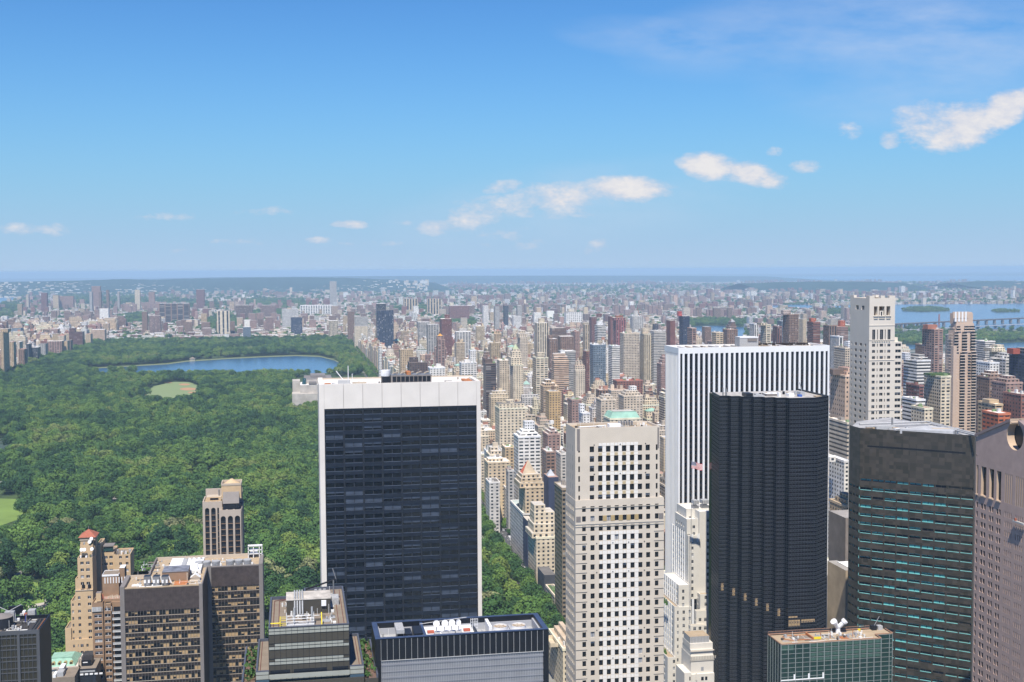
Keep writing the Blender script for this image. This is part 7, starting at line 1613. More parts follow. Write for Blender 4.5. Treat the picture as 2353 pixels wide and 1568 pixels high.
def emit(fb,b,body=True,extras=True):
    if body:
        fb.box(b['x0'],b['x1'],b['y0'],b['y1'],0,b['h'],b['c'],b['sty'],b['rc'],b['seed'])
        for q in b['boxes']: fb.box(q[0],q[1],q[2],q[3],q[4],q[5],q[6],q[7],b['rc'],b['seed'])
    if extras:
        for e in b['extras']: emit_extra(fb,e)
def emit_extra(fb,e):
    k=e[0]
    if k=='water_tank':
        _,x,y,r,z0,z1,c=e; fb.cyl(x,y,r,z0+1.5,z1,c,8,1.2)
        for s in (-1,1): fb.box(x+s*r*.6-.15,x+s*r*.6+.15,y-.15,y+.15,z0,z0+1.5,(.1,.1,.1),'blank',(.1,.1,.1))
    elif k=='roof': _,x0,x1,y0,y1,z0,z1,c=e; fb.pyramid(x0,x1,y0,y1,z0,z1,c); c=c if not isinstance(c,list) else c[0]; fb.box(x0,x1,y0,y1,z0-1.2,z0-.01,[v*.9 for v in c],'blank',c)
    elif k=='mansard':
        _,x0,x1,y0,y1,z0,z1,c=e; d=3.
        fb.poly([(x0,y0,z0),(x1,y0,z0),(x1-d,y0+d,z1),(x0+d,y0+d,z1)],c); fb.poly([(x1,y0,z0),(x1,y1,z0),(x1-d,y1-d,z1),(x1-d,y0+d,z1)],c); fb.poly([(x0,y1,z0),(x0,y0,z0),(x0+d,y0+d,z1),(x0+d,y1-d,z1)],c); fb.poly([(x1,y1,z0),(x0,y1,z0),(x0+d,y1-d,z1),(x1-d,y1-d,z1)],c)
        fb.poly([(x0+d,y0+d,z1),(x1-d,y0+d,z1),(x1-d,y1-d,z1),(x0+d,y1-d,z1)],c); fb.box(x0+d,x1-d,y0+d,y0+d+.4,z1,z1+.8,c,'blank',c)
    elif k=='cornice':
        _,x0,x1,y0,y1,z0,z1,c=e; d=.9
        for q in ((x0,x1,y0,y0+d),(x0,x1,y1-d,y1),(x0,x0+d,y0+d,y1-d),(x1-d,x1,y0+d,y1-d)): fb.box(q[0],q[1],q[2],q[3],z0,z1,c,'blank',c)
    else: _,x0,x1,y0,y1,z0,z1,c=e; fb.box(x0,x1,y0,y1,z0,z1,c,'blank' if z1-z0<7 else 'fine',(c[0]*.8,c[1]*.8,c[2]*.8))
rest_t=FB(); rest_l=FB()
for i,b in enumerate(BLD):
    if i in single:
        fb=FB(); emit(fb,b,True,False); o=fb.build(b['name'])
        tag(o,b['label'],b['cat'],None if b['hand'] else ('low houses between the avenues' if b['name']=='town_house' else 'apartment blocks of the uptown avenues'))
        ru=[]
        for e in b['extras']:
            if e[0]=='roof_unit': ru.append(e); continue
            g=FB(); emit_extra(g,e); g.build('roof' if e[0]=='mansard' else e[0],o)
        for e in ru: g=FB(); emit_extra(g,e); g.build('roof_unit',o)
    elif b['y0']<5200:
        emit(rest_l if b['h']<27 else rest_t,b)
o=rest_t.build('apartment_blocks'); tag(o,'mass of further apartment blocks filling the uptown street grid','apartment blocks',kind='stuff')
if rest_l.v: o=rest_l.build('row_houses'); tag(o,'mass of low row houses packed between the avenues','row houses',kind='stuff')
fb=FB()
for (x0,x1,y,hh,dd,c,st,rc) in FAR: fb.box(x0,x1,y,y+dd,0,hh,c,st,rc,rnd.random()*50)
o=fb.build('distant_city'); tag(o,'sprawl of countless small far city blocks reaching to the wooded horizon','distant city',kind='stuff')

# ------------------------------------------------------------------ ground, water, park
def sheet(name,polys,z,mt):
    mb=MB()
    for p in polys: mb.poly([(q[0],q[1],z) for q in p],mt)
    o=mb.build(name); o['kind']='structure'; return o
gm,t,b=newmat('city_ground'); g=N(t,'ShaderNodeNewGeometry'); sp=N(t,'ShaderNodeSeparateXYZ'); L(t,g.outputs['Position'],sp.inputs[0])
n1=N(t,'ShaderNodeTexNoise'); n1.inputs['Scale'].default_value=.0012; n1.inputs['Detail'].default_value=8; n1.inputs['Roughness'].default_value=.65; L(t,g.outputs['Position'],n1.inputs['Vector'])
n2=N(t,'ShaderNodeTexNoise'); n2.inputs['Scale'].default_value=.012; n2.inputs['Detail'].default_value=6; L(t,g.outputs['Position'],n2.inputs['Vector'])
cr=N(t,'ShaderNodeValToRGB'); L(t,n2.outputs[0],cr.inputs[0]); e=cr.color_ramp.elements; e[0].position=.35; e[0].color=(.07,.075,.07,1); e[1].position=.62; e[1].color=(.24,.235,.22,1); x=e.new(.45); x.color=(.08,.10,.065,1)
far=N(t,'ShaderNodeMapRange'); L(t,sp.outputs[1],far.inputs[0]); far.inputs[1].default_value=9000; far.inputs[2].default_value=17000
fm=mth(t,'ADD',far.outputs[0],mth(t,'MULTIPLY_ADD',n1.outputs[0],3.,-1.5),clamp=True); fm=mth(t,'MULTIPLY',fm,mth(t,'GREATER_THAN',sp.outputs[1],5000.))
mx=N(t,'ShaderNodeMix',data_type='RGBA'); L(t,fm,mx.inputs[0]); L(t,cr.outputs[0],mx.inputs[6]); mx.inputs[7].default_value=(.028,.055,.03,1); L(t,mx.outputs[2],b.inputs['Base Color']); b.inputs['Roughness'].default_value=.95
GY=PZ(1176,633).y
sheet('ground',[[(-17000,-1400),(42000,-1400),(42000,GY),(-17000,GY)]],0,gm)
wm,t,b=newmat('water'); b.inputs['Base Color'].default_value=(.045,.12,.24,1); b.inputs['Roughness'].default_value=.18; b.inputs['Specular IOR Level'].default_value=.5
n=N(t,'ShaderNodeTexNoise'); n.inputs['Scale'].default_value=.09; n.inputs['Detail'].default_value=4; g=N(t,'ShaderNodeNewGeometry'); L(t,g.outputs['Position'],n.inputs['Vector']); bp=N(t,'ShaderNodeBump'); bp.inputs['Strength'].default_value=.35; bp.inputs['Distance'].default_value=1.; L(t,n.outputs[0],bp.inputs['Height']); L(t,bp.outputs[0],b.inputs['Normal'])
wn_={'river_east':'river','river_mid':'river','river_near':'river','river_side':'river','hudson':'river','creek':'river','sound':'sea'}
for k,v in WG.items(): sheet(wn_[k],[v],1.0 if k!='sound' else 3.0,wm)
pg=mat('park_soil',(.045,.075,.022),.95,var=.5,scale=.05); gl_=mat('mown_grass',(.17,.255,.055),.95,var=.18,scale=.04); sand=mat('infield_clay',(.42,.24,.13),.95,var=.1); pathm=mat('path_gravel',(.46,.42,.38),.9,var=.12); asph=mat('asphalt',(.085,.085,.09),.9,var=.25,scale=.1); pave=mat('pavement',(.33,.31,.29),.9,var=.15,scale=.2)
NP=PZ(600,787).y; PX0,PX1=-690,166
sheet('park_ground',[[(PX0,760),(PX1,760),(PX1,NP),(PX0,NP)]],.3,pg)
sheet('island_ground',IG+GG_[:2],1.6,pg)
RES=[(185,852),(215,848),(300,843),(385,838),(430,832),(520,826),(600,822),(680,819),(735,821),(768,829),(780,836),(777,843),(760,848),(735,850),(660,850),(600,851),(540,852),(500,852),(430,851),(380,851),(330,854),(280,855),(230,854)]
REXT=[(p[0],p[1]) if p[1]<840 and p[0]>400 or i<4 else (p[0],p[1]+9) for i,p in enumerate(RES)]
sheet('reservoir',[[G(*p) for p in REXT]],.6,wm)
rim=[]
for i in range(11):
    a,b_=RES[i],RES[i+1]; rim.append([G(a[0],a[1]-2.6),G(b_[0],b_[1]-2.6),G(*b_),G(*a)])
sheet('reservoir_bank',rim,.5,mat('bank_grass',(.17,.19,.08),.9))
LAWN=[(317,909),(322,900),(352,889),(395,878),(435,879),(450,884),(462,890),(460,899),(440,905),(400,912),(350,912)]
MEAD=[(-30,1146),(40,1148),(58,1163),(50,1178),(0,1196),(-30,1200)]
FLD=[(58,1366),(72,1338),(98,1343),(118,1356),(126,1368),(112,1378),(95,1392),(60,1392)]
SM=[(330,1298),(352,1295),(352,1312),(322,1320)]
LK=[(-30,1008),(24,1008),(31,1016),(22,1027),(0,1036),(-30,1040)]; LM=[(296,1037),(308,1022),(334,1018),(328,1028),(306,1038)]
def ext(P,d=14):
    c=sum(p[1] for p in P)/len(P); return [(p[0],p[1]+(d if p[1]>c else 0)) for p in P]
# mowing stripes
gs,t,b=newmat('striped_lawn'); g=N(t,'ShaderNodeNewGeometry'); s=N(t,'ShaderNodeSeparateXYZ'); L(t,g.outputs['Position'],s.inputs[0]); w1=mth(t,'SINE',mth(t,'MULTIPLY_ADD',s.outputs[1],.30,mth(t,'MULTIPLY',s.outputs[0],.12)))
mx=N(t,'ShaderNodeMix',data_type='RGBA'); L(t,mth(t,'MULTIPLY_ADD',w1,.5,.5),mx.inputs[0]); mx.inputs[6].default_value=(.16,.225,.085,1); mx.inputs[7].default_value=(.23,.28,.125,1); L(t,mx.outputs[2],b.inputs['Base Color']); b.inputs['Roughness'].default_value=.95
sheet('lawn',[[G(*p) for p in ext(LAWN)]],.5,gs); sheet('meadow',[[G(*p) for p in P] for P in (ext(MEAD),ext(FLD),ext(SM))],.5,gl_)
sheet('lake',[[G(*p) for p in P] for P in (ext(LK),ext(LM))],.6,mat('green_water',(.06,.085,.055),.5,spec=.35))
def ell(px,py,rx,ry): return [G(px+rx*math.cos(k*math.pi/8),py+ry*math.sin(k*math.pi/8)) for k in range(16)]
sheet('ball_field_clay',[ell(332,902,15,3.8),ell(326,909,10,2.2),ell(433,895,20,3.2),ell(424,884.5,13,2.2),ell(443,903,12,2.),ell(386,880,9,1.5)],.7,sand)
PATHS=[[(103,1378),(128,1368),(131,1376),(112,1390),(100,1398)],[(64,1393),(108,1385),(90,1402),(66,1402)],[(614,1188),(622,1180),(650,1174),(652,1180),(625,1190)],[(18,1288),(30,1282),(34,1300),(20,1312)],[(-30,1090),(38,1086),(40,1093),(-30,1103)],[(26,1105),(36,1104),(34,1116),(24,1116)],[(0,1230),(20,1222),(22,1228),(0,1240)],[(325,1018),(332,1010),(335,1014),(330,1022)],[(322,1232),(345,1226),(346,1231),(322,1237)],[(340,1100),(352,1096),(352,1101),(342,1105)],[(640,1330),(660,1326),(662,1334),(642,1338)],[(545,1230),(560,1226),(560,1232),(546,1236)],[(186,962),(205,960),(205,964),(186,966)],[(558,1048),(590,1042),(592,1050),(560,1056)]]
drv=[]
for f_,w_ in ((lambda q:110+28*math.sin(q/170)+14*math.sin(q/61),4.5),(lambda q:-330+90*math.sin(q/260)+22*math.sin(q/75),4.5),(lambda q:-100+120*math.sin(q/330+1)+30*math.sin(q/90),2.5)):
    for k in range(75): a=770+k*16; drv.append([(f_(a)-w_,a),(f_(a)+w_,a),(f_(a+16)+w_,a+16),(f_(a+16)-w_,a+16)])
sheet('path',[[G(*p) for p in ext(P,6)] for P in PATHS],.65,pathm)
sheet('park_drive',drv,.42,mat('pale_drive',(.30,.28,.27),.9,var=.1))
# avenues: pavement, carriageway
av=[];pv=[];mk=[]
for i,x in enumerate(AV[:-1]):
    hw=HALF[i]; pv.append([(x-hw-(0 if i else 8),700),(x+hw,700),(x+hw,5000),(x-hw-(0 if i else 8),5000)]); av.append([(x-hw+4.5,700),(x+hw-4.5,700),(x+hw-4.5,5000),(x-hw+4.5,5000)])
sheet('pavement',pv,.15,pave); sheet('road',av,.3,asph)
for j in range(1,3): 
    yy=760
    while yy<1700: xx=190-8.5+j*5.6; mk.append([(xx,yy),(xx+.25,yy),(xx+.25,yy+5),(xx,yy+5)]); yy+=14
for k in range(13):
    for s_ in range(9): xx=190-8+s_*2; yy=760+k*80-9; mk.append([(xx,yy),(xx+.9,yy),(xx+.9,yy+4),(xx,yy+4)])
sheet('road_marking',mk,.36,mat('road_paint',(.7,.7,.68)))
# far wooded ridges
hm=mat('far_woods',(.02,.048,.036),.95,var=.35,scale=.004); hb_=MB()
def ridge(pts,Y,thick,nz_=1.2):
    P=[]
    for (a,b),(c,d) in zip(pts[:-1],pts[1:]):
        n=max(2,int((c-a)/9))
        for k in range(n): u_=k/n; P.append((a+(c-a)*u_,b+(d-b)*u_+rnd.uniform(-.35,.35)*nz_))
    P.append(pts[-1]); 
    for p,q in zip(P[:-1],P[1:]):
        A=PY(p[0],p[1],Y); B=PY(q[0],q[1],Y); za=max(A.z,2); zb=max(B.z,2)
        hb_.poly([(A.x,Y-thick,0),(B.x,Y-thick,0),(B.x,Y,zb),(A.x,Y,za)],hm); hb_.poly([(A.x,Y,za),(B.x,Y,zb),(B.x,Y+thick,0),(A.x,Y+thick,0)],hm)
ridge([(-60,650),(60,648),(150,646),(270,642),(300,642),(345,644),(430,641),(520,639.5),(700,637.5),(800,639),(900,643),(1000,650)],15500,2500)
ridge([(-60,648),(200,645),(400,640),(520,637),(700,636),(900,634.5),(1176,634),(1500,634),(1760,635.5)],26000,3500,.5)
ridge([(1700,652),(1800,648.5),(1900,647),(2000,647.5),(2080,651)],12000,900); ridge([(2180,650),(2260,646.5),(2360,647)],12500,900)

o=hb_.build('hills'); o['kind']='structure'

# ------------------------------------------------------------------ trees
LEAVES=[]
def crown_mesh(seed,rx,rz,nb,per,ls,zc):
    r=random.Random(seed); v=[];f=[]
    blobs=[]
    for i in range(nb):
        a=r.uniform(0,2*math.pi); h=r.uniform(-.55,1); q=math.sqrt(max(0,1-h*h))*r.uniform(.45,.88)
        blobs.append((rx*q*math.cos(a),rx*q*math.sin(a),zc+rz*h*.8,r.uniform(.30,.50)*rx))
    for (bx,by,bz,br) in blobs:
        for k in range(per):
            d=Vector((r.gauss(0,1),r.gauss(0,1),r.gauss(0,1)+.35)).normalized(); p=Vector((bx,by,bz))+d*br*r.uniform(.86,1.04)
            n=(d+Vector((r.gauss(0,.28),r.gauss(0,.28),r.gauss(0,.28)+.12))).normalized(); a=n.orthogonal().normalized(); a=(a*math.cos(k)+n.cross(a)*math.sin(k)); c=n.cross(a); s=ls*r.uniform(.6,1.25); b=len(v)
            v+= [tuple(p+a*s+c*s*.5),tuple(p-a*s*.4+c*s),tuple(p-a*s-c*s*.6),tuple(p+a*s*.5-c*s)]; f.append((b,b+1,b+2,b+3))
    # solid inner mass so that the crown is not see-through
    n1,n2=8,6; b=len(v)
    for i in range(n2+1):
        th=math.pi*i/n2
        for j in range(n1): ph=2*math.pi*j/n1; k=r.uniform(.5,.68); v.append((rx*k*math.sin(th)*math.cos(ph),rx*k*math.sin(th)*math.sin(ph),zc+rz*k*math.cos(th)))
    for i in range(n2):
        for j in range(n1): f.append((b+i*n1+j,b+(i+1)*n1+j,b+(i+1)*n1+(j+1)%n1,b+i*n1+(j+1)%n1))
    me=bpy.data.meshes.new('crown'); me.from_pydata(v,[],f); me.update(); me.materials.append(M_LEAF1); return me
CR_=[crown_mesh(11,5.8,4.6,34,42,.46,7.6),crown_mesh(12,6.8,4.4,40,42,.46,8.2),crown_mesh(13,4.9,5.4,30,42,.45,8.6),crown_mesh(14,6.2,4.0,34,42,.46,7.0),crown_mesh(15,5.3,5.0,28,46,.42,8.0)]
tk=MB(); tk.cyl((0,0),.42,.3,0,4.2,M_BARK,8,cap=False); tk.tube((0,0,3.4),(2.2,.6,7.5),.2,M_BARK,5); tk.tube((0,0,3.2),(-1.8,1.2,7.6),.19,M_BARK,5); tk.tube((0,0,3.8),(.2,-2.0,8),.18,M_BARK,5)
to=tk.build('trunk'); TRM=to.data; bpy.data.objects.remove(to); TRM.transform(Matrix.Translation((0,0,0)))
tz=min(v.co.z for v in TRM.vertices)
def inclear(px,py):
    return any(polyin(px,py,P) for P in CLR)
CLR=[[(-30,1140),(44,1142),(66,1160),(60,1184),(10,1206),(-30,1208)],[(52,1360),(72,1332),(104,1338),(132,1356),(132,1372),(98,1400),(56,1400)],RES,[(p[0]+(1 if p[0]>390 else -5),p[1]) for p in LAWN],MEAD,FLD,SM,LK,LM]+PATHS
MUS=[(668,905),(672,872),(700,866),(735,866),(880,862),(880,920),(670,915)]
DRIVES=[(lambda q:110+28*math.sin(q/170)+14*math.sin(q/61),6.5),(lambda q:-330+90*math.sin(q/260)+22*math.sin(q/75),6.5),(lambda q:-100+120*math.sin(q/330+1)+30*math.sin(q/90),4.5)]
pts=[]
y=765.0
while y<NP:
    x=PX0+rnd.uniform(0,6)
    while x<PX1-3:
        xx=x+rnd.uniform(-4.6,4.6); yy=y+rnd.uniform(-4.6,4.6); x+=12.2
        if not inview(xx,yy,15): continue
        if math.sin(xx*.021+yy*.013)+math.sin(xx*.011-yy*.017)<-1.66: continue
        if any(abs(xx-f_(yy))<w2 for f_,w2 in DRIVES): continue
        s0=rnd.choice([rnd.uniform(.85,1.4),rnd.uniform(1.2,1.95)]); a=proj(xx,yy,0); b_=proj(xx,yy,12.2*s0)
        if not (-30<b_[0]<2383 and b_[1]<1600): continue
        if any(polyin(a[0],a[1],P) for P in CLR) or polyin(a[0],a[1],REXT) or polyin(a[0],a[1]+3.2,REXT) or inclear(*b_) or polyin(a[0],a[1],MUS): continue
        pts.append((xx,yy,s0,b_))
    y+=12.2
# a row of trees before the avenue and dots of trees in side streets
st=[]
for k in range(0,40):
    ys=760+k*80
    for i in range(20):
        xx=rnd.uniform(205,1300); 
        if inview(xx,ys,0): st.append((xx,ys+rnd.choice([-6,6]),rnd.uniform(.4,.75)))
for k in range(330): st.append((174+rnd.uniform(-2,4),790+k*10.5,rnd.uniform(.9,1.35)+k*.001))
for k in range(320): st.append((199+rnd.uniform(-1,1),800+k*11+rnd.uniform(-3,3),rnd.uniform(.45,.8)))
vis=[]
for i,(x,y_,s,b_) in enumerate(pts):
    if y_>1500: break
    d=Vector((x,y_,9*s))-CAM; h=BV.ray_cast(CAM,d.normalized(),d.length-3)
    if h[0] is None and Vector((x,y_)).length>0: vis.append(i)
vis.sort(key=lambda i:pts[i][1]); tre=set(vis[:300])
TONES=[('dark green',(.028,.070,.027)),('deep green',(.046,.105,.030)),('mid green',(.072,.145,.034)),('fresh green',(.108,.190,.040)),('yellow-green',(.150,.212,.046)),('pale olive',(.20,.22,.10))]
def tzone(px,py):
    if px<190: return 'left of the red roof'
    if px<320: return 'behind the red roof'
    if px<465: return 'left of the arched tower'
    if px<600: return 'beside the arched tower'
    if px<760: return 'left of the white-framed slab'
    return 'right of the white-framed slab'
tg={}
for i in sorted(tre):
    x,y_,s,b_=pts[i]; tn=rnd.choices(range(6),[3,5,5,4,2,.6])[0]; v=rnd.randrange(5)
    k=(TONES[tn][0]+' '+('small' if s<1.15 else 'large' if s>1.65 else 'medium')+' park tree','nearest rows' if b_[1]>1420 else 'near rows' if b_[1]>1300 else 'middle rows' if b_[1]>1230 else 'back rows',tzone(*b_)); tg.setdefault(k,[]).append((b_[0],i,tn,v))
for (base,band,zn),L_ in tg.items():
    L_.sort()
    for n_,(px,i,tn,v) in enumerate(L_):
        x,y_,s,b_=pts[i]
        t=root('park_tree',(x,y_,.3),(base+(', '+oword(n_+1) if len(L_)>1 else '')+', '+band+' '+zn),'tree','trees of the big park'); t.scale=(s,s,s*rnd.uniform(.9,1.1)); t.rotation_euler=(0,0,rnd.uniform(0,6.28))
        for me,nm in ((CR_[v],'crown'),(TRM,'trunk')):
            o=bpy.data.objects.new(nm,me); col.objects.link(o); o.parent=t
            if nm=='crown': c=TONES[tn][1]; j=rnd.uniform(.85,1.15); o.color=(c[0]*j,c[1]*j,c[2]*j,1)
            else: o.location=(0,0,0)
def forest(name,P,label,cat,mt):
    """one object: points that carry crowns by geometry nodes"""
    me=bpy.data.meshes.new(name); me.vertices.add(len(P)); me.vertices.foreach_set('co',np.array([(p[0],p[1],p[3] if len(p)>3 else .3) for p in P],dtype=np.float32).ravel())
    for nm,arr in (('sc',[p[2] for p in P]),('rz',[rnd.uniform(0,6.28) for _ in P])):
        a=me.attributes.new(nm,'FLOAT','POINT'); a.data.foreach_set('value',np.array(arr,dtype=np.float32))
    a=me.attributes.new('ix','INT','POINT'); a.data.foreach_set('value',np.array([rnd.randrange(5) for _ in P],dtype=np.int32))
    me.materials.append(mt)
    o=bpy.data.objects.new(name,me); col.objects.link(o); tag(o,label,cat,kind='stuff')
    ng=bpy.data.node_groups.new(name,'GeometryNodeTree'); ng.interface.new_socket('Geometry',in_out='INPUT',socket_type='NodeSocketGeometry'); ng.interface.new_socket('Geometry',in_out='OUTPUT',socket_type='NodeSocketGeometry')
    gi=N(ng,'NodeGroupInput'); go=N(ng,'NodeGroupOutput'); iop=N(ng,'GeometryNodeInstanceOnPoints'); jn=N(ng,'GeometryNodeGeometryToInstance')
    for co_ in crown_src:
        oi=N(ng,'GeometryNodeObjectInfo'); oi.transform_space='ORIGINAL'; oi.inputs['Object'].default_value=co_; oi.inputs['As Instance'].default_value=False
        sm=N(ng,'GeometryNodeSetMaterial'); L(ng,oi.outputs['Geometry'],sm.inputs['Geometry']); sm.inputs['Material'].default_value=mt
        L(ng,sm.outputs[0],jn.inputs[0])
    def na(nm,ty):
        n=N(ng,'GeometryNodeInputNamedAttribute',data_type=ty); n.inputs[0].default_value=nm; return n.outputs[0]
    L(ng,gi.outputs[0],iop.inputs['Points']); L(ng,jn.outputs[0],iop.inputs['Instance']); iop.inputs['Pick Instance'].default_value=True
    L(ng,na('ix','INT'),iop.inputs['Instance Index'])
    cx=N(ng,'ShaderNodeCombineXYZ'); L(ng,na('rz','FLOAT'),cx.inputs[2]); L(ng,cx.outputs[0],iop.inputs['Rotation']); L(ng,na('sc','FLOAT'),iop.inputs['Scale']); L(ng,iop.outputs[0],go.inputs[0])
    md=o.modifiers.new('crowns','NODES'); md.node_group=ng; return o
crown_src=[]
for me in CR_:
    for o in bpy.data.objects:
        if o.type=='MESH' and o.data==me: crown_src.append(o); break
forest('park_woodland',[(x,y_,s) for i,(x,y_,s,b_) in enumerate(pts) if i not in tre],'dense green woodland canopy of the great park','woodland',M_LEAF2)
fp=list(st)
for P,n_ in [(p,160) for p in GG_]+[(p,140) for p in IG]:
    xs=[q[0] for q in P]; ys=[q[1] for q in P]; ar=(max(xs)-min(xs))*(max(ys)-min(ys)); n_=min(2600,int(ar/ (350 if ar<3e6 else 2200)))
    for _ in range(n_):
        x=rnd.uniform(min(xs),max(xs)); y_=rnd.uniform(min(ys),max(ys))
        if polyin(x,y_,P): fp.append((x,y_,rnd.uniform(.6,1.0) if y_>4000 and x>2000 else rnd.uniform(1.1,1.7) if ar<3e6 else rnd.uniform(1.3,2.2)))
for _ in range(9500):
    y_=4200+13000*rnd.random()**1.3; x=rnd.uniform(math.tan(HEAD-math.atan(1176/F))*y_,math.tan(HEAD+math.atan(1176/F))*y_)
    if not any(polyin(x,y_,v) for v in WG.values()): fp.append((x,y_,rnd.uniform(.8,1.5)*(1+(y_-4200)/9000)))
forest('street_trees',fp,'scattered green tree clumps in far streets, parks and islands','trees',M_LEAF2)

# ------------------------------------------------------------------ park and shore structures
def museum():
    t=root('museum',PZ(720,905),'long low white stone museum with stepped roofs at the park edge','museum'); WM=mat('pale_museum_stone',(.47,.43,.38),.8,var=.25,scale=.1)
    Y=2150.0; X=lambda p,yy=Y:Xat(p,890,yy); Z=lambda py,yy=Y:PY(710,py,yy).z; m=MB()
    m.box(X(671),X(735),Y,Y+40,0,Z(905),WM); m.box(X(690),X(760),Y+8,Y+70,0,Z(886),WM,top=ROOFW); m.box(X(700),X(765),Y+30,Y+120,0,Z(876),WM,top=GRYCOL); m.box(X(672),X(690),Y+45,Y+80,0,Z(880),WM); m.build('wall',t)
    m=MB(); m.poly([(X(690),Y+8,Z(905)),(X(700),Y+8,Z(905)),(X(704),Y+30,Z(873)),(X(697),Y+40,Z(873))],TEALG); m.box(X(710),X(728),Y+8.5,Y+30,Z(884),Z(880),GRYCOL); m.box(X(715),X(750),Y+60,Y+110,Z(877),Z(870),GRYCOL); m.build('roof',t)
museum()
def small(name,px,py,Y,w_,h,mt,label,cat,roof=None):
    p=PY(px,py,Y); t=root(name,(p.x,Y,0),label,cat); m=MB(); m.box(p.x-w_/2,p.x+w_/2,Y-w_/2,Y+w_/2,0,h,mt); m.build('wall',t); m=MB()
    z=h; q=[(p.x-w_*.6,Y-w_*.6,z),(p.x+w_*.6,Y-w_*.6,z),(p.x+w_*.6,Y+w_*.6,z),(p.x-w_*.6,Y+w_*.6,z)]; ap=(p.x,Y,z+w_*.35)
    for i in range(4): m.poly([q[i],q[(i+1)%4],ap],roof or mt)
    m.poly(q[::-1],mt); m.build('roof',t)
R2=PZ(483,824).y
small('gatehouse',483,822,R2+12,9,9,LIMED,'small grey stone gatehouse on the far bank of the reservoir','gatehouse',ROOFW)
small('gatehouse',442,829,PZ(442,830).y+12,14,6,LIMED,'wider low stone pump house on the far bank, left of the gatehouse','gatehouse',ROOFG)
small('bandstand',132,1287,PZ(132,1300).y,8,12,BUFF,'small white pointed pavilion roof among the trees left of the red roof','pavilion',WHT)
t=root('obelisk',(PY(580,884,2330).x,2330,0),'thin stone obelisk rising from the trees left of the white museum','obelisk'); m=MB(); p=PY(580,884,2330); m.cyl((p.x,2330),1.6,1.,2,22,BUFF,4,cap=False); m.cyl((p.x,2330),1.,.05,22,24,BUFF,4); m.build('shaft',t); m=MB(); m.box(p.x-3,p.x+3,2327,2333,0,2,BUFF); m.build('base',t)
def viaduct():
    Y=4600.0; a=PY(2030,742,Y); b=PY(2420,742,Y+500); zd=16.0; p0=Vector((a.x,Y,0)); p1=Vector((b.x,Y+500,0)); u=(p1-p0).normalized(); n_=Vector((u.y,-u.x,0)); Ln=(p1-p0).length
    t=root('railway_viaduct',(p0.x,p0.y,0),'long railway viaduct on heavy arches crossing the river by the green island','viaduct'); ST=mat('viaduct_stone',(.24,.20,.17),.9); SM_=mat('viaduct_steel',(.10,.085,.09),.7)
    m=MB(); m.obar(p0,u,n_,0,Ln,-6,6,zd,zd+4,SM_); m.build('deck',t); k=0
    s=0
    while s<Ln:
        m=MB(); m.obar(p0,u,n_,s,s+9,-5,5,0,zd,ST); m.build('pier',t); s+=27 if s<260 else 60
    m=MB(); m.obar(p0,u,n_,0,Ln,-5.5,-5,zd+4,zd+5.5,ST); m.obar(p0,u,n_,0,Ln,5,5.5,zd+4,zd+5.5,ST); m.build('parapet',t)
    t=root('road_bridge',(p0.x,Y-260,0),'low grey road bridge just before the railway viaduct','bridge'); q0=p0+Vector((-120,-300,0)); m=MB(); m.obar(q0,u,n_,0,Ln+200,-9,9,9,11,GALV); m.build('deck',t)
    for i in range(14): m=MB(); m.obar(q0,u,n_,i*60,i*60+4,-7,7,0,9,LIMED); m.build('pier',t)
    sm=root('smokestack',(PY(2158,728,4900).x,4900,0),'slim red brick smokestack behind the viaduct','smokestack'); c_=PY(2158,728,4900); m=MB(); m.cyl((c_.x,4900),4,3,0,46,mat('stack_brick',(.3,.11,.08)),10); m.build('shaft',sm)
    cr_=root('tower_crane',PY(1472,745,4200)*1,'far red tower crane above the middle blocks','tower crane'); c_=PY(1471,745,4200); m=MB(); m.box(c_.x-1.5,c_.x+1.5,4198.5,4201.5,0,c_.z+26,REDT); m.build('mast',cr_); m=MB(); m.tube((c_.x,4200,c_.z+24),(c_.x-12,4200,c_.z+62),1.2,REDT); m.build('jib',cr_)
viaduct()

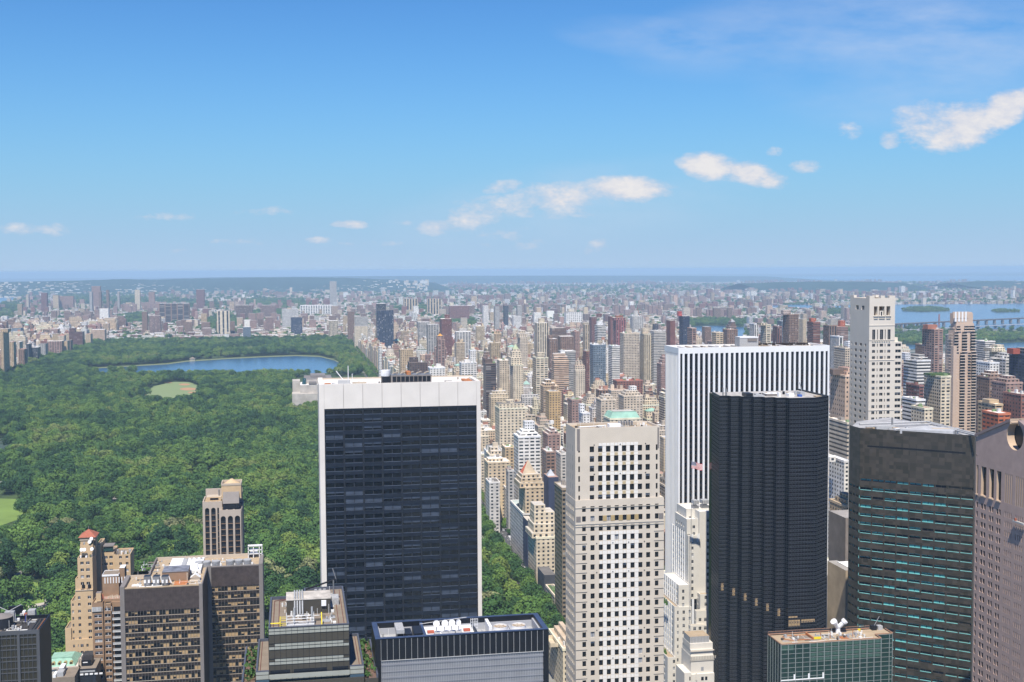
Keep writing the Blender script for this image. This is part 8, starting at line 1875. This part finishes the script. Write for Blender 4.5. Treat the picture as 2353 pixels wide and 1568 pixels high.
# ------------------------------------------------------------------ cars on the park avenue
tyre=mat('tyre_rubber',(.02,.02,.02)); PAINT={n:glass(n+'_paint',c,.25,.5) for n,c in (('white',(.7,.7,.7)),('black',(.02,.02,.025)),('silver',(.4,.41,.43)),('yellow',(.75,.42,.02)),('orange',(.8,.22,.02)),('red',(.4,.03,.02)),('green',(.03,.3,.12)))}
def car(x,y,cn,label,L_=4.8,van=False,rot=0):
    t=root('bus' if L_>9 else 'delivery_van' if van else 'car',(x,y,.36),label,'bus' if L_>9 else 'van' if van else 'car','traffic on the park avenue'); p=PAINT[cn]; w_=.95 if not van else 1.15; H_=1.0 if not van else 2.6
    m=MB(); h=L_/2; z=.36
    pr=[(-h,.35),(-h,.95),(-h+.9,1.05),(h-1.2,1.0),(h-.1,.8),(h,.35)] if not van else [(-h,.4),(-h,H_),(h-1.2,H_),(h-.5,1.5),(h,1.2),(h,.4)]
    n=len(pr); L1=[(x-w_,y+a,z+b) for a,b in pr]; R1=[(x+w_,y+a,z+b) for a,b in pr]
    m.poly(L1,p); m.poly(R1[::-1],p)
    for i in range(n): m.poly([L1[i],R1[i],R1[(i+1)%n],L1[(i+1)%n]],p)
    m.build('body',t)
    m=MB(); 
    if van: m.poly([(x-w_+.1,y+h-1.15,z+H_-.1),(x+w_-.1,y+h-1.15,z+H_-.1),(x+w_-.1,y+h-.48,z+1.55),(x-w_+.1,y+h-.48,z+1.55)],DGL)
    else:
        q0=[(x-.88,y-1.7,z+1.0),(x+.88,y-1.7,z+1.0),(x+.88,y+1.2,z+1.0),(x-.88,y+1.2,z+1.0)]; q1=[(x-.72,y-1.1,z+1.5),(x+.72,y-1.1,z+1.5),(x+.72,y+.4,z+1.5),(x-.72,y+.4,z+1.5)]
        for i in range(4): m.poly([q0[i],q0[(i+1)%4],q1[(i+1)%4],q1[i]],DGL)
        m.poly(q1,p)
    m.build('cabin',t)
    for sx_ in (-1,1):
        for sy_ in (-1,1): m=MB(); m.tube((x+sx_*(w_-.22),y+sy_*(h-.85),z+.34),(x+sx_*(w_+.02),y+sy_*(h-.85),z+.34),.34,tyre,10); m.build('wheel',t)
seq=['white','black','yellow','silver','white','black','white','yellow','silver','red','white','black','silver','white','yellow','white','black','silver','green','white','black','white','silver','yellow']
car(183.5,868,'orange','orange taxi nearest the bottom edge beside the tall checkered tower')
car(189.5,880,'black','black car beside the orange taxi near the bottom edge'); car(194.5,872,'silver','silver car right of the black one near the bottom edge')
cnt={}
for i,cn in enumerate(seq):
    y_=1075+i*21+rnd.uniform(-3,3); x_=184.5+rnd.choice([0,3.6,7.2,10.6]); van=i in(3,9,15,21); k=('van' if van else 'car',cn); cnt[k]=cnt.get(k,0)+1
    car(x_,y_,cn,'%s %s on the park avenue, %s of its colour counting away from the viewer'%(cn,k[0],{1:'first',2:'second',3:'third',4:'fourth',5:'fifth',6:'sixth',7:'seventh'}[cnt[k]]),4.8 if not van else 6.8,van)
car(195,1100,'white','long white bus at the kerb of the park avenue',11.5,True)

# ------------------------------------------------------------------ air
hz=bpy.data.materials.new('air'); hz.use_nodes=True; t=hz.node_tree; t.nodes.clear(); oo=N(t,'ShaderNodeOutputMaterial'); pvn=N(t,'ShaderNodeVolumePrincipled'); L(t,pvn.outputs[0],oo.inputs['Volume'])
pvn.inputs['Color'].default_value=(.52,.76,1,1); pvn.inputs['Density'].default_value=HAZE; pvn.inputs['Anisotropy'].default_value=-.2
m=MB(); m.box(-17500,42500,-1600,GY+400,-1,max(265.0,CH+12),hz); o=m.build('haze'); o['kind']='stuff'; o['label']='thin blue summer haze filling the air over the city'; o['category']='haze'
